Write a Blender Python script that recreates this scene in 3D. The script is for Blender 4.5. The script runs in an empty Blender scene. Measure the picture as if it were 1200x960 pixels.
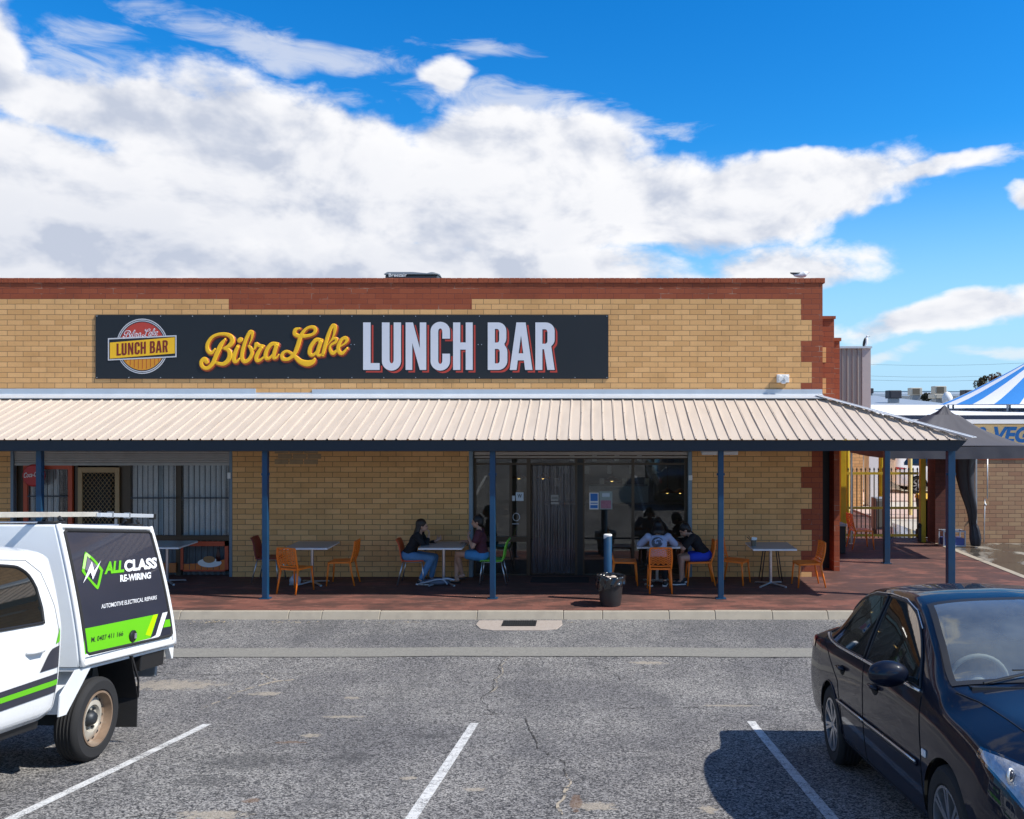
import bpy, bmesh, math, random
from mathutils import Vector, Matrix, noise as mnoise
random.seed(7)
PI = math.pi
# ---------------------------------------------------------------- camera, sky, sun
F, CX, CY, H = 1030.0, 694.0, 480.0, 3.3      # focal length / principal point in photo pixels, eye height
S = bpy.context.scene
C = S.collection
cam = bpy.data.cameras.new('camera'); camo = bpy.data.objects.new('camera', cam); C.objects.link(camo)
camo.location = (0, 0, H); camo.rotation_euler = (PI/2, 0, 0)
cam.sensor_width = 36; cam.lens = F/1200*36; cam.shift_x = (600-CX)/1200
cam.clip_start = 0.05; cam.clip_end = 6000
S.camera = camo
S.view_settings.view_transform = 'Standard'; S.view_settings.look = 'None'
S.view_settings.exposure = 0.32; S.view_settings.gamma = 1; S.view_settings.use_curve_mapping = False
S.render.engine = 'CYCLES'
S.cycles.max_bounces = 8; S.cycles.transparent_max_bounces = 16
SUN_EL, SUN_TILT = math.radians(48), math.radians(13)      # sun from the right, slightly on the camera's side of the facade
sd = Vector((math.cos(SUN_EL)*math.cos(SUN_TILT), -math.cos(SUN_EL)*math.sin(SUN_TILT), math.sin(SUN_EL)))
sl = bpy.data.lights.new('sun', 'SUN'); sl.energy = 5.0; sl.angle = math.radians(0.53); sl.color = (1, .95, .87)
so = bpy.data.objects.new('sun', sl); C.objects.link(so); so.rotation_euler = sd.to_track_quat('Z', 'Y').to_euler()

class NG:
    "small helper to wire shader nodes"
    def __init__(s, nt): s.nt = nt; s.L = nt.links
    def n(s, t, **kw):
        o = s.nt.nodes.new(t)
        for k, v in kw.items(): setattr(o, k, v)
        return o
    def put(s, sock, v):
        if hasattr(v, 'is_output'): s.L.new(v, sock)
        elif v is not None:
            if hasattr(v, '__len__') and len(v) == 3 and sock.type == 'RGBA': v = (*v, 1)
            sock.default_value = v
    def m(s, op, a, b=None, c=None, clamp=False):
        o = s.n('ShaderNodeMath', operation=op, use_clamp=clamp)
        s.put(o.inputs[0], a)
        if b is not None: s.put(o.inputs[1], b)
        if c is not None: s.put(o.inputs[2], c)
        return o.outputs[0]
    def v(s, op, a, b=None, sc=None):
        o = s.n('ShaderNodeVectorMath', operation=op); s.put(o.inputs[0], a)
        if b is not None: s.put(o.inputs[1], b)
        if sc is not None: s.put(o.inputs[3], sc)
        return o.outputs[1] if op in ('LENGTH', 'DOT_PRODUCT', 'DISTANCE') else o.outputs[0]
    def mix(s, f, a, b, mode='MIX'):
        o = s.n('ShaderNodeMix', data_type='RGBA', blend_type=mode)
        s.put(o.inputs[0], f); s.put(o.inputs[6], a); s.put(o.inputs[7], b); return o.outputs[2]
    def noise(s, vec, scale, detail=3, rough=.5, dist=0, col=False):
        o = s.n('ShaderNodeTexNoise'); s.put(o.inputs['Vector'], vec); o.inputs['Scale'].default_value = scale
        o.inputs['Detail'].default_value = detail; o.inputs['Roughness'].default_value = rough; o.inputs['Distortion'].default_value = dist
        return o.outputs[1 if col else 0]
    def ss(s, x, a, b, lo=0., hi=1.):
        o = s.n('ShaderNodeMapRange', interpolation_type='SMOOTHSTEP'); s.put(o.inputs[0], x)
        for i, q in enumerate((a, b, lo, hi)): o.inputs[i+1].default_value = q
        return o.outputs[0]
    def xyz(s, v):
        o = s.n('ShaderNodeSeparateXYZ'); s.put(o.inputs[0], v); return o.outputs
    def comb(s, x, y, z):
        o = s.n('ShaderNodeCombineXYZ')
        for i, q in enumerate((x, y, z)): s.put(o.inputs[i], q)
        return o.outputs[0]
    def pos(s): return s.n('ShaderNodeNewGeometry').outputs['Position']
    def obj(s): return s.n('ShaderNodeTexCoord').outputs['Object']
    def bump(s, h, st, d=.01):
        o = s.n('ShaderNodeBump'); s.put(o.inputs['Height'], h); o.inputs['Strength'].default_value = st; o.inputs['Distance'].default_value = d
        return o.outputs[0]

def make_world():
    w = bpy.data.worlds.new('World'); S.world = w; w.use_nodes = True
    nt = w.node_tree; nt.nodes.clear(); g = NG(nt)
    sky = g.n('ShaderNodeTexSky', sky_type='NISHITA'); sky.sun_disc = False
    sky.sun_elevation = SUN_EL; sky.sun_rotation = math.atan2(sd.x, sd.y)
    sky.air_density = 1.0; sky.dust_density = .3; sky.ozone_density = 3.0; sky.altitude = 20
    d = g.n('ShaderNodeTexCoord').outputs['Generated']
    x, y, z = g.xyz(d)
    az = g.m('ARCTAN2', x, y); el = g.m('ARCSINE', z)
    hs = g.n('ShaderNodeHueSaturation'); g.put(hs.inputs['Color'], sky.outputs[0]); hs.inputs['Saturation'].default_value = 1.42; hs.inputs['Value'].default_value = 1.0
    base = g.mix(1., hs.outputs[0], (.50, 1.14, 1.34), 'MULTIPLY')
    base = g.mix(g.ss(el, .30, -.02), base, (3.3, 5.2, 7.0))      # pale air towards the horizon
    base = g.mix(g.ss(el, .5, 1.3), base, g.v('SCALE', base, sc=.6))
    wv = g.noise(g.v('MULTIPLY', d, (1, 1, 1.5)), 5, 4, .6, col=True); wx_, wy_, wz_ = g.xyz(wv)
    az0, el0 = az, el
    az = g.m('MULTIPLY_ADD', g.m('SUBTRACT', wx_, .5), .16, az); el = g.m('MULTIPLY_ADD', g.m('SUBTRACT', wy_, .5), .075, el)
    # cloud banks: ellipses in azimuth / elevation, broken up by noise
    nv = g.v('MULTIPLY', d, (1, 1, 1.7))
    n1 = g.noise(nv, 7.5, 9, .58, .25)
    n2 = g.noise(g.v('ADD', nv, (.022, -.004, .035)), 7.5, 5, .55, .25)
    n0 = g.noise(nv, 7.5, 5, .55, .25)
    fine = g.noise(nv, 30, 6, .6, .2)
    nb = g.noise(nv, 2.6, 3, .5)
    def ell(px, py, rx, ry, rot=0):
        a = math.atan((px-CX)/F); e = math.atan((CY-py)/F*math.cos(a))
        sx = rx/F*math.cos(a)**2; sy = ry/F*math.cos(a)*math.cos(e)**2
        da = g.m('SUBTRACT', az, a); de = g.m('SUBTRACT', el, e)
        c, q = math.cos(rot), math.sin(rot)
        u = g.m('MULTIPLY_ADD', da, c/sx, g.m('MULTIPLY', de, q/sx))
        v = g.m('MULTIPLY_ADD', de, c/sy, g.m('MULTIPLY', da, -q/sy))
        return g.m('SUBTRACT', 1, g.m('ADD', g.m('MULTIPLY', u, u), g.m('MULTIPLY', v, v)))
    def group(lst):
        o = None
        for e in lst:
            q = g.m('MULTIPLY', ell(*e), 1.0 if e[2]*e[3] < 6000 else 1.7); o = q if o is None else g.m('MAXIMUM', o, q)
        return o
    big = group([(60, 250, 340, 135), (330, 212, 270, 112, -.1), (560, 245, 240, 85, -.05), (770, 240, 240, 62), (930, 222, 165, 48, .06),
                 (200, 142, 300, 52, -.06), (620, 178, 190, 48, -.05), (-80, 60, 132, 78), (-300, 200, 330, 180), (920, 308, 125, 27, .05), (1075, 205, 85, 13, .18), (1130, 368, 190, 24, .05), (480, 325, 420, 45), (515, 92, 32, 24), (1215, 228, 48, 20)])
    wisp = group([(640, 135, 190, 24, -.12), (330, 57, 180, 20, -.06), (100, 50, 90, 22), (1040, 415, 60, 8), (560, 60, 80, 14), (1190, 418, 60, 8), (1160, 190, 70, 12, .2), (200, 84, 200, 22)])
    amp = g.m('ADD', g.m('MULTIPLY', g.m('SUBTRACT', n1, .5), 3.0), g.m('MULTIPLY', g.m('SUBTRACT', fine, .5), 1.0))
    az, el = az0, el0
    outm = g.m('MAXIMUM', g.ss(g.m('ABSOLUTE', g.m('ADD', az, .08)), .78, .98), g.ss(el, .5, .68))
    other = g.m('ADD', g.m('MULTIPLY', g.m('SUBTRACT', nb, .53), 9), g.m('MULTIPLY', g.m('SUBTRACT', outm, 1), 8))
    dens = g.m('ADD', g.m('MAXIMUM', big, other), amp)
    m1 = g.ss(dens, -.22, .72)
    wn = g.noise(g.v('MULTIPLY', d, (1, 1, 3.6)), 11, 8, .62, .8)
    m2 = g.m('MULTIPLY', g.ss(g.m('ADD', wisp, g.m('MULTIPLY', g.m('SUBTRACT', wn, .5), 4.5)), -.15, 1.5), .60)
    rel = g.m('MULTIPLY_ADD', g.m('SUBTRACT', n0, n2), 3.0, g.m('MULTIPLY_ADD', g.m('SUBTRACT', n1, .5), .9, .55))
    depth = g.ss(dens, .2, 2.0)
    low = g.ss(el, .27, .05)
    left = g.ss(az, .12, -.5)
    grey = g.m('MULTIPLY', g.m('MULTIPLY', depth, g.m('MULTIPLY_ADD', low, .55, .25)), g.m('MULTIPLY_ADD', left, .6, .5), clamp=True)
    lit = g.m('ADD', rel, g.m('MULTIPLY', g.m('SUBTRACT', fine, .5), .5))
    lit = g.m('SUBTRACT', g.ss(lit, -.25, .85), g.m('MULTIPLY', grey, .92), clamp=True)
    cc = g.mix(lit, (.56, .615, .74), (1.0, 1.0, 1.02))
    cc = g.v('SCALE', cc, sc=g.m('MULTIPLY', CLOUD_L, g.m('MULTIPLY_ADD', outm, -.45, 1)))
    c1 = g.mix(m2, base, g.v('SCALE', (1, 1, 1), sc=CLOUD_L*.93))
    c2 = g.mix(m1, c1, cc)
    bg = g.n('ShaderNodeBackground'); g.put(bg.inputs[0], c2); bg.inputs[1].default_value = SKY_S
    out = g.n('ShaderNodeOutputWorld'); g.L.new(bg.outputs[0], out.inputs[0])
SKY_S, CLOUD_L = .115, 7.0
make_world()

# ---------------------------------------------------------------- helpers
def P(px, py, D): return Vector(((px-CX)*D/F, D, H+(CY-py)*D/F))
DW = 17.34                                   # distance of the facade
def wx(px, D=DW): return (px-CX)*D/F
def wz(py, D=DW): return H+(CY-py)*D/F
KN = [(-400, -.4), (-60, 1.2), (-8, 1.66), (-3, 1.60), (0, 1.42), (2, 1.17), (4, .88), (5.75, .625), (7, .435), (8.74, .185), (10, .03), (11.2, -.085), (12.2, -.128), (13, -.13), (14.31, -.12), (16, -.15), (3000, -.15)]
def gz(D):
    def lin(d):
        for (a, za), (b, zb) in zip(KN, KN[1:]):
            if d <= b: return za+(zb-za)*(d-a)/(b-a)
        return KN[-1][1]
    return sum(lin(D+o) for o in (-.5, -.25, 0, .25, .5))/5 if -20 < D < 13.5 else lin(D)

class MB:
    def __init__(s): s.v = []; s.f = []; s.mi = []; s.M = None
    def add(s, vs, fs, mi=0):
        o = len(s.v)
        s.v += [tuple(s.M @ Vector(q)) if s.M else tuple(q) for q in vs]
        s.f += [tuple(i+o for i in q) for q in fs]; s.mi += [mi]*len(fs); return s
    def box(s, x0, x1, y0, y1, z0, z1, mi=0):
        v = [(x, y, z) for z in (z0, z1) for y in (y0, y1) for x in (x0, x1)]
        return s.add(v, [(0, 2, 3, 1), (4, 5, 7, 6), (0, 1, 5, 4), (2, 6, 7, 3), (0, 4, 6, 2), (1, 3, 7, 5)], mi)
    def hexa(s, p, mi=0):     # 8 corners: bottom ring 4, top ring 4
        return s.add(p, [(3, 2, 1, 0), (4, 5, 6, 7), (0, 1, 5, 4), (1, 2, 6, 5), (2, 3, 7, 6), (3, 0, 4, 7)], mi)
    def bar(s, a, b, w, h, up=(0, 0, 1), mi=0):
        a, b = Vector(a), Vector(b); d = (b-a).normalized(); u = Vector(up)
        r = d.cross(u)
        if r.length < 1e-4: r = d.cross(Vector((1, 0, 0)))
        r.normalize(); u = r.cross(d); r = r*w/2; u = u*h/2
        return s.hexa([a-r-u, a+r-u, b+r-u, b-r-u, a-r+u, a+r+u, b+r+u, b-r+u], mi)
    def tube(s, pts, rad, n=8, caps=True, mi=0, closed=False, flat=None):
        pts = [Vector(p) for p in pts]
        if not hasattr(rad, '__len__'): rad = [rad]*len(pts)
        k = len(pts); vs = []; prev = None
        for i, p in enumerate(pts):
            a = pts[(i-1) % k] if (i or closed) else p; b = pts[(i+1) % k] if (i < k-1 or closed) else p
            d = (b-a)
            if d.length < 1e-9: d = Vector((0, 0, 1))
            d.normalize()
            if prev is None:
                r = d.orthogonal().normalized()
            else:
                r = (prev-d*prev.dot(d))
                r = r.normalized() if r.length > 1e-6 else d.orthogonal().normalized()
            prev = r; u = d.cross(r)
            for j in range(n):
                t = 2*PI*j/n; vs.append(p+(r*math.cos(t)+u*math.sin(t))*rad[i])
        fs = []
        for i in range(k if closed else k-1):
            for j in range(n):
                a = i*n+j; b = i*n+(j+1) % n; c = ((i+1) % k)*n+(j+1) % n; d = ((i+1) % k)*n+j
                fs.append((a, b, c, d))
        if caps and not closed: fs += [tuple(reversed(range(n))), tuple(range((k-1)*n, k*n))]
        return s.add(vs, fs, mi)
    def lathe(s, prof, n=24, c=(0, 0, 0), axis='Z', mi=0, caps=True):
        vs = []; fs = []
        for r, z in prof:
            for j in range(n):
                t = 2*PI*j/n; x, y = r*math.cos(t), r*math.sin(t)
                q = (x, y, z) if axis == 'Z' else ((x, z, y) if axis == 'Y' else (z, x, y))
                vs.append((q[0]+c[0], q[1]+c[1], q[2]+c[2]))
        for i in range(len(prof)-1):
            for j in range(n): fs.append((i*n+j, i*n+(j+1) % n, (i+1)*n+(j+1) % n, (i+1)*n+j))
        if caps and prof[0][0] > 1e-6: fs.append(tuple(reversed(range(n))))
        if caps and prof[-1][0] > 1e-6: fs.append(tuple(range((len(prof)-1)*n, len(prof)*n)))
        return s.add(vs, fs, mi)
    def sph(s, c, r, rot=None, nu=14, nv=9, mi=0):
        if not hasattr(r, '__len__'): r = (r, r, r)
        vs = []; fs = []
        for i in range(nv+1):
            ph = PI*i/nv
            for j in range(nu):
                t = 2*PI*j/nu; q = Vector((r[0]*math.sin(ph)*math.cos(t), r[1]*math.sin(ph)*math.sin(t), r[2]*math.cos(ph)))
                if rot is not None: q = rot @ q
                vs.append(q+Vector(c))
        for i in range(nv):
            for j in range(nu): fs.append((i*nu+j, (i+1)*nu+j, (i+1)*nu+(j+1) % nu, i*nu+(j+1) % nu))
        return s.add(vs, fs, mi)
    def prism(s, poly, off, mi=0):    # planar polygon (3D pts) pushed along off
        n = len(poly); off = Vector(off); a = [Vector(p) for p in poly]
        return s.add(a+[p+off for p in a], [tuple(range(n)), tuple(range(2*n-1, n-1, -1))]+[(i, n+i, n+(i+1) % n, (i+1) % n) for i in range(n)], mi)
    def grid(s, rows, mi=0):
        n = len(rows[0]); vs = [p for r in rows for p in r]
        return s.add(vs, [(i*n+j, i*n+j+1, (i+1)*n+j+1, (i+1)*n+j) for i in range(len(rows)-1) for j in range(n-1)], mi)
    def build(s, name, mats, parent=None, smooth=False, bevel=0, seg=2, solid=0, fix=True, angle=None):
        me = bpy.data.meshes.new(name); me.from_pydata(s.v, [], s.f)
        if not isinstance(mats, (list, tuple)): mats = [mats]
        for m in mats: me.materials.append(m)
        if len(mats) > 1: me.polygons.foreach_set('material_index', s.mi)
        me.update()
        if fix:
            bm = bmesh.new(); bm.from_mesh(me); bmesh.ops.remove_doubles(bm, verts=bm.verts, dist=1e-6)
            bmesh.ops.recalc_face_normals(bm, faces=bm.faces); bm.to_mesh(me); bm.free()
        if smooth:
            me.polygons.foreach_set('use_smooth', [True]*len(me.polygons))
            if angle is not None and hasattr(me, 'set_sharp_from_angle'): me.set_sharp_from_angle(angle=math.radians(angle))
        o = bpy.data.objects.new(name, me); C.objects.link(o)
        if parent is not None: o.parent = parent
        if solid:
            q = o.modifiers.new('s', 'SOLIDIFY'); q.thickness = solid; q.offset = 0
        if bevel:
            q = o.modifiers.new('b', 'BEVEL'); q.width = bevel; q.segments = seg; q.limit_method = 'ANGLE'; q.angle_limit = math.radians(40)
        return o

def tag(o, label=None, cat=None, group=None, kind=None):
    if label: o['label'] = label
    if cat: o['category'] = cat
    if group: o['group'] = group
    if kind: o['kind'] = kind
    return o
def struct(o): o['kind'] = 'structure'; return o
def empty(name, loc=(0, 0, 0), rz=0, label=None, cat=None, group=None, M=None):
    o = bpy.data.objects.new(name, None); C.objects.link(o); o.empty_display_size = .2
    if M is not None: o.matrix_world = M
    else: o.location = loc; o.rotation_euler = (0, 0, rz)
    return tag(o, label, cat, group)
def kids(o): return [q for q in C.objects if q.parent == o]
def copy_tree(o, parent=None):
    c = o.copy(); C.objects.link(c); c.parent = parent
    for ch in kids(o): copy_tree(ch, c)
    return c
def smooth_path(pts, sub=5, closed=False):
    k = len(pts); dim = len(pts[0]); out = []
    for i in range(k if closed else k-1):
        if closed: p = [pts[(i+j) % k] for j in (-1, 0, 1, 2)]
        else: p = [pts[max(i-1, 0)], pts[i], pts[i+1], pts[min(i+2, k-1)]]
        for q in range(sub):
            t = q/sub
            out.append(tuple(.5*((2*p[1][a])+(-p[0][a]+p[2][a])*t+(2*p[0][a]-5*p[1][a]+4*p[2][a]-p[3][a])*t*t+(-p[0][a]+3*p[1][a]-3*p[2][a]+p[3][a])*t**3) for a in range(dim)))
    if not closed: out.append(tuple(pts[-1]))
    return out
def text_mesh(body, offset=0, shear=0, space=1.0):
    cu = bpy.data.curves.new('t', 'FONT'); cu.body = body; cu.offset = offset; cu.shear = shear; cu.extrude = 0; cu.space_character = space
    cu.resolution_u = 4; cu.fill_mode = 'FRONT'
    o = bpy.data.objects.new('t', cu); C.objects.link(o)
    me = bpy.data.meshes.new_from_object(o.evaluated_get(bpy.context.evaluated_depsgraph_get()))
    C.objects.unlink(o); bpy.data.objects.remove(o)
    vs = [tuple(v.co) for v in me.vertices]; fs = [tuple(p.vertices) for p in me.polygons]; bpy.data.meshes.remove(me)
    return vs, fs
def text_quad(name, body, q, mat, parent, lift=(0, -.002, 0), offset=0, shear=0, space=1.0):
    "lettering stretched over quad q = [bottom-left, bottom-right, top-right, top-left]"
    vs, fs = text_mesh(body, offset, shear, space)
    x0 = min(v[0] for v in vs); x1 = max(v[0] for v in vs); y0 = min(v[1] for v in vs); y1 = max(v[1] for v in vs)
    q = [Vector(p) for p in q]; out = []
    for v in vs:
        s, t = (v[0]-x0)/(x1-x0), (v[1]-y0)/(y1-y0)
        out.append((q[0]*(1-s)+q[1]*s)*(1-t)+(q[3]*(1-s)+q[2]*s)*t+Vector(lift))
    b = MB(); b.add(out, fs); return b.build(name, mat, parent, fix=False)
def shape_mesh(name, loops, mat, parent, mp):
    "filled 2D outline(s) (first outer, then holes) mapped to 3D by mp(x, y)"
    cu = bpy.data.curves.new('s', 'CURVE'); cu.dimensions = '2D'; cu.fill_mode = 'FRONT'
    for lp in loops:
        sp = cu.splines.new('POLY'); sp.points.add(len(lp)-1); sp.use_cyclic_u = True
        for i, p in enumerate(lp): sp.points[i].co = (p[0], p[1], 0, 1)
    o = bpy.data.objects.new('s', cu); C.objects.link(o)
    me = bpy.data.meshes.new_from_object(o.evaluated_get(bpy.context.evaluated_depsgraph_get()))
    C.objects.unlink(o); bpy.data.objects.remove(o)
    b = MB(); b.add([mp(v.co.x, v.co.y) for v in me.vertices], [tuple(p.vertices) for p in me.polygons]); bpy.data.meshes.remove(me)
    if parent == 'mb': return b
    return b.build(name, mat, parent, fix=False)
def arc(cx, cy, rx, ry, a0, a1, n=8): return [(cx+rx*math.cos(math.radians(a0+(a1-a0)*i/n)), cy+ry*math.sin(math.radians(a0+(a1-a0)*i/n))) for i in range(n+1)]

# ---------------------------------------------------------------- materials
MT = {}
def new_mat(name):
    m = bpy.data.materials.new(name); m.use_nodes = True; m.node_tree.nodes.clear(); g = NG(m.node_tree)
    b = g.n('ShaderNodeBsdfPrincipled'); o = g.n('ShaderNodeOutputMaterial'); g.L.new(b.outputs[0], o.inputs[0]); MT[name] = m
    return m, g, b, o
def std(name, col, rough=.6, metal=0, var=.12, vs=6, bump=.0, bs=60, coat=0, spec=None, world=True, trans=0, stretch=None, dirt=0, dcol=(.12, .09, .07)):
    m, g, b, o = new_mat(name)
    p = g.pos() if world else g.obj()
    if stretch: p = g.v('MULTIPLY', p, stretch)
    n = g.noise(p, vs, 5, .6)
    lo = tuple(c*(1-var) for c in col); hi = tuple(min(1, c*(1+var)) for c in col)
    c = g.mix(n, lo, hi)
    if dirt:
        c = g.mix(g.m('MULTIPLY', g.ss(g.noise(p, vs*.45, 6, .65), .48, .72), dirt), c, dcol)
    g.put(b.inputs['Base Color'], c)
    g.put(b.inputs['Roughness'], g.m('MULTIPLY_ADD', n, .25*rough, rough*.87, clamp=True))
    b.inputs['Metallic'].default_value = metal
    if coat: b.inputs['Coat Weight'].default_value = coat; b.inputs['Coat Roughness'].default_value = .03
    if spec is not None: b.inputs['Specular IOR Level'].default_value = spec
    if trans: b.inputs['Transmission Weight'].default_value = trans
    if bump: g.put(b.inputs['Normal'], g.bump(g.noise(p, bs, 4, .6), bump))
    return m
def emit(name, col, st):
    m, g, b, o = new_mat(name); g.put(b.inputs['Base Color'], col); g.put(b.inputs['Emission Color'], col); b.inputs['Emission Strength'].default_value = st; return m
def pane(name, tint=(.8, .85, .85), rough=0., dust=.0, dcol=(.4, .4, .38), k=1.25):
    "thin architectural glass: clear, with fresnel reflection and some dust"
    m, g, b, o = new_mat(name); m.node_tree.nodes.remove(b)
    tr = g.n('ShaderNodeBsdfTransparent'); g.put(tr.inputs[0], tint)
    gl = g.n('ShaderNodeBsdfGlossy'); gl.inputs['Roughness'].default_value = rough; g.put(gl.inputs[0], (1, 1, 1))
    fr = g.n('ShaderNodeFresnel'); bf = g.n('ShaderNodeNewGeometry').outputs['Backfacing']; g.L.new(g.m('ADD', g.m('MULTIPLY', bf, 1/1.55), g.m('MULTIPLY', g.m('SUBTRACT', 1, bf), 1.55)), fr.inputs[0])
    fac = g.m('MULTIPLY_ADD', fr.outputs[0], k, .02, clamp=True)
    mx = g.n('ShaderNodeMixShader'); g.L.new(fac, mx.inputs[0]); g.L.new(tr.outputs[0], mx.inputs[1]); g.L.new(gl.outputs[0], mx.inputs[2])
    last = mx.outputs[0]
    if dust:
        df = g.n('ShaderNodeBsdfDiffuse'); g.put(df.inputs[0], dcol)
        m2 = g.n('ShaderNodeMixShader'); g.L.new(g.m('MULTIPLY', g.noise(g.pos(), 3, 5, .6), dust), m2.inputs[0]); g.L.new(last, m2.inputs[1]); g.L.new(df.outputs[0], m2.inputs[2]); last = m2.outputs[0]
    g.L.new(last, o.inputs[0]); return m
def brick(name, c1, c2, mortar, ox=0, oz=0, var=.2, streak=0, msize=.0058, soot=0.25):
    m, g, b, o = new_mat(name)
    geo = g.n('ShaderNodeNewGeometry'); x, y, z = g.xyz(geo.outputs['Position']); nx, ny, nz = g.xyz(geo.outputs['True Normal'])
    side = g.m('GREATER_THAN', g.m('ABSOLUTE', nx), .5)
    h = g.m('ADD', g.m('MULTIPLY', x, g.m('SUBTRACT', 1, side)), g.m('MULTIPLY', y, side))
    wob = g.m('MULTIPLY', g.m('SUBTRACT', g.noise(geo.outputs['Position'], 5, 2), .5), .006)
    vec = g.comb(g.m('ADD', h, 100+ox), g.m('ADD', g.m('ADD', z, wob), 100*BH-oz), 0)
    bt = g.n('ShaderNodeTexBrick', offset=.5, squash=1); g.put(bt.inputs['Vector'], vec)
    g.put(bt.inputs['Color1'], (0, 0, 0)); g.put(bt.inputs['Color2'], (1, 1, 1)); g.put(bt.inputs['Mortar'], (.5, .5, .5))
    for k, v in (('Scale', 1), ('Mortar Size', msize), ('Mortar Smooth', .15), ('Bias', 0), ('Brick Width', BW), ('Row Height', BH)): bt.inputs[k].default_value = v
    p = geo.outputs['Position']
    face = g.mix(g.xyz(bt.outputs['Color'])[0], c1, c2)
    grain = g.noise(p, 55, 4, .7); blot = g.noise(p, 1.1, 5, .6)
    face = g.mix(g.m('MULTIPLY', g.ss(grain, .35, .75), var), face, tuple(c*.55 for c in c1))
    mcol = g.mix(g.ss(g.noise(p, 2.6, 4, .6), .53, .70), mortar, (.42, .30, .22)) if streak else g.mix(blot, mortar, tuple(c*.6 for c in mortar))
    col = g.mix(bt.outputs['Fac'], face, mcol)
    col = g.mix(g.m('MULTIPLY', g.ss(blot, .5, .75), soot), col, tuple(c*.45 for c in c1))
    drip = g.noise(g.v('MULTIPLY', p, (5, 5, .55)), 1.6, 5, .65)
    col = g.mix(g.m('MULTIPLY', g.ss(drip, .56, .78), soot*.9), col, tuple(c*.5 for c in c1))
    g.put(b.inputs['Base Color'], col); b.inputs['Roughness'].default_value = .85
    hgt = g.m('ADD', g.m('MULTIPLY', bt.outputs['Fac'], -1), g.m('MULTIPLY', grain, .35))
    g.put(b.inputs['Normal'], g.bump(hgt, .7, .006))
    return m
BW, BH = 18.6*DW/F, 6.15*DW/F
Z0 = wz(332)                 # a bed joint: bottom of the coping
M_yb = brick('yellow_brick', (.70, .378, .142), (.85, .485, .20), (.35, .20, .095), 0, Z0)
M_rb = brick('red_brick', (.31, .068, .026), (.37, .09, .036), (.19, .05, .032), .1, Z0, streak=1, soot=.35)
M_rbd = brick('dark_red_brick', (.11, .035, .028), (.15, .048, .036), (.09, .04, .03), .1, Z0, soot=.35)
M_roof = std('cream_roof_sheet', (.535, .455, .38), .5, var=.08, vs=2.5, dirt=.25, dcol=(.33, .27, .22), stretch=(3, .6, .6))
M_zinc = std('zinc_flashing', (.60, .64, .68), .42, .35, var=.12, vs=3)
M_navy = std('navy_paint', (.007, .014, .028), .45, var=.15, vs=3)
M_blue = std('blue_post_paint', (.004, .047, .115), .45, var=.25, vs=5, dirt=.45, dcol=(.03, .055, .075))
M_concrete = std('kerb_concrete', (.35, .31, .245), .9, var=.2, vs=5, bump=.4, bs=90, dirt=.35, dcol=(.20, .18, .15))
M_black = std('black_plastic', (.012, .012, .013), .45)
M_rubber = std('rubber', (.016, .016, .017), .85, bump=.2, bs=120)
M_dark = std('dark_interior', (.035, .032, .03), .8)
M_silver = std('silver_metal', (.55, .56, .58), .3, .9)
M_grey = std('grey_steel', (.28, .30, .32), .45, .4)
M_white = std('white_plastic', (.78, .78, .77), .4, var=.04)
M_brownal = std('bronze_aluminium', (.075, .05, .03), .4, .3)
M_glass = pane('shop_glass', (.62, .66, .65), .0, .10, (.10, .10, .10))
M_clear = pane('clear_glass', (.88, .90, .90), .0, .06, (.2, .2, .2))
M_tint = pane('tinted_glass', (.06, .07, .07), .0)

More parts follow.
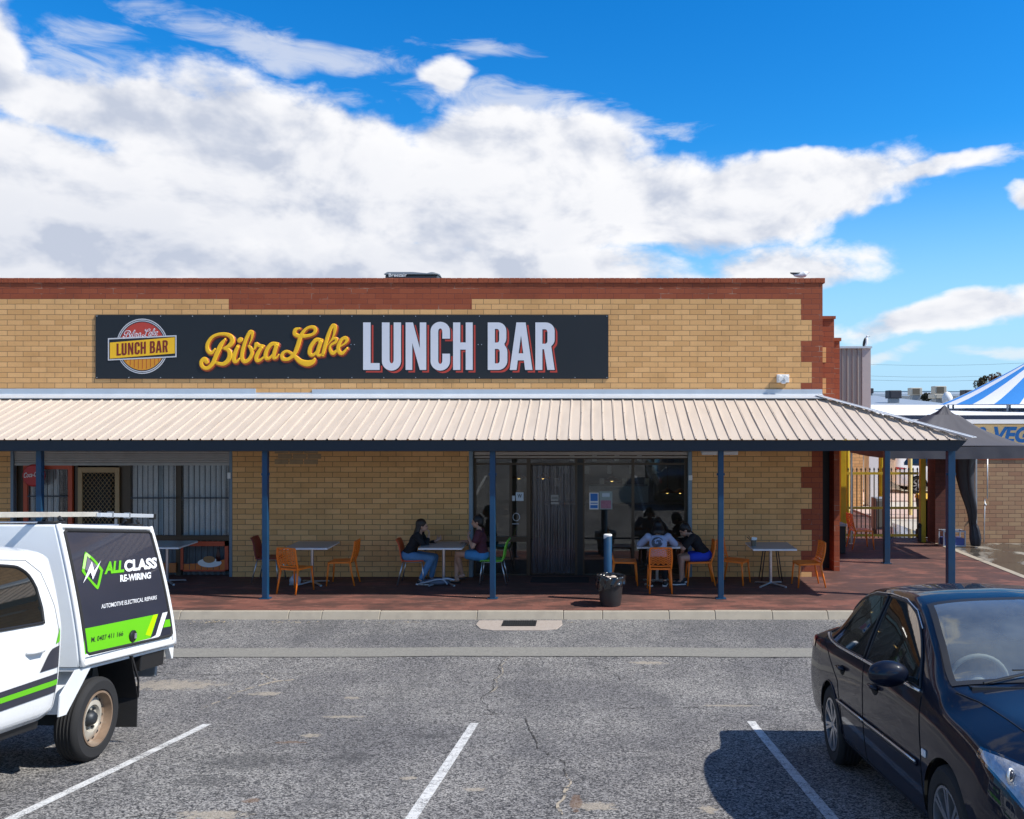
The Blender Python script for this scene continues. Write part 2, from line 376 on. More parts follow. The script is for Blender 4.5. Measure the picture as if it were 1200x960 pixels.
def paint_asphalt():
    m, g, b, o = new_mat('asphalt')
    p = g.pos(); x, y, z = g.xyz(p)
    f1 = g.noise(p, 72, 3, .8); f2 = g.noise(p, 120, 2, .6); n3 = g.noise(p, .55, 6, .62); n4 = g.noise(p, 3.2, 5, .6)
    f0 = g.noise(p, 38, 3, .7)
    def vor(sc):
        q = g.n('ShaderNodeTexVoronoi'); g.put(q.inputs['Vector'], p); q.inputs['Scale'].default_value = sc; return g.xyz(q.outputs['Color'])[0]
    v1, v2 = vor(100), vor(52)
    sp = g.m('ADD', g.m('ADD', g.m('MULTIPLY', v1, .50), g.m('MULTIPLY', v2, .28)), g.m('MULTIPLY', g.ss(f0, .35, .65), .22))
    c = g.mix(g.ss(sp, .30, .74), (.028, .028, .031), (.315, .305, .295))
    c = g.mix(g.m('MULTIPLY', g.ss(v1, .93, .96), .7), c, (.50, .48, .45))
    c = g.mix(1, c, g.mix(g.ss(n3, .34, .66), (.72, .72, .74), (1.16, 1.15, 1.12)), 'MULTIPLY')
    c = g.mix(g.m('MULTIPLY', g.ss(n4, .55, .8), .35), c, (.045, .045, .05))
    # sandy wear and oil stains, each with its own outline
    wob = g.m('MULTIPLY', g.m('SUBTRACT', g.noise(p, 13, 8, .75), .5), 6.5)
    def blot(px, py, rx, ry, rot=0, k=1.):
        D = .5
        D = 8.
        for _ in range(40): D = (H-gz(D))*F/(py-CY)*.5+D*.5
        X = (px-CX)*D/F
        sx = rx*D/F; sy = ry*D/F*D/(H-gz(D)); cs, q = math.cos(rot), math.sin(rot)
        dx = g.m('SUBTRACT', x, X); dy = g.m('SUBTRACT', y, D)
        u = g.m('MULTIPLY_ADD', dx, cs/sx, g.m('MULTIPLY', dy, q/sx)); v = g.m('MULTIPLY_ADD', dy, cs/sy, g.m('MULTIPLY', dx, -q/sy))
        r = g.m('SUBTRACT', g.m('SUBTRACT', 1, g.m('ADD', g.m('MULTIPLY', u, u), g.m('MULTIPLY', v, v))), g.m('MULTIPLY', wob, k))
        return r
    def many(l):
        o = None
        for e in l:
            r = blot(*e); o = r if o is None else g.m('MAXIMUM', o, r)
        return o
    sand = many([(200, 803, 62, 9), (312, 813, 20, 3.5), (402, 840, 26, 2.6), (412, 818, 9, 3), (760, 777, 20, 2.2), (855, 827, 36, 1.8), (365, 862, 12, 4), (480, 912, 10, 4), (555, 925, 14, 4), (250, 955, 46, 8), (700, 945, 26, 8), (830, 948, 10, 8)])
    c = g.mix(g.m('MULTIPLY', g.ss(sand, .0, .55), .8), c, g.mix(g.ss(f1, .35, .65), (.20, .175, .135), (.47, .41, .33)))
    c = g.mix(g.m('MULTIPLY', g.ss(g.noise(p, 6.5, 3, .5), .66, .72), .55), c, (.035, .034, .034))
    c = g.mix(g.m('MULTIPLY', g.ss(g.noise(g.v('MULTIPLY', p, (2.2, .35, 1)), .9, 4, .55), .52, .72), .30), c, (.06, .06, .063))
    rust = many([(340, 870, 18, 2.5), (295, 938, 9, 4.5), (675, 940, 7, 14)])
    c = g.mix(g.m('MULTIPLY', g.ss(rust, -.1, .4), .6), c, (.16, .09, .05))
    oil = many([(290, 892, 60, 18), (415, 888, 30, 9), (245, 915, 42, 12), (750, 888, 14, 4), (660, 905, 20, 8), (500, 862, 24, 5)])
    c = g.mix(g.m('MULTIPLY', g.ss(oil, -.3, .9), .50), c, (.04, .04, .043))
    # darker newer seal between gutter band and kerb
    strip = g.m('MULTIPLY', g.ss(y, 12.6, 12.7), g.ss(n4, .2, .6))
    c = g.mix(g.m('MULTIPLY', strip, .22), c, (.085, .09, .10))
    g.put(b.inputs['Base Color'], c); b.inputs['Roughness'].default_value = .88
    g.put(b.inputs['Normal'], g.bump(g.m('ADD', f1, g.m('MULTIPLY', f2, .5)), .55, .012))
    return m
M_asph = paint_asphalt()
def paving_mat():
    m, g, b, o = new_mat('red_pavers'); p = g.pos(); x, y, z = g.xyz(p)
    bt = g.n('ShaderNodeTexBrick', offset=.5); g.put(bt.inputs['Vector'], g.comb(g.m('ADD', x, 50), g.m('ADD', y, 50), 0))
    for k, v in (('Scale', 1), ('Mortar Size', .004), ('Mortar Smooth', .1), ('Bias', 0), ('Brick Width', .23), ('Row Height', .115)): bt.inputs[k].default_value = v
    g.put(bt.inputs['Color1'], (.150, .054, .040)); g.put(bt.inputs['Color2'], (.215, .082, .058)); g.put(bt.inputs['Mortar'], (.12, .065, .05))
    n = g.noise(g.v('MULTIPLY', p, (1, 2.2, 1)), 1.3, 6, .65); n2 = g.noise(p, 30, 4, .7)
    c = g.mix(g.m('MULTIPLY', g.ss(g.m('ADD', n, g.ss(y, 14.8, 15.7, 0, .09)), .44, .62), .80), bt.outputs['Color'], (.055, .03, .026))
    c = g.mix(g.m('MULTIPLY', g.ss(g.noise(g.v('MULTIPLY', p, (.6, 2, 1)), 4, 5, .6), .56, .74), .35), c, (.42, .22, .17))
    c = g.mix(g.m('MULTIPLY', g.ss(n2, .4, .75), .3), c, (.10, .045, .035))
    # the dark mottling above gets denser from the kerb back towards the wall
    g.put(b.inputs['Base Color'], c); g.put(b.inputs['Roughness'], g.m('MULTIPLY_ADD', n, -.5, .95, clamp=True))
    g.put(b.inputs['Normal'], g.bump(g.m('SUBTRACT', n2, g.m('MULTIPLY', bt.outputs['Fac'], 1.2)), .5, .006)); return m
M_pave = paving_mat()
def wet_mat():
    m, g, b, o = new_mat('wet_concrete'); p = g.pos()
    n = g.noise(g.v('MULTIPLY', p, (.8, .5, 1)), 1.1, 5, .6, .4); n2 = g.noise(p, 25, 4, .7)
    w = g.ss(n, .40, .50)
    c = g.mix(w, g.mix(n2, (.22, .20, .17), (.29, .27, .23)), g.mix(n2, (.055, .05, .042), (.085, .075, .062)))
    g.put(b.inputs['Base Color'], c); g.put(b.inputs['Roughness'], g.m('MULTIPLY_ADD', w, -.72, .85))
    g.put(b.inputs['Normal'], g.bump(g.m('MULTIPLY', n2, g.m('SUBTRACT', 1, w)), .4, .006)); return m
M_wet = wet_mat()
def _ln():
    m = std('worn_line_paint', (.62, .62, .61), .8, var=.25, vs=45, dirt=.8, dcol=(.2, .2, .2), bump=.5, bs=60); g = NG(m.node_tree); b_ = [n for n in m.node_tree.nodes if n.type == 'BSDF_PRINCIPLED'][0]
    g.put(b_.inputs['Alpha'], g.ss(g.m('ADD', g.m('MULTIPLY', g.noise(g.pos(), 75, 4, .8), .7), g.m('MULTIPLY', g.noise(g.pos(), 6, 4, .6), .3)), .40, .47)); return m
M_line = std('white_line_paint', (.66, .66, .65), .8, var=.22, vs=45, dirt=.8, dcol=(.22, .22, .22), bump=.5, bs=60)
M_lineW = _ln()
M_band = std('grey_gutter_band', (.215, .208, .185), .9, var=.6, vs=45, dirt=.5, dcol=(.13, .13, .125), bump=.5, bs=70)

# ---------------------------------------------------------------- ground
ys = [-400, -200, -100, -60, -30, -20, -14]+[-10+.25*i for i in range(98)]+[14.31]
ys = sorted(set(y for y in ys if y <= 14.31))+[14.6, 20, 60, 200, 600, 1500, 3000]
xs = [-2500, -600, -200, -80, -40]+[-30+2*i for i in range(36)]+[60, 120, 300, 900, 2500]
b = MB(); b.grid([[(x, y, gz(y)) for x in xs] for y in ys]); g0 = struct(b.build('ground', M_asph, smooth=True))
PX1 = 8.42                                   # right edge of the red paving
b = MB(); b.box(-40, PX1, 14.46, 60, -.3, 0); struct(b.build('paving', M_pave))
b = MB()
seg_px = [-400, -270, -150, -40, 60, 211, 338, 377, 445, 559, 660, 706, 784, 838, 905, 970, 1060, 1150, 1290]
for a, c in zip(seg_px, seg_px[1:]):
    x0, x1 = wx(a, 14.35)+.003, wx(c, 14.35)-.003
    x0, x1 = max(x0, -24), min(x1, PX1+.1)
    zt = .0+random.uniform(-.006, .004)
    b.hexa([(x0, 14.215, -.3), (x1, 14.215, -.3), (x1, 14.457, -.3), (x0, 14.457, -.3), (x0, 14.375, zt), (x1, 14.375, zt), (x1, 14.457, zt+.004), (x0, 14.457, zt+.004)])
struct(b.build('kerb', M_concrete, bevel=.010))
b = MB(); b.box(PX1+.16, 60, 15.6, 70, -.3, -.02); b.hexa([(PX1+.16, 14.3, -.3), (60, 14.3, -.3), (60, 15.6, -.3), (PX1+.16, 15.6, -.3), (PX1+.16, 14.3, -.11), (60, 14.3, -.11), (60, 15.6, -.02), (PX1+.16, 15.6, -.02)])
struct(b.build('driveway', M_wet))
b = MB(); b.box(PX1, PX1+.16, 14.46, 21.9, -.3, .012); struct(b.build('paving_edge_strip', M_concrete, bevel=.01))
b = MB()
for i in range(60): # flush gutter band following the ground
    pass
rows = []
for D, dz in ((12.14, .005), (12.38, -.0), (12.62, .005)):
    rows.append([(-30+i*1.0, D+.03*math.sin(i*.7)*(1 if abs(D-12.38) > .1 else 0)+.015*math.sin(i*2.3), gz(D)+dz+.004) for i in range(75)])
b.grid(rows); struct(b.build('gutter_band', M_band))
def ground_D(py, lo=2.):
    D = 8.
    for _ in range(60): D = (H-gz(D))*F/(py-CY)*.5+D*.5
    return D
def ribbon(name, pts, w, mat, lift=.006, n=16):
    "painted strip on the sloping ground, pts = ((X, D), (X, D))"
    (xa, da), (xb, db) = pts; d = Vector((xb-xa, db-da)); d.normalize(); s = Vector((-d.y, d.x))*w/2
    r0, r1 = [], []
    for i in range(n+1):
        t = i/n; x, y = xa+(xb-xa)*t, da+(db-da)*t
        r0.append((x-s.x, y-s.y, gz(y-s.y)+lift)); r1.append((x+s.x, y+s.y, gz(y+s.y)+lift))
    b = MB(); b.grid([r0, r1]); return struct(b.build(name, mat))
for (ax, ay), (bx, by) in (((243, 849), (18, 958)), ((556, 848), (482, 960)), ((880, 846), (975, 960))):
    Da, Db = ground_D(ay), ground_D(by); A = ((ax-CX)*Da/F, Da); Bp = ((bx-CX)*Db/F, Db)
    e = ((Bp[0]-A[0])/(Bp[1]-A[1]))
    ribbon('parking_line', (A, (A[0]+e*(3.6-A[1]), 3.6)), .083, M_lineW)
ribbon('parking_line', ((4.35, 8.7), (4.45, 3.6)), .083, M_lineW)
M_line2 = None
# cracks
def worn(name, col):
    m = std(name, col, .95, var=.3, vs=20); nt = m.node_tree; g = NG(nt); b_ = [n for n in nt.nodes if n.type == 'BSDF_PRINCIPLED'][0]
    g.put(b_.inputs['Alpha'], g.ss(g.noise(g.pos(), 9, 6, .75), .43, .53)); return m
M_crack = std('crack_filler', (.045, .042, .038), .95, var=.3, vs=20)
M_crs = std('sandy_crack', (.34, .29, .22), .95, var=.3, vs=20)
M_crack = worn('worn_crack', (.04, .037, .034)); M_crs = worn('worn_sandy_crack', (.36, .31, .24))
def crack(pp, w, mat, label=None):
    pts = []
    for px, py in pp:
        D = ground_D(py); pts.append((wx(px, D), D))
    sp = smooth_path(pts, 7); r0, r1 = [], []
    for i, (x, y) in enumerate(sp):
        a = sp[max(i-1, 0)]; c = sp[min(i+1, len(sp)-1)]; d = Vector((c[0]-a[0], c[1]-a[1])); d.normalize(); s = Vector((-d.y, d.x))
        j = mnoise.noise(Vector((x*3, y*3, 0)))*.09+mnoise.noise(Vector((x*14, y*14, 3)))*.03; ww = w*(.35+.9*abs(mnoise.noise(Vector((x*6, y*6, 9))))*1.6)*(0.3 if i in (0, len(sp)-1) else 1)
        r0.append((x+s.x*(j-ww), y+s.y*(j-ww), gz(y)+.005)); r1.append((x+s.x*(j+ww), y+s.y*(j+ww), gz(y)+.005))
    b = MB(); b.grid([r0, r1]); struct(b.build('ground_crack', mat))
crack([(240, 832), (262, 818), (290, 808), (318, 800), (345, 797)], .022, M_crs)
crack([(308, 789), (318, 796), (330, 799)], .012, M_crs)
crack([(592, 765), (583, 790), (572, 812), (568, 828), (585, 838), (640, 843)], .009, M_crack)
crack([(594, 770), (582, 797), (574, 812)], .012, M_crs)
crack([(613, 842), (625, 862), (638, 882), (660, 892), (672, 908), (710, 915)], .010, M_crack)
crack([(690, 776), (712, 785), (730, 798)], .010, M_crack)
crack([(700, 832), (760, 830), (830, 829), (890, 826), (915, 833)], .008, M_crack)
crack([(672, 908), (668, 925), (655, 955)], .018, M_crs)
crack([(130, 768), (200, 790), (300, 789), (360, 792)], .008, M_crack)
crack([(470, 838), (520, 836), (600, 838)], .009, M_crack)
crack([(150, 958), (260, 952), (360, 958), (440, 956)], .007, M_crack)
# storm drain in front of the kerb
dr = empty('storm_drain', (wx(608, 13.9), 13.95, 0), 0, 'grey concrete storm drain apron with a dark iron grate at the kerb', 'drain')
b = MB(); X0, X1 = wx(557, 13.9)-wx(608, 13.9), wx(659, 13.9)-wx(608, 13.9)
b.prism([(X0+.02, .27, -.108), (X0, .0, -.11), (X0+.10, -.26, -.112), (X0+.30, -.34, -.113), (X1-.30, -.34, -.113), (X1-.08, -.26, -.112), (X1, .0, -.11), (X1-.02, .27, -.108)], (0, 0, -.08))
b.build('apron', std('drain_concrete', (.36, .31, .27), .9, var=.3, vs=40, bump=.4, dirt=.3, dcol=(.2, .12, .08)), dr, bevel=.008)
b = MB(); b.box(-.27, .27, -.10, .2, -.112, -.104)
for i in range(15): b.box(-.26+i*.036, -.26+i*.036+.014, -.115, .195, -.104, -.096)
for e in (-.12, .19): b.box(-.27, .27, e, e+.012, -.104, -.095)
b.build('grate', std('iron', (.02, .022, .025), .6, .3), dr)

# ---------------------------------------------------------------- the brick building
bld = empty('shop_building', (wx(480), DW, 0), 0, 'long low yellow brick shop building with red brick parapet and quoins', 'building')
def part(b, name, mats, parent=bld, **kw):
    o = b.build(name, mats, None, **kw); o.parent = parent
    inv = parent.matrix_world.inverted() if parent.parent is None else None
    o.matrix_parent_inverse = Matrix.Translation(-Vector(parent.location)) if parent.type == 'EMPTY' else Matrix.Identity(4)
    return o
XL = -19.0
opens = [(wx(15), wx(272), wz(676.5), wz(527)), (wx(551), wx(811), wz(676.5), wz(527))]
xq = sorted({XL, wx(964), wx(938.8), wx(951.2), wx(268), wx(553)}|{o[0] for o in opens}|{o[1] for o in opens})
rz = lambda k: Z0-BH*k
zq = sorted({-.05, rz(0), rz(3), rz(5)}|{rz(3+4*i) for i in range(14)}|{o[2] for o in opens if o[2] > -.05}|{o[3] for o in opens})
zq = [z for z in zq if z >= -.05]
fw = MB()
def in_open(x, z): return any(o[0] < x < o[1] and z < o[3] for o in opens)
for xa, xb in zip(xq, xq[1:]):
    for za, zb in zip(zq, zq[1:]):
        x, z = (xa+xb)/2, (za+zb)/2
        if in_open(x, z): continue
        k = (Z0-z)/BH
        red = k < 3 or (k < 5 and wx(268) < x < wx(553))
        band = int((k-3)//4) % 2
        if x > wx(951.2) or (x > wx(938.8) and band == 0): red = True
        mi = 1 if red else 0
        fw.add([(xa, DW, za), (xb, DW, za), (xb, DW, zb), (xa, DW, zb)], [(0, 1, 2, 3)], mi)
for x0, x1, z0, z1 in opens:
    fw.add([(x0, DW, -.05), (x0, DW+.23, -.05), (x0, DW+.23, z1), (x0, DW, z1)], [(0, 1, 2, 3)], 0)
    fw.add([(x1, DW, -.05), (x1, DW+.23, -.05), (x1, DW+.23, z1), (x1, DW, z1)], [(0, 1, 2, 3)], 0)
    fw.add([(x0, DW, z1), (x1, DW, z1), (x1, DW+.23, z1), (x0, DW+.23, z1)], [(0, 1, 2, 3)], 0)
zt = Z0
il = MB()
for xa, xb in zip(xq, xq[1:]):
   for za, zb in zip(zq, zq[1:]):
       if not in_open((xa+xb)/2, (za+zb)/2): il.add([(xa, DW+.23, za), (xb, DW+.23, za), (xb, DW+.23, zb), (xa, DW+.23, zb)], [(0, 1, 2, 3)])
part(il, 'inner_wall', M_yb)
# right hand side wall going back, and top
XR = wx(964)
fw.add([(XR, DW+.0, 0-.05), (XR, DW+.23, -.05), (XR, DW+.23, zt), (XR, DW, zt)], [(0, 1, 2, 3)], 1)
part(fw, 'brick_wall', [M_yb, M_rb], fix=False)
b = MB(); px = XL
while px < wx(967)-.02:                       # soldier course coping, brick by brick
    x1 = min(px+.104, wx(967)); b.box(px, x1-.006, DW-.018+random.uniform(-.002, .002), DW+.27, Z0+.008, wz(326)+random.uniform(-.002, .002)); px += .104
b.box(XL, wx(966.5), DW-.012, DW+.26, Z0-.002, wz(326.6))
part(b, 'parapet_coping', M_rb, bevel=.004, seg=1)
b = MB()
b.box(wx(962, 17.6), wx(977.5, 17.6), 17.6, 17.9, 2.72, wz(374, 17.6)); b.box(wx(962, 17.6), wx(979, 17.6), 17.57, 17.93, wz(374, 17.6)+.002, wz(370.5, 17.6))
b.box(wx(962, 17.95), wx(984, 17.95), 17.95, 18.3, 2.72, wz(400, 17.95)); b.box(wx(977.5, 17.95), wx(984, 17.95), 17.95, 18.3, -.05, 2.718); b.box(wx(976, 17.92), wx(986, 17.92), 17.92, 18.33, wz(400, 17.95)+.002, wz(396, 17.95))
part(b, 'stepped_buttress', M_rb)
b = MB()
for y0, y1 in ((407, 425), (443, 462)):
  b = MB(); b.box(wx(963.6, 17.595), wx(968, 17.595), 17.594, 17.62, wz(y1, 17.6), wz(y0, 17.6))
  part(b, 'yellow_brick_inset', M_yb)
b = MB(); b.box(XR+.0, wx(977, 18.25), 18.32, 18.4, -.05, 2.71); b.box(XR, wx(977, 18.25), 17.62, 18.4, 2.66, 2.715); part(b, 'recess_shade_panel', M_black)  # black panel and lid stand in for the shade inside this gap
b = MB(); b.box(XR-.25, XR-.02, DW+.24, 32, -.05, 4.9); part(b, 'side_wall', M_rb)
b = MB(); b.box(XL, XR-.26, DW+.24, 32, 4.7, 4.78); part(b, 'roof', M_zinc)
b = MB(); b.box(XL-.2, XL, DW, 32, -.05, 5.3); part(b, 'end_wall', M_yb)
# little loose-brick vent panel high on the wall
b = MB()
for k in range(3):
    for j in range(3): b.box(wx(322)+j*.29+.13*(k % 2)*.5, wx(322)+j*.29+.13*(k % 2)*.5+.27, DW-.007, DW+.01, wz(544)+.105*k, wz(544)+.105*k+.095)
part(b, 'patched_brickwork', std('patched_brick', (.36, .25, .14), .9, var=.3, vs=9), bevel=.003, seg=1)

# ---- left hand shopfront (x 15..272)
def R(b, px0, px1, py0, py1, D, th=.05, mi=0): return b.box(wx(px0, D), wx(px1, D), D, D+th, wz(py1, D), wz(py0, D), mi)
M_shut = std('shutter_steel', (.40, .39, .37), .5, .3, var=.15, vs=5, dirt=.3, dcol=(.2, .18, .15))
M_orange = std('orange_red_frame', (.55, .085, .03), .5, var=.1)
M_curtain = std('white_curtain', (.72, .75, .78), .9, var=.12, vs=4)
M_tan = std('tan_door_frame', (.40, .27, .13), .5, var=.1)
M_bar = std('window_bar_steel', (.05, .055, .065), .5, .3)
sh = MB()
for i in range(6): sh.lathe([(.012, wx(16, 17.38)), (.038, wx(17, 17.38)), (.038, wx(271, 17.38)), (.012, wx(271.5, 17.38))], 10, (0, 17.40, wz(530+i*2.6, 17.38)), 'X')
R(sh, 16, 271.5, 543.6, 545.6, 17.36, .08)
shl = part(sh, 'roller_shutter', M_shut, smooth=True, angle=40)
for q_ in (268.6, 12.2):
    b = MB(); R(b, q_, q_+3.4, 529, 676.5, 17.33, .1); part(b, 'shutter_guide', MT['blue_grey_guide'] if 'blue_grey_guide' in MT else std('blue_grey_guide', (.17, .22, .27), .5, .3, var=.2, vs=8))
b = MB(); R(b, 266.2, 270, 554, 561, 17.31, .05); part(b, 'shutter_lock', M_white, bevel=.004)
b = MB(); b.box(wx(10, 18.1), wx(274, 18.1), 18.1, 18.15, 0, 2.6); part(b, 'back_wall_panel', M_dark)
b = MB()
for a, c in ((88, 91), (139, 153), (206, 212), (268, 270)): R(b, a, c, 544, 676, 17.46, .09)
R(b, 15, 27, 544, 676, 17.46, .09); R(b, 150, 270, 627.5, 634, 17.455, .07)
part(b, 'shopfront_mullions', M_brownal)
b = MB()
for a in (27, 79.5): R(b, a, a+5, 545, 676, 17.42, .07)
R(b, 32, 79.5, 545, 550, 17.42, .07); R(b, 32, 79.5, 640, 645, 17.42, .07)
fr = part(b, 'orange_window_frame', M_orange, bevel=.005)
def bars(px0, px1, n, y0, y1, rails, D=17.40):
    b = MB()
    for i in range(n):
        x = wx(px0+(px1-px0)*i/(n-1), D); b.tube([(x, D, wz(y1, D)), (x, D, wz(y0, D))], .0075, 6)
    for r in rails: R(b, px0-2, px1+2, r, r+1.5, D-.012, .012)
    return part(b, 'window_bars', M_bar)
bars(155, 204, 9, 545, 628, (583,)); bars(215, 266, 9, 545, 628, (583,)); bars(34, 77, 7, 551, 640, (581,)); bars(215, 264, 8, 640, 668, ())
def curtain(px0, px1, y0, y1, D=17.57, amp=.03, n=90, mat=None, dens=10, name='curtain'):
    b = MB(); xs_ = [wx(px0, D)+(wx(px1, D)-wx(px0, D))*i/n for i in range(n+1)]
    z0, z1 = wz(y1, D), wz(y0, D)
    b.grid([[(x+.01*math.sin(j*1.7+x*9), D+amp*math.sin(x*dens*2*PI/1.2+.6*math.sin(x*5+j*.8))*(0.5+.5*(j/8)), z1+(z0-z1)*j/8) for x in xs_] for j in range(9)])
    return part(b, name, mat or M_curtain, smooth=True)
curtain(153, 268, 545, 634); curtain(36, 70, 549, 676, amp=.05, dens=7)
curtain(153, 268, 636, 676, mat=std('grey_blind', (.15, .17, .19), .9))
for q_ in ((153, 206, 545, 628, 17.50), (212, 268, 545, 628, 17.50), (33, 79, 550, 640, 17.47)):
    b = MB(); R(b, *q_, .008); part(b, 'window_pane', M_clear)
b = MB(); R(b, 96, 130, 560, 676, 17.6, .02); part(b, 'inner_door', std('very_dark', (.012, .011, .01), .7))
sd_ = MB()
for a in (91, 134.5): R(sd_, a, a+5, 548, 676, 17.40, .04)
R(sd_, 96, 134.5, 548, 554, 17.40, .04); R(sd_, 96, 134.5, 636, 642, 17.40, .04); R(sd_, 96, 134.5, 670, 676, 17.40, .04)
door = part(sd_, 'security_door', M_tan, bevel=.004)
b = MB()
x0, x1, z0, z1 = wx(96, 17.42), wx(134.5, 17.42), wz(670, 17.42), wz(554, 17.42); st = .083
k = -40
def clip_line(x, z, dx, dz):
    ts = []
    t0, t1 = -9, 9
    for p, d, lo, hi in ((x, dx, x0, x1), (z, dz, z0, z1)):
        a, c = (lo-p)/d, (hi-p)/d
        if a > c: a, c = c, a
        t0, t1 = max(t0, a), min(t1, c)
    return (t0, t1) if t1 > t0+.01 else None
for k in range(-30, 60):
    for sgn in (1, -1):
        px_, pz_ = x0+k*st, z0
        r = clip_line(px_, pz_, 1, 1.25*sgn)
        if sgn == -1: r = clip_line(px_, z1, 1, -1.25)
        if r:
            zz = z0 if sgn == 1 else z1
            b.tube([(px_+r[0], 17.42+.004*sgn, zz+1.25*sgn*r[0]), (px_+r[1], 17.42+.004*sgn, zz+1.25*sgn*r[1])], .0042, 4, caps=False)
o = b.build('door_mesh', M_tan, door)
b = MB(); R(b, 134, 137.5, 608, 615, 17.36, .04); o = b.build('handle', M_silver, door, bevel=.004)
# ---- main shopfront (x 551..811)
D1 = DW+.13
b = MB(); R(b, 556, 806, 529.5, 533.5, D1-.12, .12); R(b, 556, 806, 534.6, 536.6, D1-.11, .1); part(b, 'shutter_track', std('cream_track', (.42, .38, .33), .5, var=.1), bevel=.004)
for q_ in (549.5, 806.5):
    b = MB(); R(b, q_, q_+4.5, 529, 676.5, DW-.03, .11); part(b, 'guide_rail', MT['pale_blue_rail'] if 'pale_blue_rail' in MT else std('pale_blue_rail', (.20, .27, .33), .5, .3, var=.25, vs=8), bevel=.005)
b = MB(); R(b, 807, 811.4, 557, 563, DW-.06, .03); part(b, 'rail_lock', M_white, bevel=.004)
b = MB()
for a, c in ((554, 558), (617, 621.5), (674, 676.5), (683, 685), (740, 743.5), (802, 806)): R(b, a, c, 536, 676, D1, .06)
R(b, 558, 802, 536, 538, D1+.002, .05); R(b, 558, 802, 542.6, 545, D1+.003, .05)
R(b, 558, 617, 629, 635, D1+.004, .05); R(b, 685, 802, 673, 676.4, D1+.004, .05); R(b, 558, 617, 673, 676.4, D1+.004, .05); R(b, 597, 600, 545, 629, D1+.005, .045)
part(b, 'window_frame', M_brownal, bevel=.003)
b = MB(); R(b, 676.5, 683, 536, 676, D1+.01, .08); R(b, 621.5, 674, 674, 676.4, D1+.0, .1); R(b, 685, 802, 630, 632, D1+.03, .02); part(b, 'door_jamb', M_black)
for q_ in ((558, 617, 545, 629), (558, 617, 635, 673), (685, 740, 545, 673), (743.5, 802, 545, 673)):
    b = MB(); R(b, *q_, D1+.03, .008); part(b, 'window_pane', M_glass)
b = MB(); R(b, 558, 802, 538, 542.6, D1+.03, .008); part(b, 'transom_pane', M_glass)
# plastic strip curtain
def strips():
    m = pane('clear_strip', (.55, .57, .62), .15, .45, (.22, .22, .25))
    b = MB(); x = wx(622.5, D1+.06); xe = wx(673.5, D1+.06); i = 0
    z0, z1 = .03, wz(546, D1)
    while x < xe-.05:
        w = .085; n = 6; yy = D1+.06+.03*(i % 2); tw = random.uniform(-.02, .02)
        b.grid([[(x+w*k/n+.008*math.sin(j+i), yy+.012*math.cos(k/n*PI*2+i)+tw*j/6*(k/n-.5), z1+(z0-z1)*j/6) for k in range(n+1)] for j in range(7)]); x += .068; i += 1
    return part(b, 'strip_curtain', m, smooth=True)
strips()
# interior
xa, xb = wx(540, 17.6), wx(860, 17.6)
M_int = std('interior_wall', (.30, .27, .23), .8, var=.1)
b = MB(); ya, yb = 17.6, 22.5
b.add([(xa, ya, .005), (xb, ya, .005), (xb, yb, .005), (xa, yb, .005), (xa, ya, 2.75), (xb, ya, 2.75), (xb, yb, 2.75), (xa, yb, 2.75)], [(4, 5, 6, 7), (3, 2, 6, 7), (0, 3, 7, 4), (1, 5, 6, 2)])
part(b, 'interior_wall', M_int)
b = MB(); b.box(xa, xb, ya, yb, .004, .012); part(b, 'interior_floor', std('interior_floor', (.06, .05, .045), .35))
M_cnt = std('counter_panel', (.10, .075, .055), .5, var=.2)
b = MB(); b.box(wx(640, 21), wx(800, 21), 20.6, 21.3, .01, 1.05); b.box(wx(638, 21), wx(802, 21), 20.55, 21.35, 1.052, 1.09); ct = part(b, 'counter', M_cnt, bevel=.006)
b = MB(); b.box(wx(690, 20.7), wx(760, 20.7), 20.7, 21.2, 1.1, 1.5); part(b, 'display_cabinet', M_silver, bevel=.01)
for i in range(14):
    b = MB(); x = wx(650, 22.3)+i*.19; z = 1.35+.32*(i % 3); b.box(x, x+.12, 22.3, 22.38, z, z+.2); part(b, 'packet', [M_white], bevel=.004)
b = MB(); b.box(wx(620, 22.4), wx(790, 22.4), 22.4, 22.45, 1.9, 2.35); part(b, 'menu_board', std('menu_board', (.16, .11, .07), .6, var=.4, vs=7))
M_tube = emit('fluorescent_tube', (1, .97, .9), 5)
M_warm = emit('warm_lamp', (1, .62, .18), 6)
for px, py, D, w in ((728, 556, 20, 1.1), (765, 556, 20.4, .7), (690, 556, 20, .5), (590, 562, 21, .4)):
    b = MB(); x = wx(px, D); b.box(x-w/2, x+w/2, D-.03, D+.03, 2.66, 2.69); part(b, 'ceiling_light', M_tube)
for px, py, D in ((608, 560, 19.2), (636, 560, 19.6), (717, 563, 19.0), (782, 577, 19.0), (797, 577, 19.4)):
    z = wz(py, D); x = wx(px, D)
    b = MB(); b.lathe([(.02, .1), (.06, .07), (.17, 0), (.165, -.005), (.05, .06), (.001, .09)], 16, (x, D, z)); b.tube([(x, D, z+.1), (x, D, 2.74)], .006, 5)
    lp = part(b, 'pendant_lamp', std('lamp_shade', (.35, .16, .04), .5), smooth=True)
    b = MB(); b.sph((x, D, z+.02), .05, nu=10, nv=6); o = b.build('bulb', M_warm, lp); o.matrix_parent_inverse = lp.matrix_parent_inverse.inverted()@Matrix.Identity(4) if False else Matrix.Identity(4)
# floor mat at the door
b = MB(); b.box(wx(622, 16.9), wx(690, 16.9), 16.75, 17.25, .003, .015); tag(b.build('door_mat', M_rubber, bevel=.004), 'black rubber mat on the paving at the strip curtain doorway', 'mat')
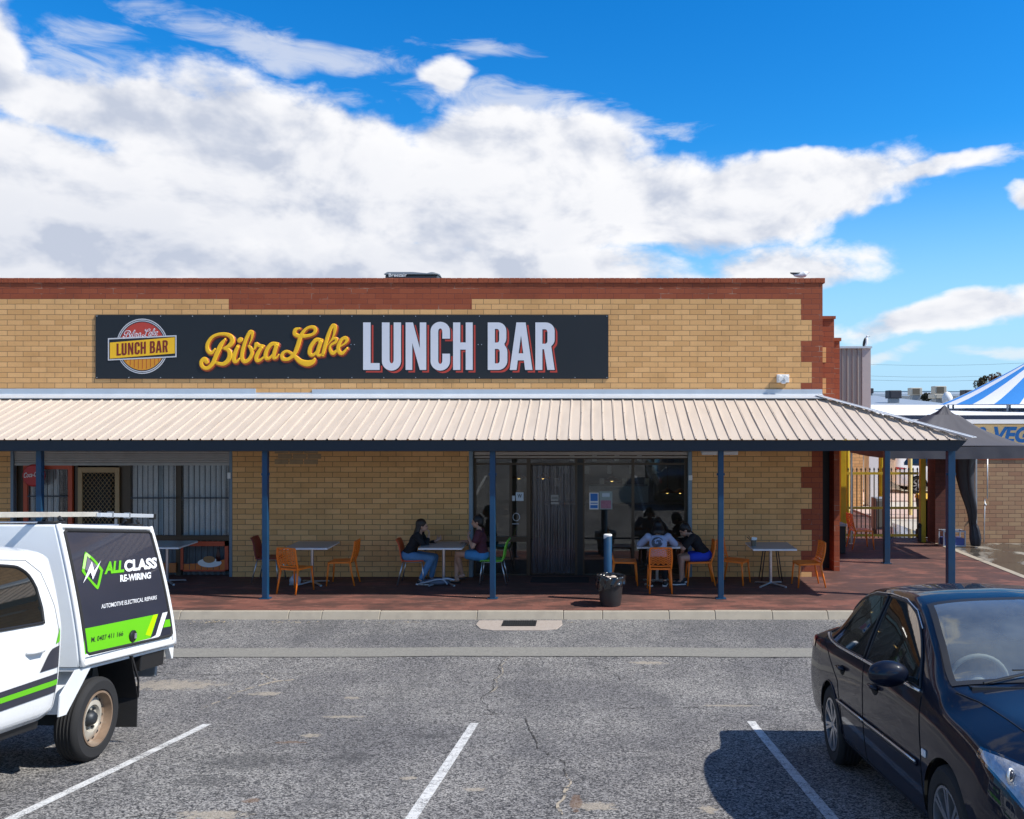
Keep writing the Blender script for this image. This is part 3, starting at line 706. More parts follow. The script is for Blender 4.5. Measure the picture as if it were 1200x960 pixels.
# small notices on the glass: each its own thing
def notice(px0, px1, py0, py1, base, paint, label, D=D1+.022, name='notice', cat='notice'):
    b = MB(); b.box(wx(px0, D), wx(px1, D), D-.004, D, wz(py1, D), wz(py0, D))
    o = b.build(name, base); tag(o, label, cat)
    for (fx0, fx1, fy0, fy1, mt) in paint:
        b = MB(); X0, X1, Za, Zb = wx(px0, D), wx(px1, D), wz(py1, D), wz(py0, D)
        b.box(X0+(X1-X0)*fx0, X0+(X1-X0)*fx1, D-.0065, D-.0042, Zb-(Zb-Za)*fy1, Zb-(Zb-Za)*fy0); b.build('printed_panel', mt, o)
    return o
mblu = std('poster_blue', (.02, .16, .50), .5); mpk = std('poster_pink', (.40, .16, .22), .5, var=.5, vs=30); mgr = std('poster_grey', (.30, .36, .34), .5, var=.4, vs=40)
pl = std('pale_print', (.55, .62, .68), .5)
notice(690.6, 701.5, 577.5, 597, M_white, [(.12, .9, .05, .5, mblu), (.12, .9, .6, .66, mblu), (.1, .9, .74, .93, mblu)], 'blue and white poster taped inside the right hand window')
notice(702.5, 717.5, 576, 597, mgr, [(.1, .9, .5, .95, mpk), (.2, .8, .1, .3, pl)], 'grey and pink poster beside the blue one in the window')
wn = notice(604.5, 613.5, 577, 587, pl, [], 'pale notice with a letter W on the left hand window')
D_ = D1+.016
text_quad('lettering', 'W', [(wx(606.5, D_), D_, wz(583.5, D_)), (wx(611.5, D_), D_, wz(583.5, D_)), (wx(611.5, D_), D_, wz(579, D_)), (wx(606.5, D_), D_, wz(579, D_))], M_black, wn, offset=.02)
notice(599.5, 603.5, 581, 587, pl, [], 'small pale leaflet left of the W notice on the glass')
notice(645.5, 654.5, 580, 587, std('dim_paper', (.35, .33, .30), .6), [(.1, .9, .35, .45, M_black), (.1, .9, .6, .7, M_black)], 'cream notice hanging behind the strip curtain', D=D1+.03)
notice(645.5, 655, 588.5, 591, std('dim_paper2', (.35, .33, .30), .6), [], 'narrow cream strip below the notice on the strip curtain', D=D1+.03)
b = MB(); D_ = D1+.02; b.tube([(wx(605+4*math.cos(t*.5), D_), D_, wz(606-4.5*math.sin(t*.5), D_)) for t in range(13)], .006, 5, closed=True); b.tube([(wx(600, D_), D_, wz(614, D_)), (wx(608, D_), D_, wz(614, D_))], .008, 5); tag(b.build('window_sticker', pl), 'round outline sticker low on the left hand window', 'sticker')

# ---- round red drinks sign and burger panel at the left shopfront
cs = empty('drinks_sign', (wx(42, 17.34), 17.30, wz(557, 17.34)), 0, 'round red drinks sign hanging over the orange window frame', 'sign')
b = MB(); r = 13.0*DW/F; b.lathe([(r, 0), (r, .03), (r*.9, .05), (.001, .055)], 40, (0, 0, 0), 'Y'); b.v = [(x, -y, z) for x, y, z in b.v]; b.build('disc', std('drinks_red', (.50, .02, .02), .35), cs, smooth=True, angle=40)
text_quad('lettering', 'Coca-Cola', [(-.17, -.063, -.045), (.18, -.063, -.005), (.18, -.063, .085), (-.17, -.063, .055)], M_white, cs, shear=.35, offset=.012)
pn = empty('burger_panel', (wx(240, 17.4), 17.40, wz(652, 17.4)), 0, 'orange framed picture panel of a burger plate and cola bottle below the barred window', 'picture panel')
b = MB(); w_, h_ = 28*DW/F, 17.5*DW/F
for q in ((-w_, w_, h_-.09, h_), (-w_, w_, -h_, -h_+.03), (-w_, -w_+.05, -h_, h_), (w_-.07, w_, -h_, h_)): b.box(q[0], q[1], -.02, .02, q[2], q[3])
b.build('frame', M_orange, pn)
b = MB(); b.add([(-w_+.03, -.004, -h_+.02), (w_-.05, -.004, -h_+.02), (w_-.05, -.004, -h_+.24), (.15, -.004, -h_+.17), (-w_+.03, -.004, -h_+.14)], [(0, 1, 2, 3, 4)]); b.build('orange_print', std('orange_print', (.62, .17, .03), .5), pn)
b = MB(); b.lathe([(.235, 0), (.235, .006), (.001, .007)], 28, (.1, -.006, -.14), 'Y'); b.v = [(x, -.006-abs(y+.006), -.12+(z+.12)*.38) for x, y, z in b.v]; b.build('plate_print', M_white, pn, fix=False)
b = MB(); b.sph((.09, -.015, -.06), (.12, .01, .07)); b.build('burger_print', std('burger', (.35, .18, .07), .6, var=.5, vs=30, world=False), pn, smooth=True)
b = MB(); b.lathe([(.04, -.1), (.045, 0), (.035, .06), (.015, .12), (.018, .17), (.001, .171)], 12, (.27, 0, 0)); b.v = [(x, -.012+y*.2, z) for x, y, z in b.v]; b.build('bottle_print', std('cola', (.06, .015, .012), .3), pn, smooth=True)
b = MB(); R(b, 152, 206, 660, 671, 17.41, .03); tag(b.build('picture_panel', std('orange_panel', (.5, .16, .04), .5, var=.2)), 'plain orange panel low behind the left table', 'panel')

# ---- wall light, batten light, roof units
sl_ = empty('security_light', P(917, 444, DW), 0, 'small white twin security light on the yellow bricks right of the sign', 'light')
b = MB(); b.box(-.12, .12, -.06, 0, -.075, .085); b.build('back_plate', M_white, sl_, bevel=.01)
for s in (-1, 1):
    b = MB(); b.lathe([(.03, 0), (.045, .03), (.045, .06), (.001, .06)], 14, (s*.06, 0, .02), 'Y'); b.v = [(x, -.062-y, z-.15*y*3+.01) for x, y, z in b.v]; b.build('lamp_head', M_white, sl_, smooth=True, angle=40)
b = MB(); b.box(-.04, .04, -.11, -.062, -.10, -.05); b.build('sensor', M_white, sl_, bevel=.01)
bl = empty('batten_light', (wx(843.5, 17.0), 17.0, wz(531.5, 17.0)), 0, 'white fluorescent batten on the wall under the verandah beside the blue post', 'light')
b = MB(); b.box(-.36, .36, .02, .1, 0, .05); b.build('housing', M_white, bl, bevel=.01)
b = MB(); b.box(-.35, .35, -.03, .018, -.03, .045); b.build('diffuser', M_white, bl, bevel=.015)
ac = empty('rooftop_cooler', P(485, 325.6, 20.0), 0, 'dark low rooftop cooler just showing over the parapet above the sign', 'air conditioner')
b = MB(); b.hexa([(-.55, -.5, -1.6), (.75, -.5, -1.6), (.75, .5, -1.6), (-.55, .5, -1.6), (-.55, -.45, .0), (.62, -.45, .0), (.62, .45, .0), (-.55, .45, .0)]); b.build('housing', std('cooler_dark', (.05, .06, .07), .6), ac, bevel=.03)
b = MB(); b.hexa([(-.58, -.52, .002), (.65, -.52, .002), (.65, .5, .002), (-.58, .5, .002), (-.52, -.4, .07), (.05, -.4, .07), (.05, .4, .07), (-.52, .4, .07)]); b.build('lid', std('cooler_lid', (.10, .12, .14), .5), ac, bevel=.02)
b = MB(); b.lathe([(.2, 0), (.17, .05), (.05, .09), (.001, .095)], 18, (.42, 0, .03)); b.build('vent_cowl', std('cooler_cowl', (.12, .14, .15), .5), ac, smooth=True)
text_quad('lettering', 'Breezair', [(-.45, -.525, -.055), (-.05, -.525, -.055), (-.05, -.525, .02), (-.45, -.525, .02)], M_white, ac, offset=.02)
M_gull = std('gull_white', (.75, .76, .78), .8); M_gullg = std('gull_grey', (.11, .13, .14), .8)
bird = empty('seagull', (wx(936, 17.5), 17.5, wz(325.6, 17.5)), 0, 'white and grey gull resting on the parapet near its right hand end', 'bird')
b = MB(); q = [(-.10, 0, .055), (-.03, 0, .05), (.06, 0, .055), (.12, 0, .075), (.16, 0, .095), (.19, 0, .10)]; b.tube(smooth_path(q, 4), [r_ for r_ in [.02+.04*math.sin(min(1, i/12)*PI*.55) if i < 13 else max(.012, .055-.005*(i-12)) for i in range(21)]], 10)
b.build('body', M_gull, bird, smooth=True)
b = MB(); b.hexa([(-.17, -.02, .09), (-.02, -.05, .075), (-.02, .05, .075), (-.17, .02, .09), (-.17, -.01, .105), (.03, -.04, .10), (.03, .04, .10), (-.17, .01, .105)]); b.tube([(-.16, 0, .09), (-.07, 0, .07), (.0, 0, .07)], [.012, .03, .03], 8); b.build('wing', M_gullg, bird, smooth=True)
b = MB(); b.lathe([(.012, 0), (.001, .035)], 8, (.185, 0, .10), 'X'); b.build('beak', std('beak', (.4, .08, .03), .5), bird)

# ---------------------------------------------------------------- verandah
VD0, VZ0, VD1, VZ1 = 15.10, wz(515.6, 15.10), 17.22, wz(466, 17.22)
VXR, VXT = wx(1136, 15.10), wx(962, 17.22)
ver = empty('verandah', (0, 15.35, 0), 0, 'long verandah with cream ribbed roof, navy fascia and blue posts along the shopfront', 'verandah')
VB = Matrix.Translation((0, -15.35, 0))
def vpart(b, name, mats, **kw):
    o = b.build(name, mats, ver, **kw); o.matrix_parent_inverse = VB; return o
slope = (VZ1-VZ0)/(VD1-VD0)
def profile(x0, x1, p=.198):
    pr = []; k = math.ceil(x0/p)
    pr.append((x0, 0))
    while k*p < x1-.03:
        c = k*p
        if c-.024 > x0: pr += [(c-.018, 0), (c-.011, .021), (c+.011, .021), (c+.018, 0)]
        k += 1
    pr.append((x1, 0)); return pr
def top_at(x): return VD1 if x <= VXT else VD1-(x-VXT)*(VD1-VD0)/(VXR-VXT)
b = MB(); r0, r1 = [], []
for x, dz in profile(-20, VXR-.02):
    t = top_at(x); r0.append((x, VD0, VZ0+dz)); r1.append((x, t, VZ0+(t-VD0)*slope+dz))
n = len(r0); b.grid([r0, [((a[0]+c[0])/2, (a[1]+c[1])/2, (a[2]+c[2])/2-.004*((k*7) % 3)) for k, (a, c) in enumerate(zip(r0, r1))], r1])
vpart(b, 'roof_sheet', M_roof, solid=.003, fix=False)
b = MB(); r0, r1 = [], []
sD1 = 19.3
for y, dz in profile(VD0+.02, sD1):
    t = VXT if y > VD1 else VXT+(VD1-y)*(VXR-VXT)/(VD1-VD0)
    r0.append((VXR, y, VZ0+dz)); r1.append((t, y, VZ0+(VXR-t)/(VXR-VXT)*(VZ1-VZ0)+dz))
b.grid([r0, r1]); vpart(b, 'side_roof_sheet', M_roof, solid=.003, fix=False)
b = MB()   # roofing screws
for k in range(-100, 33):
    x = k*.198
    for t in (.035, .58):
        D = VD0+(VD1-VD0)*t
        if D < top_at(x)-.1 and (k % 2 or t < .1): b.lathe([(.009, 0), (.009, .006), (.001, .008)], 6, (x+.001, D, VZ0+(D-VD0)*slope+.020))
vpart(b, 'roof_screws', std('screw_head', (.30, .24, .2), .6))
b = MB(); a, c = Vector((VXT-.06, VD1-.02, VZ1+.045)), Vector((VXR+.06, VD0-.06, VZ0+.045)); b.bar(a, c, .21, .012); b.tube([a+Vector((0, 0, .008)), c+Vector((0, 0, .008))], .012, 8)
vpart(b, 'hip_capping', std('white_flashing', (.66, .67, .68), .45, .2, var=.06))
b = MB(); b.hexa([(-20, 17.04, VZ1-.02), (VXT+.05, 17.04, VZ1-.02), (VXT+.05, 17.325, VZ1+.06), (-20, 17.325, VZ1+.06), (-20, 17.04, VZ1-.008), (VXT+.05, 17.04, VZ1-.008), (VXT+.05, 17.325, VZ1+.075), (-20, 17.325, VZ1+.075)])
b.box(wx(366), XR-.01, 17.322, 17.336, VZ1+.07, wz(456.3)); b.box(-20, wx(300), 17.322, 17.336, VZ1+.07, wz(455.6)); b.box(wx(300), wx(366), 17.325, 17.337, VZ1+.06, wz(460.2))
vpart(b, 'wall_flashing', M_zinc)
b = MB(); z1, z0 = VZ0-.012, wz(528.6, 15.16)
xe = wx(1133, 15.16); b.hexa([(-20, 15.15, z0), (wx(1121, 15.16), 15.15, z0), (wx(1121, 15.16), 15.27, z0), (-20, 15.27, z0), (-20, 15.15, z1), (xe, 15.15, z1), (xe, 15.27, z1), (-20, 15.27, z1)])
b.hexa([(xe-.24, 15.28, z0), (xe-.19, 15.28, z0), (xe-.19, sD1, z0), (xe-.24, sD1, z0), (xe-.1, 15.28, z1), (xe-.05, 15.28, z1), (xe-.05, sD1, z1), (xe-.1, sD1, z1)])
vpart(b, 'fascia', M_navy)
b = MB()
for i in range(17):
    x = -14.6+i*1.2+.3; b.hexa([(x, 15.28, z0+.02), (x+.05, 15.28, z0+.02), (x+.05, 17.3, 3.28), (x, 17.3, 3.28), (x, 15.28, z1-.01), (x+.05, 15.28, z1-.01), (x+.05, 17.3, 3.46), (x, 17.3, 3.46)])
vpart(b, 'rafters', M_navy)
b = MB(); b.box(-20, XR-.05, 17.28, 17.335, 3.2, 3.42); b.box(-20, 6.1, 16.25, 16.31, 2.93, 3.02); vpart(b, 'wall_plate', M_navy)
for px, D, w in ((45.0, 15.30, .095), (310, 15.30, .095), (577, 15.30, .095), (845, 15.30, .095), (1115.5, 15.32, .125), (1040, 18.8, .12)):
    x = wx(px, D); y0, y1 = (D, D+w)
    b = MB(); b.box(x-w/2, x+w/2, y0, y1, 0.002, (z1-.03) if D < 18 else z1-.02)
    po = vpart(b, 'post', M_blue, bevel=.006)
    b = MB(); b.box(x-.09, x+.09, y0-.03, y1+.03, .002, .014)
    for q in (-1, 1): b.box(x+q*(w/2+.002), x+q*(w/2+.022), y0+.03, y0+.06, 2.15, 2.19) if D < 15.5 else None
    for zq_ in (.1,): pass
    b.build('bracket', M_blue, po).matrix_parent_inverse = Matrix.Identity(4)
# ---------------------------------------------------------------- the big shop sign
SX0, SX1, SZ0, SZ1 = wx(111, 17.3), wx(713, 17.3), wz(444, 17.3), wz(369, 17.3)
SF = 17.322
sign = empty('shop_sign', ((SX0+SX1)/2, SF, SZ0), 0, 'wide black banner sign with yellow script and white block lettering on the brick parapet', 'sign')
SB = Matrix.Translation(-Vector(sign.location))
M_sign = std('sign_board', (.010, .014, .019), .55, var=.1, vs=2)
def spart(o): o.parent = sign; o.matrix_parent_inverse = SB; return o
b = MB(); b.box(SX0, SX1, SF, SF+.014, SZ0, SZ1); spart(b.build('board', M_sign, bevel=.002, seg=1))
b = MB()
for i in range(17):
    x = SX0+.03+(SX1-SX0-.06)*i/16
    for z in (SZ0+.025, SZ1-.025): b.lathe([(.011, 0), (.009, .004), (.001, .005)], 6, (x, -SF, z), 'Y')
for px in (411.5, 415.5, 560.5, 564.5):
    b.lathe([(.011, 0), (.009, .004), (.001, .005)], 6, (wx(px), -SF, wz(404)), 'Y')
b.v = [(x, -y, z) for x, y, z in b.v]; spart(b.build('screws', M_silver))
M_lw = std('letter_white', (.70, .72, .78), .5, var=.03); M_lr = std('letter_red', (.52, .055, .035), .5, var=.05); M_ly = std('letter_yellow', (1.0, .55, .015), .5, var=.05)
M_lo = std('letter_orange', (.50, .10, .02), .5, var=.05); M_lk = std('letter_maroon', (.13, .012, .01), .5)
def smap(dy, ox=0, oz=0):
    return lambda x, y: (wx(x+ox, SF), SF-dy, wz(y+oz, SF))
def L5(pts): return [(420+x/5, 365+y/5) for x, y in pts]
def glyphs():
    G = []
    G.append([[(28, 65), (72, 65), (72, 303), (125, 303), (125, 343), (28, 343)]])
    G.append([[(138, 65), (183, 65), (183, 285)]+arc(195, 285, 12, 20, 180, 0, 6)+[(207, 65), (250, 65), (250, 292)]+arc(194, 292, 56, 55, 0, 180, 12)])
    G.append([[(277, 65), (320, 65), (360, 215), (360, 65), (398, 65), (398, 343), (360, 343), (316, 185), (316, 343), (277, 343)]])
    G.append([[(537, 160), (492, 160), (492, 118)]+arc(480, 118, 12, 18, 0, -180, 6)+[(468, 290)]+arc(480, 290, 12, 18, 180, 0, 6)+[(492, 248), (537, 248), (537, 292)]+arc(480, 292, 57, 55, 0, 180, 12)+[(423, 115)]+arc(480, 115, 57, 54, 180, 360, 12)])
    G.append([[(555, 65), (597, 65), (597, 182), (629, 182), (629, 65), (670, 65), (670, 343), (629, 343), (629, 224), (597, 224), (597, 343), (555, 343)]])
    G.append([[(758, 65), (820, 65)]+arc(820, 115, 47, 50, -90, 0, 6)+[(867, 150)]+arc(840, 155, 27, 42, 0, 55, 4)+arc(843, 240, 30, 45, -60, 0, 4)+[(873, 285)]+arc(820, 288, 53, 55, 0, 90, 7)+[(758, 343)],
              [(800, 103), (800, 183)]+arc(812, 170, 13, 13, 90, 0, 4)+arc(812, 118, 13, 15, 0, -90, 4), [(800, 220), (800, 305)]+arc(814, 290, 14, 15, 90, 0, 4)+arc(814, 235, 14, 15, 0, -90, 4)])
    G.append([[(926, 65), (980, 65), (1020, 343), (977, 343), (970, 287), (934, 287), (927, 343), (887, 343)], [(953, 140), (939, 246), (966, 246)]])
    G.append([[(1037, 65), (1100, 65)]+arc(1098, 115, 52, 50, -90, 0, 7)+[(1150, 160)]+arc(1115, 165, 35, 40, 0, 50, 4)+[(1130, 205), (1150, 343), (1107, 343), (1088, 222), (1078, 222), (1078, 343), (1037, 343)], [(1078, 105), (1078, 190)]+arc(1094, 172, 14, 18, 90, 0, 4)+arc(1094, 122, 14, 17, 0, -90, 4)])
    return G
for (ox, oz, dy, mt, nm) in ((3.2, 3.0, .002, M_lr, 'letter_shadow'), (1.3, 1.0, .004, M_sign, 'letter_outline'), (0, 0, .006, M_lw, 'block_lettering')):
    bb = MB()
    for gl in glyphs():
        q = shape_mesh(nm, [L5(l) for l in gl], mt, 'mb', smap(dy, ox, oz)); bb.add(q.v, q.f)
    spart(bb.build(nm, mt, fix=False))
SCR = []
def scA(p): return (230+p[0]/12, 370+p[1]/12)
def scB(p): return (320+p[0]/12, 370+p[1]/12)
for fn, L in ((scA, [
  ([(150,650),(120,610),(75,650),(90,715),(160,738),(235,670),(300,520),(355,405),(415,325)], [30,32,30,27,27,30,34,32,12]),
  ([(270,465),(215,525),(165,485),(162,400),(220,310),(310,265),(420,262),(495,300),(508,370),(460,430),(385,460)], [10,26,30,28,24,22,26,33,36,30,14]),
  ([(385,460),(450,480),(478,545),(450,630),(380,680),(290,665)], [14,28,36,34,28,22]),
  ([(590,430),(550,520),(530,615),(560,650),(615,600)], [24,30,30,24,12]), ([(610,350),(626,338)], [34,34]),
  ([(740,420),(780,330),(792,240),(755,235),(700,340),(658,480),(645,590),(680,645),(740,620),(785,540),(772,465),(742,430)], [6,14,24,28,28,30,30,28,26,26,24,18]),
  ([(770,490),(825,460),(845,395),(875,420),(945,430)], [12,18,26,24,22]), ([(930,440),(880,510),(845,590),(865,635),(920,610),(970,560)], [22,28,30,26,18,12]),
  ([(1130,395),(1060,402),(995,480),(975,575),(1015,605),(1080,540),(1125,420)], [24,28,30,30,24,16,26]), ([(1140,400),(1105,500),(1090,590),(1130,590),(1165,545)], [28,30,26,16,9])]),
 (scB, [
  ([(385,175),(315,200),(310,262),(390,290),(480,285),(560,262),(598,210),(575,165),(500,168),(430,225),(385,310),(345,440),(300,540),(220,610),(140,605),(132,540),(200,500),(290,555),(380,640),(480,672),(560,650),(590,600)], [8,26,30,28,24,22,28,26,20,24,30,32,28,24,28,24,18,24,36,44,34,12]),
  ([(675,345),(605,342),(535,430),(515,520),(555,558),(615,500),(668,370)], [24,28,30,30,24,16,26]), ([(682,350),(645,450),(625,540),(665,558),(725,500)], [28,30,26,18,12]),
  ([(790,390),(845,300),(872,205),(868,145),(832,150),(782,260),(735,420),(700,550)], [6,14,24,28,26,28,30,26]), ([(770,415),(835,335),(890,322),(880,372),(810,420),(805,480),(840,530),(890,495),(930,440)], [6,14,22,22,16,24,28,18,10]),
  ([(925,445),(1000,400),(1040,350),(1020,312),(960,345),(920,430),(925,500),(975,530),(1050,450)], [10,14,24,26,26,30,30,24,10])])):
    for pts, rr in L: SCR.append(([fn(p) for p in pts], [r/12 for r in rr]))
def script_mesh(name, mat, mp, grow=0, scale=1., depth=.0035, parent=None):
    b = MB()
    for pts, rr in SCR:
        sp = smooth_path([(p[0], p[1], r) for p, r in zip(pts, rr)], 5)
        P3 = [Vector((x, 0, y)) for x, y, r in sp]; R3 = [max(.3, r)+grow for x, y, r in sp]
        # rounded ends
        t = MB(); t.tube(P3, R3, 10); t.sph(P3[0], R3[0], nu=10, nv=6); t.sph(P3[-1], R3[-1], nu=10, nv=6)
        b.add([mp(v[0], v[2], v[1]*scale) for v in t.v], t.f)
    return b.build(name, mat, parent, smooth=True)
def sm(dy, ox=0, oz=0, k=.0007): return lambda x, y, d: (wx(x+ox, SF), SF-dy+d*k, wz(y+oz, SF))
spart(script_mesh('script_shadow', M_lk, sm(.001, 1.3, 1.6), 1.0)); spart(script_mesh('script_outline', M_lo, sm(.0075, .5, .8), .75)); spart(script_mesh('script_lettering', M_ly, sm(.015), -.05))
# round emblem on the sign
def lg(p): return (120+p[0]/12.63, 368+p[1]/12.63)
def disc(rx, a0=0, a1=360, cx=590, cy=478): return [lg(q) for q in arc(cx, cy, rx, rx*1.06, a0, a1, 48)][:-1 if a1-a0 == 360 else None]
M_cream = std('emblem_cream', (.66, .66, .68), .5, var=.03)
def flat(nm, loops, mt, dy): spart(shape_mesh(nm, loops, mt, None, smap(dy)))
flat('emblem_ring', [disc(385)], M_cream, .002); flat('emblem_ring_gap', [disc(371), disc(362)], M_sign, .0035); flat('emblem_ring_gap', [disc(348), disc(336)], M_sign, .0035)
flat('emblem_red', [[lg(q) for q in arc(590, 478, 335, 355, 180, 360, 30)]], M_lr, .005)
flat('emblem_orange', [[lg(q) for q in arc(590, 478, 335, 355, 0, 180, 30)]], std('emblem_orange', (.72, .30, .02), .5, var=.1, vs=12, stretch=(6, 1, 1)), .005)
for i in range(9):
    x = 350+i*60; yb = 478+355*math.sqrt(max(0, 1-((x-590)/335)**2))-18
    flat('emblem_stripe', [[lg((x, 600)), lg((x+10, 600)), lg((x+10, yb)), lg((x, yb))]], M_lo, .0065) if yb > 640 else None
flat('emblem_border', [[lg(p) for p in ((85, 360), (1100, 315), (1100, 640), (85, 690))]], M_cream, .008)
flat('emblem_border_gap', [[lg(p) for p in ((103, 378), (1083, 334), (1083, 622), (103, 670))]], M_sign, .0095)
flat('emblem_band', [[lg(p) for p in ((115, 425), (1075, 345), (1075, 585), (115, 662))]], M_ly, .011)
q = [lg(p) for p in ((215, 618), (972, 565), (972, 388), (215, 440))]
bb = MB()
for gl in glyphs():
    for_l = []
    for l in gl:
        for_l.append([((q[0][0]*(1-s)+q[1][0]*s)*(1-t)+(q[3][0]*(1-s)+q[2][0]*s)*t, (q[0][1]*(1-s)+q[1][1]*s)*(1-t)+(q[3][1]*(1-s)+q[2][1]*s)*t) for s, t in (((x-28)/1122, 1-(y-65)/278) for x, y in l)])
    z_ = shape_mesh('x', for_l, M_lk, 'mb', smap(.013)); bb.add(z_.v, z_.f)
spart(bb.build('emblem_lettering', std('emblem_maroon', (.22, .02, .012), .5), fix=False))
SC = SCR; ex0, ey0 = lg((305, 355)); k_ = (lg((830, 0))[0]-ex0)/(409-235)
_s = SCR[:]; SCR[:] = [([(ex0+(x-236)*k_, ey0+(y-431)*k_*1.0+1.0) for x, y in p], [r*k_*.9 for r in rr]) for p, rr in _s]
def nomax(*a): return max(a)
b = MB()
for pts, rr in SCR:
    sp = smooth_path([(p[0], p[1], r) for p, r in zip(pts, rr)], 4); t = MB(); t.tube([Vector((x, 0, y)) for x, y, r in sp], [max(.14, r*.8) for x, y, r in sp], 6)
    b.add([sm(.008)(v[0], v[2], v[1]) for v in t.v], t.f)
spart(b.build('emblem_script', M_lw, smooth=True)); SCR[:] = _s

# ---------------------------------------------------------------- tables, chairs
M_top = std('table_top', (.36, .36, .35), .35, var=.05, vs=4); M_edge = M_silver
def make_table(x, y, rz, label, s=.8, foot=True):
    t = empty('cafe_table', (x, y, 0), rz, label, 'table', 'square outdoor cafe tables')
    b = MB(); b.box(-s/2, s/2, -s/2, s/2, .725, .75); b.build('tabletop', M_top, t, bevel=.006)
    b = MB(); b.box(-s/2-.004, s/2+.004, -s/2-.004, s/2+.004, .712, .738); b.build('edge_band', M_white, t, bevel=.003)
    b = MB(); b.lathe([(.03, .03), (.03, .66), (.03, .7)], 14); b.box(-.16, .16, -.16, .16, .700, .712); b.build('pedestal', M_silver, t, smooth=True, angle=40)
    for k in range(4):
        a = k*PI/2+PI/4; b = MB(); b.bar((0, 0, .055), (.34*math.cos(a), .34*math.sin(a), .018), .045, .022); b.lathe([(.022, 0), (.022, .014)], 10, (.33*math.cos(a), .33*math.sin(a), 0.001)); b.build('foot', M_silver, t, bevel=.004)
    return t
TB = {}
def tX(px, D): return (px-CX)*D/F
TB[1] = make_table(tX(366, 16.62), 16.62, 0, 'square grey table with the orange and dark red chairs by the long brick wall')
TB[2] = make_table(tX(520, 16.62), 16.62, 0, 'square grey table between the jeans wearer and the maroon shirt wearer')
TB[3] = make_table(tX(770, 16.75), 16.75, 0, 'square table mostly hidden behind the two people at the shop window')
TB[4] = make_table(tX(903, 16.5), 16.5, 0, 'square pale table near the brick corner carrying a small pot')
TB[5] = make_table(tX(196, 16.7), 16.7, 0, 'square grey table beyond the white ute at the barred window')

M_or = std('orange_plastic', (.92, .215, .016), .38, var=.06, world=False); M_gn = std('green_plastic', (.16, .52, .04), .38, var=.06, world=False)
M_dr = std('dark_red_plastic', (.20, .015, .012), .4, var=.06, world=False); M_ro = std('red_orange_plastic', (.62, .085, .02), .38, var=.06, world=False)
def wavy_chair(label):
    "moulded chair facing +x with a back of wavy slats"
    t = empty('cafe_chair', (0, 0, 0), 0, label, 'chair', 'orange moulded chairs under the verandah')
    b = MB(); n = 12; rows = []
    for lev in (1, 0):
        for i in range(n+1):
            x = -.21+.43*i/n; w = .215-.02*(1-i/n)-(.02 if i == n else 0); dip = -.016*math.sin(PI*i/n)
            rows.append([(x, w*(j/4-1), .452+(-.03 if not lev else 0)+dip*(1-(j/4-1)**2)-(0.012*((i/n)**4))) for j in range(9)])
    top, bot = rows[:n+1], rows[n+1:]
    b.grid(top); b.grid([list(reversed(r)) for r in bot])
    b.grid([[r[0] for r in bot], [r[0] for r in top]]); b.grid([[r[-1] for r in top], [r[-1] for r in bot]]); b.grid([top[0], bot[0]]); b.grid([bot[-1], top[-1]])
    b.build('seat', M_or, t, smooth=True, angle=50)
    def bx(z): return -.205-(z-.44)*.20-.02*math.sin((z-.44)/.39*PI)
    b = MB()
    for s in (-1, 1): b.tube([(bx(z), s*(.19+.012*math.sin((z-.44)/.39*PI)), z) for z in (.44, .52, .6, .68, .76, .815)], [.017, .017, .016, .015, .014, .014], 8)
    b.tube([(bx(.822)+.012*(1-(q/.19)**2)*-1, q, .822+.006*(1-(q/.19)**2)) for q in (-.19, -.12, -.05, .05, .12, .19)], .016, 8)
    b.tube([(bx(.50), q, .50-.01*(1-(q/.19)**2)) for q in (-.185, -.1, 0, .1, .185)], .012, 8)
    for r in range(7):
        z = .545+r*.0415
        pts = []
        for k in range(41):
            y = -.185+.37*k/40
            pts.append((bx(z)-.012*(1-(y/.19)**2), y, z+.017*math.cos(k/40*2*PI*4)))
        b.tube(pts, .0105, 5)
    b.build('backrest', M_or, t, smooth=True, angle=50)
    for s in (-1, 1):
        b = MB(); b.tube([(.20, s*.185, .445), (.215, s*.197, .25), (.235, s*.208, .003)], [.021, .018, .0135], 8); b.build('leg', M_or, t, smooth=True)
        b = MB(); b.tube([(-.195, s*.18, .45), (-.23, s*.19, .25), (-.285, s*.20, .003)], [.022, .019, .0135], 8); b.build('leg', M_or, t, smooth=True)
    return t
def metal_chair(label, mat, group=None):
    t = empty('cafe_chair', (0, 0, 0), 0, label, 'chair', group)
    b = MB(); rows = []
    prof = [(.22, .435), (.20, .45), (.1, .448), (0, .443), (-.12, .445), (-.18, .455), (-.215, .49), (-.235, .56), (-.25, .66), (-.275, .76), (-.305, .825), (-.325, .85)]
    sp = smooth_path(prof, 3)
    for i, (x, z) in enumerate(sp):
        f = i/(len(sp)-1); w = .215 if f < .45 else .215-.04*math.sin((f-.45)/.55*PI*.5)-(.03 if f > .97 else 0)
        rows.append([(x-(.022*((j/4-1)**2) if f > .5 else 0)*-1, w*(j/4-1), z+(.012*(j/4-1)**2 if f < .45 else 0)) for j in range(9)])
    b.grid(rows); b.build('seat_shell', mat, t, smooth=True, solid=.022)
    for s in (-1, 1):
        b = MB(); b.tube([(.19, s*.18, .43), (.235, s*.21, .003)], .0125, 8); b.build('leg', M_silver, t, smooth=True)
        b = MB(); b.tube([(-.17, s*.17, .44), (-.27, s*.21, .003)], .0125, 8); b.build('leg', M_silver, t, smooth=True)
    b = MB(); b.tube([(.19, -.18, .425), (.19, .18, .425), (-.17, .17, .428), (-.17, -.17, .428)], .009, 6, closed=True); b.build('seat_frame', M_silver, t, smooth=True)
    return t
proto = wavy_chair('x'); first = [True]
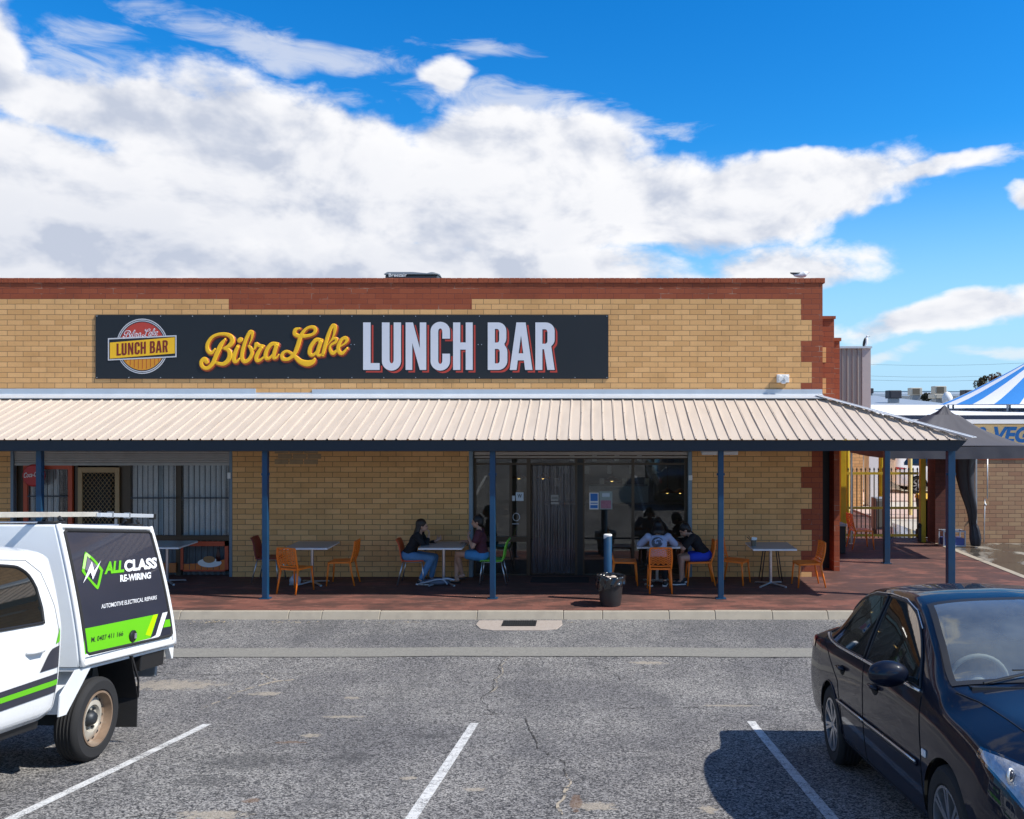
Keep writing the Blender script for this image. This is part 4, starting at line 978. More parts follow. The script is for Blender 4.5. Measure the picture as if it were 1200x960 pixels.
def place(px, D, deg, label):
    o = proto if first[0] else copy_tree(proto); first[0] = False
    o.location = (tX(px, D), D, 0); o.rotation_euler = (0, 0, math.radians(deg)); o['label'] = label; return o
place(347, 15.93, 72, 'orange wavy backed chair seen from behind at the table left of centre')
place(401, 16.62, 180, 'orange chair in side view facing left between a table and the long bare wall')
place(732, 16.62, 0, 'empty orange chair just behind the blue bollard')
place(773, 15.98, 90, 'orange wavy backed chair under the person in the pale blue shirt')
place(819, 16.62, 180, 'orange chair under the person in the black shirt and blue shorts')
place(861, 16.7, -28, 'orange chair angled towards the parking bays just right of a blue post')
place(946, 16.45, 184, 'orange chair facing left at the red brick corner quoins')
place(1009, 20.9, 4, 'orange chair standing alone in front of the yellow gate')
for mt, px, D, deg, lb in ((M_dr, 316, 16.95, 0, 'dark red chair with silver legs half hidden by a blue post'), (M_ro, 485, 16.7, 0, 'red orange shell chair with silver legs under the person in jeans'), (M_gn, 578, 16.7, 180, 'bright green shell chair with silver legs behind a blue post')):
    t = metal_chair(lb, mt, 'shell chairs with silver legs'); t.location = (tX(px, D), D, 0); t.rotation_euler[2] = math.radians(deg)
st = empty('stool', (tX(903, 17.05), 17.05, 0), 0, 'dark metal stool tucked behind the right hand table', 'stool')
b = MB(); b.lathe([(.15, 0), (.17, .01), (.17, .03), (.001, .032)], 20, (0, 0, .6)); b.build('seat', std('stool_brown', (.06, .035, .025), .5), st, smooth=True, angle=40)
for sx in (-1, 1):
    for sy in (-1, 1):
        b = MB(); b.tube([(sx*.12, sy*.1, .6), (sx*.2, sy*.13, .002)], .011, 6); b.build('leg', MT['stool_brown'], st, smooth=True)
pt = empty('condiment_pot', (tX(883, 16.45), 16.45, .7505), 0, 'small brown pot of cutlery and napkins on the right hand table', 'pot')
b = MB(); b.lathe([(.045, 0), (.055, .11), (.05, .11), (.001, .02)], 14); b.build('pot', std('pot_brown', (.16, .13, .09), .5), pt, smooth=True, angle=40)
b = MB(); b.prism([(-.05, -.01, .08), (.05, .0, .08), (.07, 0, .15), (-.02, 0, .16)], (0, .05, 0)); b.build('napkin', M_white, pt)
b = MB(); b.tube([(0, 0, .06), (-.13, -.01, .17)], .007, 6); b.tube([(.01, .01, .06), (-.09, .02, .18)], .006, 6); b.build('cutlery', M_black, pt)
b = MB(); b.sph((0, 0, .09), (.11, .09, .10)); b.hexa([(-.1, -.06, .01), (.1, -.06, .01), (.09, .06, .01), (-.09, .06, .01), (-.03, -.02, .22), (.02, -.02, .21), (.02, .02, .21), (-.03, .02, .22)])
bg_ = b.build('plastic_bag', std('pale_plastic_bag', (.42, .46, .52), .4), smooth=True); bg_.location = (tX(346, 16.5), 16.5, 0.002); tag(bg_, 'small pale plastic bag on the paving under a table', 'bag')
bp = empty('backpack', (tX(513, 16.55), 16.55, 0), 0, 'grey and dark bag lying flat on the paving beneath the table of two people', 'bag')
b = MB(); b.sph((0, 0, .06), (.24, .14, .065)); b.sph((-.22, .02, .05), (.14, .1, .045)); b.build('body', std('bag_grey', (.12, .14, .18), .7), bp, smooth=True)
b = MB(); b.tube(smooth_path([(-.36, -.04, .02), (-.2, -.12, .07), (0, -.13, .12), (.12, -.1, .11), (.2, -.12, .03)], 5), [.014]*21, 6); b.tube(smooth_path([(.1, -.1, .12), (.2, -.08, .13), (.32, -.06, .10)], 4), .02, 6); b.build('strap', std('bag_pale', (.45, .48, .52), .6), bp, smooth=True)

# bin and bollard
bn = empty('rubbish_bin', (tX(715.5, 14.83), 14.83, 0), 0, 'black round rubbish bin with a loose black liner at the kerb', 'bin')
b = MB(); b.lathe([(.165, .004), (.185, .1), (.215, .46), (.228, .465), (.228, .485), (.205, .485), (.17, .02), (.001, .02)], 32); b.build('bucket', std('bin_black', (.018, .018, .02), .5), bn, smooth=True, angle=40)
b = MB(); rows = []
for i in range(9):
    rows.append([])
    for j in range(72):
        a = 2*PI*j/72; f = i/8
        rad = .205+.04*min(1, f*3)+.015*mnoise.noise(Vector((a*3, f*4, 1))); hang = .10+.10*max(0, math.sin(a*1+4.2))+.03*mnoise.noise(Vector((a*2.5, 0, 5)))
        z = .475+.035*math.sin(min(1, f*2.2)*PI)-hang*max(0, f-.35)/.65+.018*mnoise.noise(Vector((a*4, f*5, 9)))
        rows[-1].append(((rad+.012*math.sin(a*11+f*5))*math.cos(a), (rad+.012*math.sin(a*11+f*5))*math.sin(a), z))
    rows[-1].append(rows[-1][0])
b.grid(rows); b.build('liner', std('liner_black', (.012, .012, .014), .16, coat=.6), bn, smooth=True)
b = MB()
for k in range(9): b.sph((.12*math.cos(k*2.4)*(.4+.1*(k % 4)), .12*math.sin(k*2.4)*(.4+.1*(k % 4)), .44+.015*(k % 3)), (.055, .04, .03), nu=8, nv=5)
b.build('rubbish', std('rubbish_pale', (.5, .42, .36), .7, var=.5, vs=15), bn)
bo = empty('bollard', (tX(712.3, 15.25), 15.25, 0), 0, 'thick blue bollard with a chipped white top standing behind the rubbish bin', 'bollard')
b = MB(); b.lathe([(.072, .002), (.072, 1.12), (.06, 1.135), (.001, 1.137)], 20); b.build('post', M_blue, bo, smooth=True, angle=40)
b = MB(); b.lathe([(.0735, 0), (.0735, .02), (.062, .03), (.001, .032)], 20, (0, 0, 1.108)); b.v = [(x, y, z-(.05*max(0, -x/.07) if z < 1.12 else 0)) for x, y, z in b.v]; b.build('cap', M_white, bo, smooth=True, angle=40)
# stand at the brick corner
sdn = empty('ashtray_stand', (tX(966, 19.6), 19.6, 0), 0, 'thin silver stand with a small head beside the brick corner', 'stand')
b = MB(); b.lathe([(.12, .002), (.12, .015), (.02, .03), (.018, .85), (.05, .9), (.05, 1.0), (.02, 1.02), (.001, 1.02)], 14); b.build('pole', M_silver, sdn, smooth=True, angle=40)
b = MB(); b.box(-.04, .3, -.12, .12, .78, .80); b.build('shelf', M_grey, sdn, bevel=.004)
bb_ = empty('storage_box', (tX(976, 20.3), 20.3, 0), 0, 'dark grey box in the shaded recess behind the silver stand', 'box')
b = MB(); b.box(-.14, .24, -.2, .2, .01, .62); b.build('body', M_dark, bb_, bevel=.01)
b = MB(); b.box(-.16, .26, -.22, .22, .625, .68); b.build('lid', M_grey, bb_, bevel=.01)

# ---------------------------------------------------------------- gate, wall and the yard behind
GD = 21.9
M_yel = std('gate_yellow', (.60, .43, .01), .45, var=.15, vs=6, dirt=.35, dcol=(.18, .11, .02)); M_pale = std('pale_yellow_post', (.75, .62, .25), .5, var=.1, dirt=.3, dcol=(.4, .3, .1))
gate = empty('yard_gate', (tX(1034, GD), GD, 0), 0, 'yellow framed security gate of dark bars beside the brick corner', 'gate')
GBm = Matrix.Translation(-Vector(gate.location))
def gp(b, nm, mt, **k): o = b.build(nm, mt, gate, **k); o.matrix_parent_inverse = GBm; return o
for px, w in ((987.5, .14), (1081, .13)):
    b = MB(); x = tX(px, GD); b.box(x-w/2, x+w/2, GD-w/2, GD+w/2, .0, 2.75); gp(b, 'gate_post', M_yel, bevel=.008)
M_gb = std('gate_bar', (.06, .05, .03), .5, .3, var=.3, vs=8)
b = MB()
for k in range(17):
    px = 994+(1075-994)*k/16; x = tX(px, GD); b.box(x-.011, x+.011, GD-.011, GD+.011, .1, 1.80); b.lathe([(.022, 0), (.022, .035), (.001, .07)], 6, (x, GD, 1.79))
gp(b, 'gate_bars', M_gb)
b = MB()
for z in (.14, .62+.2, 1.68): b.box(tX(992, GD), tX(1076, GD), GD-.035, GD-.0125, z, z+.06)
gp(b, 'gate_rail', std('rail_yellow', (.58, .42, .03), .5, var=.3, vs=9))
b = MB(); b.box(tX(1076, GD-.1), tX(1079.5, GD-.1), GD-.12, GD-.05, .02, .4); b.sph((tX(1077.5, GD-.1), GD-.09, .42), .06); gp(b, 'gate_latch', M_black)
def bollard_post(px, D, w, ztop, mt, label):
    x = tX(px, D); b = MB(); b.lathe([(w/2, 0), (w/2, ztop-.02), (w/2-.02, ztop), (.001, ztop)], 14, (x, D, -.02)); tag(b.build('guard_post', mt, smooth=True, angle=40), label, 'post')
bollard_post(993, 25.5, .12, 3.0, M_yel, 'slim yellow post close behind the left gate post'); bollard_post(1033, 27, .17, 2.2, M_yel, 'thick bright yellow post behind the dark blue verandah post')
bollard_post(1066.5, 27, .13, 2.3, M_pale, 'faded pale yellow post in front of the white car'); bollard_post(1093.5, 26, .09, 2.9, M_yel, 'narrow yellow post beside the brick pillar')
# low brick wall right
bw = empty('boundary_wall', (tX(1160, 21.8), 21.8, 0), 0, 'low brick boundary wall with a darker pillar behind the wet driveway', 'wall')
def bwp(b, nm, mt, **k): o = b.build(nm, mt, bw, **k); o.matrix_parent_inverse = Matrix.Translation(-Vector(bw.location)); return o
M_lb = brick('low_wall_brick', (.40, .21, .12), (.52, .33, .18), (.16, .10, .07), .05, Z0, soot=.2)
b = MB(); b.box(tX(1110, 21.8), 40, 21.8, 22.03, -.05, 2.05); bwp(b, 'wall_face', M_lb)
b = MB(); b.box(tX(1110, 21.8), 40, 21.78, 22.05, 2.052, 2.16); bwp(b, 'top_course', M_rb)
b = MB(); b.box(tX(1096, 21.6), tX(1109, 21.6), 21.6, 22.1, -.05, 2.6); bwp(b, 'pillar', M_rbd)
b = MB(); b.tube([(tX(1157.5, 21.7), 21.72, 2.1), (tX(1157.5, 21.7), 21.72, 1.1)], .016, 8); b.tube([(tX(1155, 21.7), 21.74, 1.1), (tX(1154, 21.7), 21.74, .0)], .012, 8); b.sph((tX(1155, 21.7), 21.72, .95), .03); tag(b.build('downpipe', M_zinc, smooth=True), 'thin pale rod leaning on the low brick wall', 'rod')
wb = empty('wheelie_bin', (tX(1091, 22.6), 22.6, 0), 0, 'dark green wheelie bin with a yellow lid behind the gate', 'bin')
b = MB(); b.hexa([(-.22, -.24, .05), (.22, -.24, .05), (.22, .24, .05), (-.22, .24, .05), (-.29, -.32, 1.0), (.29, -.32, 1.0), (.29, .32, 1.0), (-.29, .32, 1.0)])
b.build('body', std('bin_green', (.012, .03, .02), .5), wb, bevel=.02)
b = MB(); b.hexa([(-.31, -.36, 1.003), (.31, -.36, 1.003), (.31, .34, 1.003), (-.31, .34, 1.003), (-.28, -.3, 1.06), (.28, -.3, 1.06), (.28, .3, 1.12), (-.28, .3, 1.12)]); b.build('lid', std('lid_yellow', (.75, .45, .01), .45), wb, bevel=.015)
for s in (-1, 1):
    b = MB(); b.lathe([(.1, -.025), (.1, .025)], 16, (s*.25, .25, .1), 'X'); b.build('wheel', M_rubber, wb)
cr = empty('milk_crate', (tX(1117.5, 21.2), 21.3, 0), 0, 'pale framed blue crate by the low wall behind the corner post', 'crate')
cz = .38; b = MB()
for x0 in (-.27, .24):
    for y0 in (-.16, .13): b.box(x0, x0+.03, y0, y0+.03, .002, cz)
for z in (.002, cz-.03):
    b.box(-.24, .24, -.16, -.13, z, z+.03); b.box(-.24, .24, .13, .16, z, z+.03); b.box(-.27, -.24, -.13, .13, z, z+.03); b.box(.24, .27, -.13, .13, z, z+.03)
b.build('frame', std('crate_pale', (.42, .45, .5), .5), cr)
b = MB(); b.box(-.235, .235, -.15, .15, .03, .2); b.box(-.03, .0, -.155, .155, .2, .34); b.build('basket', std('crate_blue', (.05, .08, .28), .5), cr)
cb = empty('grey_cabinet', (tX(1031, 23), 23.0, 0), 0, 'weathered grey cabinet behind the gate bars', 'cabinet')
b = MB(); b.box(-.17, .2, -.2, .2, .18, 1.0); b.build('body', M_grey, cb, bevel=.02)
b = MB(); b.box(-.14, .17, -.215, -.202, .25, .93); b.build('door', std('cab_door', (.18, .18, .17), .6), cb, bevel=.004)
for sx in (-.14, .17): 
    b = MB(); b.box(sx-.015, sx+.015, -.15, .15, 0, .178); b.build('leg', M_black, cb)
# kerb island and painted ground of the yard
b = MB(); b.box(tX(985, 30), tX(1110, 30), 26.6, 28.6, -.28, .06); struct(b.build('yard_pavement', std('pinkish_concrete', (.50, .37, .31), .85, var=.15, bump=.3), bevel=.02))
b = MB(); b.box(3.0, PX1+4, 31.5, 36, -.29, .05); struct(b.build('far_pavement', MT['pinkish_concrete'], bevel=.02))
b = MB(); b.box(4.6, 30, 22.2, 60, -.28, -.012); struct(b.build('yard', std('yard_concrete', (.46, .42, .36), .85, var=.15, vs=2, bump=.3)))
b = MB(); b.add([(tX(1042, 23), 22.6, .002), (tX(1088, 23), 22.6, .002), (tX(1088, 23), 23.6, .002), (tX(1046, 25.6), 25.6, .002)], [(0, 1, 2, 3)]); struct(b.build('wet_patch', std('puddle', (.12, .15, .2), .06, var=.05)))
# building behind the gate: brick below, ribbed cladding above
bb2 = empty('warehouse', (8.5, 30, 0), 0, 'tall warehouse corner with grey ribbed cladding behind the brick building', 'building')
def b2(b, nm, mt, **k): o = b.build(nm, mt, bb2, **k); o.matrix_parent_inverse = Matrix.Translation((-8.5, -30, 0)); return o
xw1 = tX(1020, 30); b = MB(); b.box(-6, xw1-.25, 30.02, 44, -.05, 2.8); b2(b, 'brick_base', M_yb)
b = MB(); b.box(tX(1019, 30), tX(1030, 30), 30.05, 30.6, -.05, 2.8); b2(b, 'white_pier', M_white)
M_clad = std('ribbed_cladding', (.40, .34, .30), .5, var=.06, vs=1)
b = MB(); r0, r1 = [], []; ztp = wz(408.5, 30)
for x in [6.0+.01*k for k in range(0, int((xw1-.28-6.0)*100))]:
    ph = ((x-6.0) % .175)/.175; dy = -.05*max(0, min(1, (abs(ph-.5)*-1+.13)*22)); r0.append((x, 30+dy, 2.802)); r1.append((x, 30+dy, ztp))
b.grid([r0, r1]); b2(b, 'cladding', M_clad, fix=False)
b = MB(); b.box(xw1-.29, xw1, 29.96, 30.3, 2.802, ztp); b2(b, 'corner_trim', std('trim_pinkish', (.50, .43, .41), .5, var=.05)); b = MB(); b.box(-6, xw1-.3, 30.05, 44, 2.802, ztp-.1); b2(b, 'core', M_clad)
b = MB(); b.box(-6, xw1+.03, 29.9, 30.34, ztp+.002, ztp+.07); b2(b, 'top_capping', M_zinc)
b = MB(); x = tX(1014, 30.2)  # ([(x-.13, 30.1, ztp+.07), (x-.02, 30.1, ztp+.07), (x-.02, 30.25, ztp+.07), (x-.13, 30.25, ztp+.07), (x-.06, 30.1, ztp+.40), (x-.03, 30.1, ztp+.40), (x-.03, 30.25, ztp+.40), (x-.06, 30.25, ztp+.40)]); pass
b = MB(); pass

# gazebo
gz_ = empty('gazebo', (7.8, 20.2, 0), 0, 'dark grey pop up gazebo with a gathered side curtain behind the verandah', 'gazebo')
def gg(b, nm, mt, **k): o = b.build(nm, mt, gz_, **k); o.matrix_parent_inverse = Matrix.Translation((-7.8, -20.2, 0)); return o
M_gaz = std('gazebo_fabric', (.075, .073, .085), .75, var=.15, vs=2, bump=.3, bs=5)
gx0, gx1, gy0, gy1 = 6.33, 9.45, 18.95, 21.6; zt_, zb_ = 2.52, 2.25
def fabric(h0, h1, inset, drop=0):
    b = MB(); rows = []; cx_, cy_ = tX(1107, 20.2), 20.2; n = 12
    for i in range(n+1):
        f = i/n; r = []
        for k in range(48):
            s = k/12; e = int(s) % 4; u = s-int(s)
            cs = [(gx0, gy0), (gx1, gy0), (gx1, gy1), (gx0, gy1)]; a, c = cs[e], cs[(e+1) % 4]
            px_, py_ = a[0]+(c[0]-a[0])*u, a[1]+(c[1]-a[1])*u
            g = 1-f*(1-inset); z = h0+(h1-h0)*(f**1.5)
            corner = abs(u-.5)*2; z -= .10*(1-f)*f*4*(1-corner)*.5; z += .02*math.sin(k*2.6+f*6)*f*(1-f)*4
            r.append((cx_+(px_-cx_)*g, cy_+(py_-cy_)*g, z))
        r.append(r[0]); rows.append(r)
    b.grid(rows); return b
gg(fabric(zt_, 3.18, .17), 'roof_fabric', M_gaz, smooth=True)
b = fabric(3.10, 3.42, .02); b.v = [(tX(1107, 20.2)+(x-tX(1107, 20.2))*.24, 20.2+(y-20.2)*.24, z-.02) for x, y, z in b.v]; gg(b, 'vent_cap', M_gaz, smooth=True)
b = MB(); rr_ = []
for lvl in range(4):
    r = []
    for k in range(81):
        s = (k % 80)/20; e = int(s) % 4; u = s-int(s); cs = [(gx0, gy0), (gx1, gy0), (gx1, gy1), (gx0, gy1)]; a, c = cs[e], cs[(e+1) % 4]
        r.append((a[0]+(c[0]-a[0])*u+.012*math.sin(k*1.3)*lvl/3, a[1]+(c[1]-a[1])*u+.012*math.sin(k*1.7)*lvl/3, zt_-(zt_-zb_)*lvl/3-(.02*math.sin(PI*u))))
    rr_.append(r)
b.grid(rr_); gg(b, 'valance', M_gaz, smooth=True)
for i, (x, y) in enumerate(((gx0+.03, gy0+.03), (gx1-.03, gy0+.03), (gx1-.03, gy1-.03), (gx0+.03, gy1-.03))):
    b = MB(); b.box(x-.02, x+.02, y-.02, y+.02, .002, zt_-.03); b.box(x-.05, x+.05, y-.05, y+.05, .0015, .012); gg(b, 'leg', M_silver)
b = MB(); sp = smooth_path([(tX(1129, 21), 20.95, 2.3, .24), (tX(1130, 21), 21.0, 1.9, .21), (tX(1134, 21), 21.05, 1.4, .17), (tX(1139, 21.1), 21.1, .9, .12), (tX(1141, 21.1), 21.15, .58, .075), (tX(1141, 21.2), 21.15, .42, .10), (tX(1142, 21.2), 21.15, .2, .12), (tX(1142, 21.2), 21.15, .02, .09)], 5)
t = MB(); t.tube([s[:3] for s in sp], [s[3] for s in sp], 22)
t.v = [(v[0]+.035*math.sin(i % 22*1.43+v[2]*2)*(.3+v[2]*.4), v[1]+.03*math.cos(i % 22*1.9), v[2]) for i, v in enumerate(t.v)]
gg(t, 'side_curtain', std('curtain_charcoal', (.030, .032, .042), .55, var=.3, vs=5, bump=.4, bs=12), smooth=True)
# fruit and vegetable shop behind
vs_ = empty('produce_shop', (14, 32, 0), 0, 'low produce shop with a white roof edge and blue lettering on its yellow fascia', 'building')
def vp(b, nm, mt, **k): o = b.build(nm, mt, vs_, **k); o.matrix_parent_inverse = Matrix.Translation((-14, -32, 0)); return o
M_wr = std('white_roof', (.80, .80, .79), .5, var=.05, vs=1)
D_ = 36
b = MB(); b.box(tX(1010, D_), 45, D_, D_+18, -.05, wz(496, D_)); vp(b, 'wall', std('shop_wall', (.45, .42, .38), .8))
b = MB(); b.box(tX(1100, D_), 45, D_-.12, D_-.004, wz(528, D_), wz(497.5, D_)); fa = vp(b, 'fascia_sign', std('fascia_yellow', (.62, .47, .25), .6, var=.06))
b = MB(); b.box(tX(1040, D_), 45, D_-.3, D_+.2, wz(496.5, D_)+.0, wz(491.5, D_)); vp(b, 'gutter', M_wr)
b = MB(); b.box(tX(1040, D_), 45, D_-.18, D_+.2, wz(491.3, D_), wz(486.9, D_)); vp(b, 'dark_gutter_line', std('dark_blue_line', (.03, .045, .09), .5))
b = MB(); b.hexa([(tX(1000, D_), D_-.25, wz(486.8, D_)), (45, D_-.25, wz(486.8, D_)), (45, D_+20, 3.55), (tX(1000, D_), D_+20, 3.5), (tX(1000, D_), D_-.25, wz(486.8, D_)+.02), (45, D_-.25, wz(486.8, D_)+.02), (45, D_+20, wz(474.3, 56)), (tX(1000, D_), D_+20, wz(474.3, 56))]); vp(b, 'white_roof', M_wr)
Dt = D_-.125
text_quad('lettering', '& VEG', [(tX(1141, Dt), Dt, wz(519, Dt)), (tX(1206, Dt), Dt, wz(519, Dt)), (tX(1208, Dt), Dt, wz(500, Dt)), (tX(1143, Dt), Dt, wz(500, Dt))], std('fascia_blue', (.01, .14, .42), .5), vs_, lift=(-14, -.002-32, 0), offset=.045, shear=.15)
mq = empty('striped_marquee', (tX(1225, 40), 40, 0), 0, 'blue and white striped peaked marquee roof rising behind the produce shop', 'marquee')
cx_, cy_ = tX(1232, 43), 43.0; mb_ = [MB(), MB()]
n = 28; R_ = 5.2; zb, zp = wz(473.5, 38.5), wz(418, 43)+.4
for k in range(n):
    rows = []
    for i in range(9):
        f = i/8; rr = R_*(1-f)**1.0; z = zb+(zp-zb)*(f**1.12)
        rows.append([(cx_+rr*math.cos(2*PI*(k+u/4)/n), cy_+rr*.85*math.sin(2*PI*(k+u/4)/n), z) for u in range(5)])
    mb_[k % 2].grid(rows)
for q, mt, nm in ((0, std('marquee_white', (.80, .80, .82), .6, var=.03), 'white_stripes'), (1, std('marquee_blue', (.04, .25, .66), .6, var=.05), 'blue_stripes')):
    o = mb_[q].build(nm, mt, mq, smooth=True); o.matrix_parent_inverse = Matrix.Translation(-Vector(mq.location))
b = MB(); 
for k in range(8): b.tube([(cx_+R_*.97*math.cos(k*PI/4), cy_+R_*.82*math.sin(k*PI/4), 0), (cx_+R_*.97*math.cos(k*PI/4), cy_+R_*.82*math.sin(k*PI/4), zb)], .05, 6)
o = b.build('frame', M_grey, mq); o.matrix_parent_inverse = Matrix.Translation(-Vector(mq.location))
# far roofs
fr_ = empty('far_warehouse', (tX(1060, 62), 62, 0), 0, 'long far warehouse with a blue grey metal roof above the produce shop', 'building')
def fp(b, nm, mt, **k): o = b.build(nm, mt, fr_, **k); o.matrix_parent_inverse = Matrix.Translation(-Vector(fr_.location)); return o
M_fr = std('far_roof_grey', (.27, .31, .36), .5, var=.08, vs=.5)
b = MB(); b.box(tX(900, 62), tX(1117, 62), 62, 80, -.2, wz(474, 62)); fp(b, 'wall', M_wr)
b = MB(); b.hexa([(tX(900, 62), 61.8, wz(475, 62)), (tX(1117, 62), 61.8, wz(475, 62)), (tX(1117, 62), 80, wz(465.5, 80)), (tX(900, 62), 80, wz(465.5, 80)), (tX(900, 62), 61.8, wz(474, 62)), (tX(1117, 62), 61.8, wz(474, 62)), (tX(1117, 62), 80, wz(463.5, 80)), (tX(900, 62), 80, wz(463.5, 80))]); fp(b, 'roof', M_fr)
b = MB(); b.lathe([(.35, 0), (.35, .5), (.2, .8), (.001, .9)], 12, (tX(1117, 60), 61, wz(474, 61))); fp(b, 'roof_vent', M_wr, smooth=True)
fr2 = empty('distant_warehouse', (tX(1100, 110), 110, 0), 0, 'pale distant warehouse roof behind the rooftop coolers', 'building')
b = MB(); b.box(-25, 30, 0, 20, -.2, wz(464, 110)); b.build('wall', M_wr, fr2)
b = MB(); b.hexa([(-26, -.5, wz(464.5, 110)), (31, -.5, wz(464.5, 110)), (31, 21, wz(463, 130)), (-26, 21, wz(463, 130)), (-26, -.5, wz(461, 110)), (31, -.5, wz(461, 110)), (31, 21, wz(460, 130)), (-26, 21, wz(460, 130))]); b.build('roof', std('pale_blue_roof', (.55, .63, .70), .5), fr2)
b = MB(); b.box(tX(1116, 112)-tX(1100, 110), tX(1127, 112)-tX(1100, 110), -1, -.6, wz(465, 110), wz(461.5, 110)); b.build('dark_windows', std('far_window', (.12, .17, .27), .4), fr2)
def cooler(px0, px1, py0, py1, D, cols, label):
    x0, x1, z0, z1 = tX(px0, D), tX(px1, D), wz(py1, D), wz(py0, D)
    t = empty('rooftop_unit', ((x0+x1)/2, D, z0), 0, label, 'air conditioner', 'rooftop cooling units')
    w = (x1-x0)/2; h = z1-z0
    b = MB(); b.box(-w, w, 0, 2*w, 0, h); b.build('casing', cols[0], t, bevel=.05)
    b = MB(); b.box(-w*.75, w*.5, -.03, -.002, h*.1, h*.9); b.build('louvre', cols[1], t)
    b = MB(); b.box(-w*.7, w*.7, w*.3, w*1.6, -.6, -.005); b.build('base', M_grey, t)
mc1 = std('cooler_charcoal', (.035, .035, .045), .6); mc2 = std('cooler_tan', (.50, .46, .38), .6); mc3 = std('cooler_brown', (.13, .11, .08), .7)
cooler(1042, 1057, 457.5, 467, 64, (mc1, mc1), 'square charcoal cooling unit, leftmost fully visible on the far roofs')
cooler(1068, 1081, 454.5, 463, 75, (mc2, mc3), 'small tan cooling unit with brown louvre on the far roofs')
cooler(1096, 1109.5, 452.5, 461.5, 75, (mc2, mc3), 'taller tan cooling unit above the gazebo peak')
cooler(1095, 1115, 461.8, 467, 72, (mc2, mc2), 'flat wide tan unit below the taller cooler')
cooler(1131, 1147, 457, 467, 70, (mc1, mc1), 'dark unit just left of the striped marquee')
cooler(1016, 1024, 455, 461, 80, (mc1, mc1), 'dark unit half hidden behind the ribbed cladding corner')
# far shrubs, hills and trees
def foliage(name, c, r, n, size, mat, parent=None, seed=1, clumps=9):
    rnd = random.Random(seed); b = MB(); cl = []
    for _ in range(clumps):
        d = Vector((rnd.gauss(0, 1), rnd.gauss(0, 1), rnd.gauss(0, 1))).normalized()*rnd.uniform(.25, .8); cl.append((Vector((d.x*r[0], d.y*r[1], d.z*r[2])), rnd.uniform(.3, .5)))
    for i in range(n):
        o, k = rnd.choice(cl); d = Vector((rnd.gauss(0, 1), rnd.gauss(0, 1), rnd.gauss(0, 1))).normalized()*rnd.uniform(.5, 1)**.4*k
        p = Vector(c)+o+Vector((d.x*r[0], d.y*r[1], d.z*r[2])); a = Vector((rnd.gauss(0, 1), rnd.gauss(0, 1), rnd.gauss(0, 1))).normalized(); q = a.orthogonal().normalized(); e = a.cross(q)
        s = size*rnd.uniform(.6, 1.4); b.add([p-q*s, p+e*s*.6, p+q*s, p-e*s*.6], [(0, 1, 2, 3)])
    return b.build(name, mat, parent, fix=False)
M_leaf = std('dull_leaf', (.075, .065, .03), .8, var=.5, vs=3); M_leafr = std('reddish_leaf', (.13, .05, .02), .8, var=.4, vs=3)
tr = empty('tree', (tX(1157, 78), 78, 0), 0, 'lone brown green tree with two crowns beside the striped marquee', 'tree')
b = MB(); b.tube([(0, 0, 0), (0, 0, 3.6), (-.5, 0, 4.6)], [.25, .18, .08], 8); b.tube([(0, 0, 3.4), (.6, 0, 4.8)], [.14, .06], 6); b.build('trunk', std('bark', (.10, .08, .06), .9), tr, smooth=True)
foliage('crown', (-.55, 0, wz(447, 78)), (.62, .6, .85), 900, .085, M_leaf, tr, 3, 8); foliage('crown', (.62, 0, wz(446, 78)), (.72, .6, .85), 900, .085, M_leafr, tr, 5, 9)
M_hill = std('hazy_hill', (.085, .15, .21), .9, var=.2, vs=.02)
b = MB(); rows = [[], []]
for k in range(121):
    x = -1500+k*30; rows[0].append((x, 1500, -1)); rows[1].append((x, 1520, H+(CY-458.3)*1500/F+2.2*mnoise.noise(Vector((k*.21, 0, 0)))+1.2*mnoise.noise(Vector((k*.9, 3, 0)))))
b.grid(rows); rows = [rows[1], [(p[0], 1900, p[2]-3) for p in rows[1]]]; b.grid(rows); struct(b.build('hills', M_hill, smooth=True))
M_sh = std('far_bush', (.035, .035, .018), .9, var=.4, vs=2)
o = foliage('shrubs', (tX(1089, 90), 90, wz(463, 90)-.2), (1.3, .6, .75), 900, .12, M_sh, None, 8, 8); tag(o, 'low dark bushes between two tan rooftop units', 'bush')
# white car in the yard

bd2 = empty('bird', (tX(1014.5, 30.15), 30.15, wz(406.2, 30.1)), 0, 'upright black backed white bird perched on the ribbed cladding corner', 'bird')
b = MB(); b.sph((.01, 0, .17), (.07, .06, .17), rot=Matrix.Rotation(.16, 3, 'Y')); b.build('body', M_gull, bd2, smooth=True)
b = MB(); b.sph((-.045, 0, .15), (.05, .065, .17), rot=Matrix.Rotation(.22, 3, 'Y')); b.build('wing', M_black, bd2, smooth=True)
b = MB(); b.sph((.05, 0, .35), (.045, .04, .04)); b.build('head', M_gull, bd2, smooth=True)
b = MB(); b.lathe([(.014, 0), (.001, .07)], 8, (.085, 0, .352), 'X'); b.build('beak', M_black, bd2)
b = MB(); b.tube([(.0, -.02, .0), (.0, -.02, .05)], .008, 5); b.tube([(.0, .02, .0), (.0, .02, .05)], .008, 5); b.build('legs', M_black, bd2)
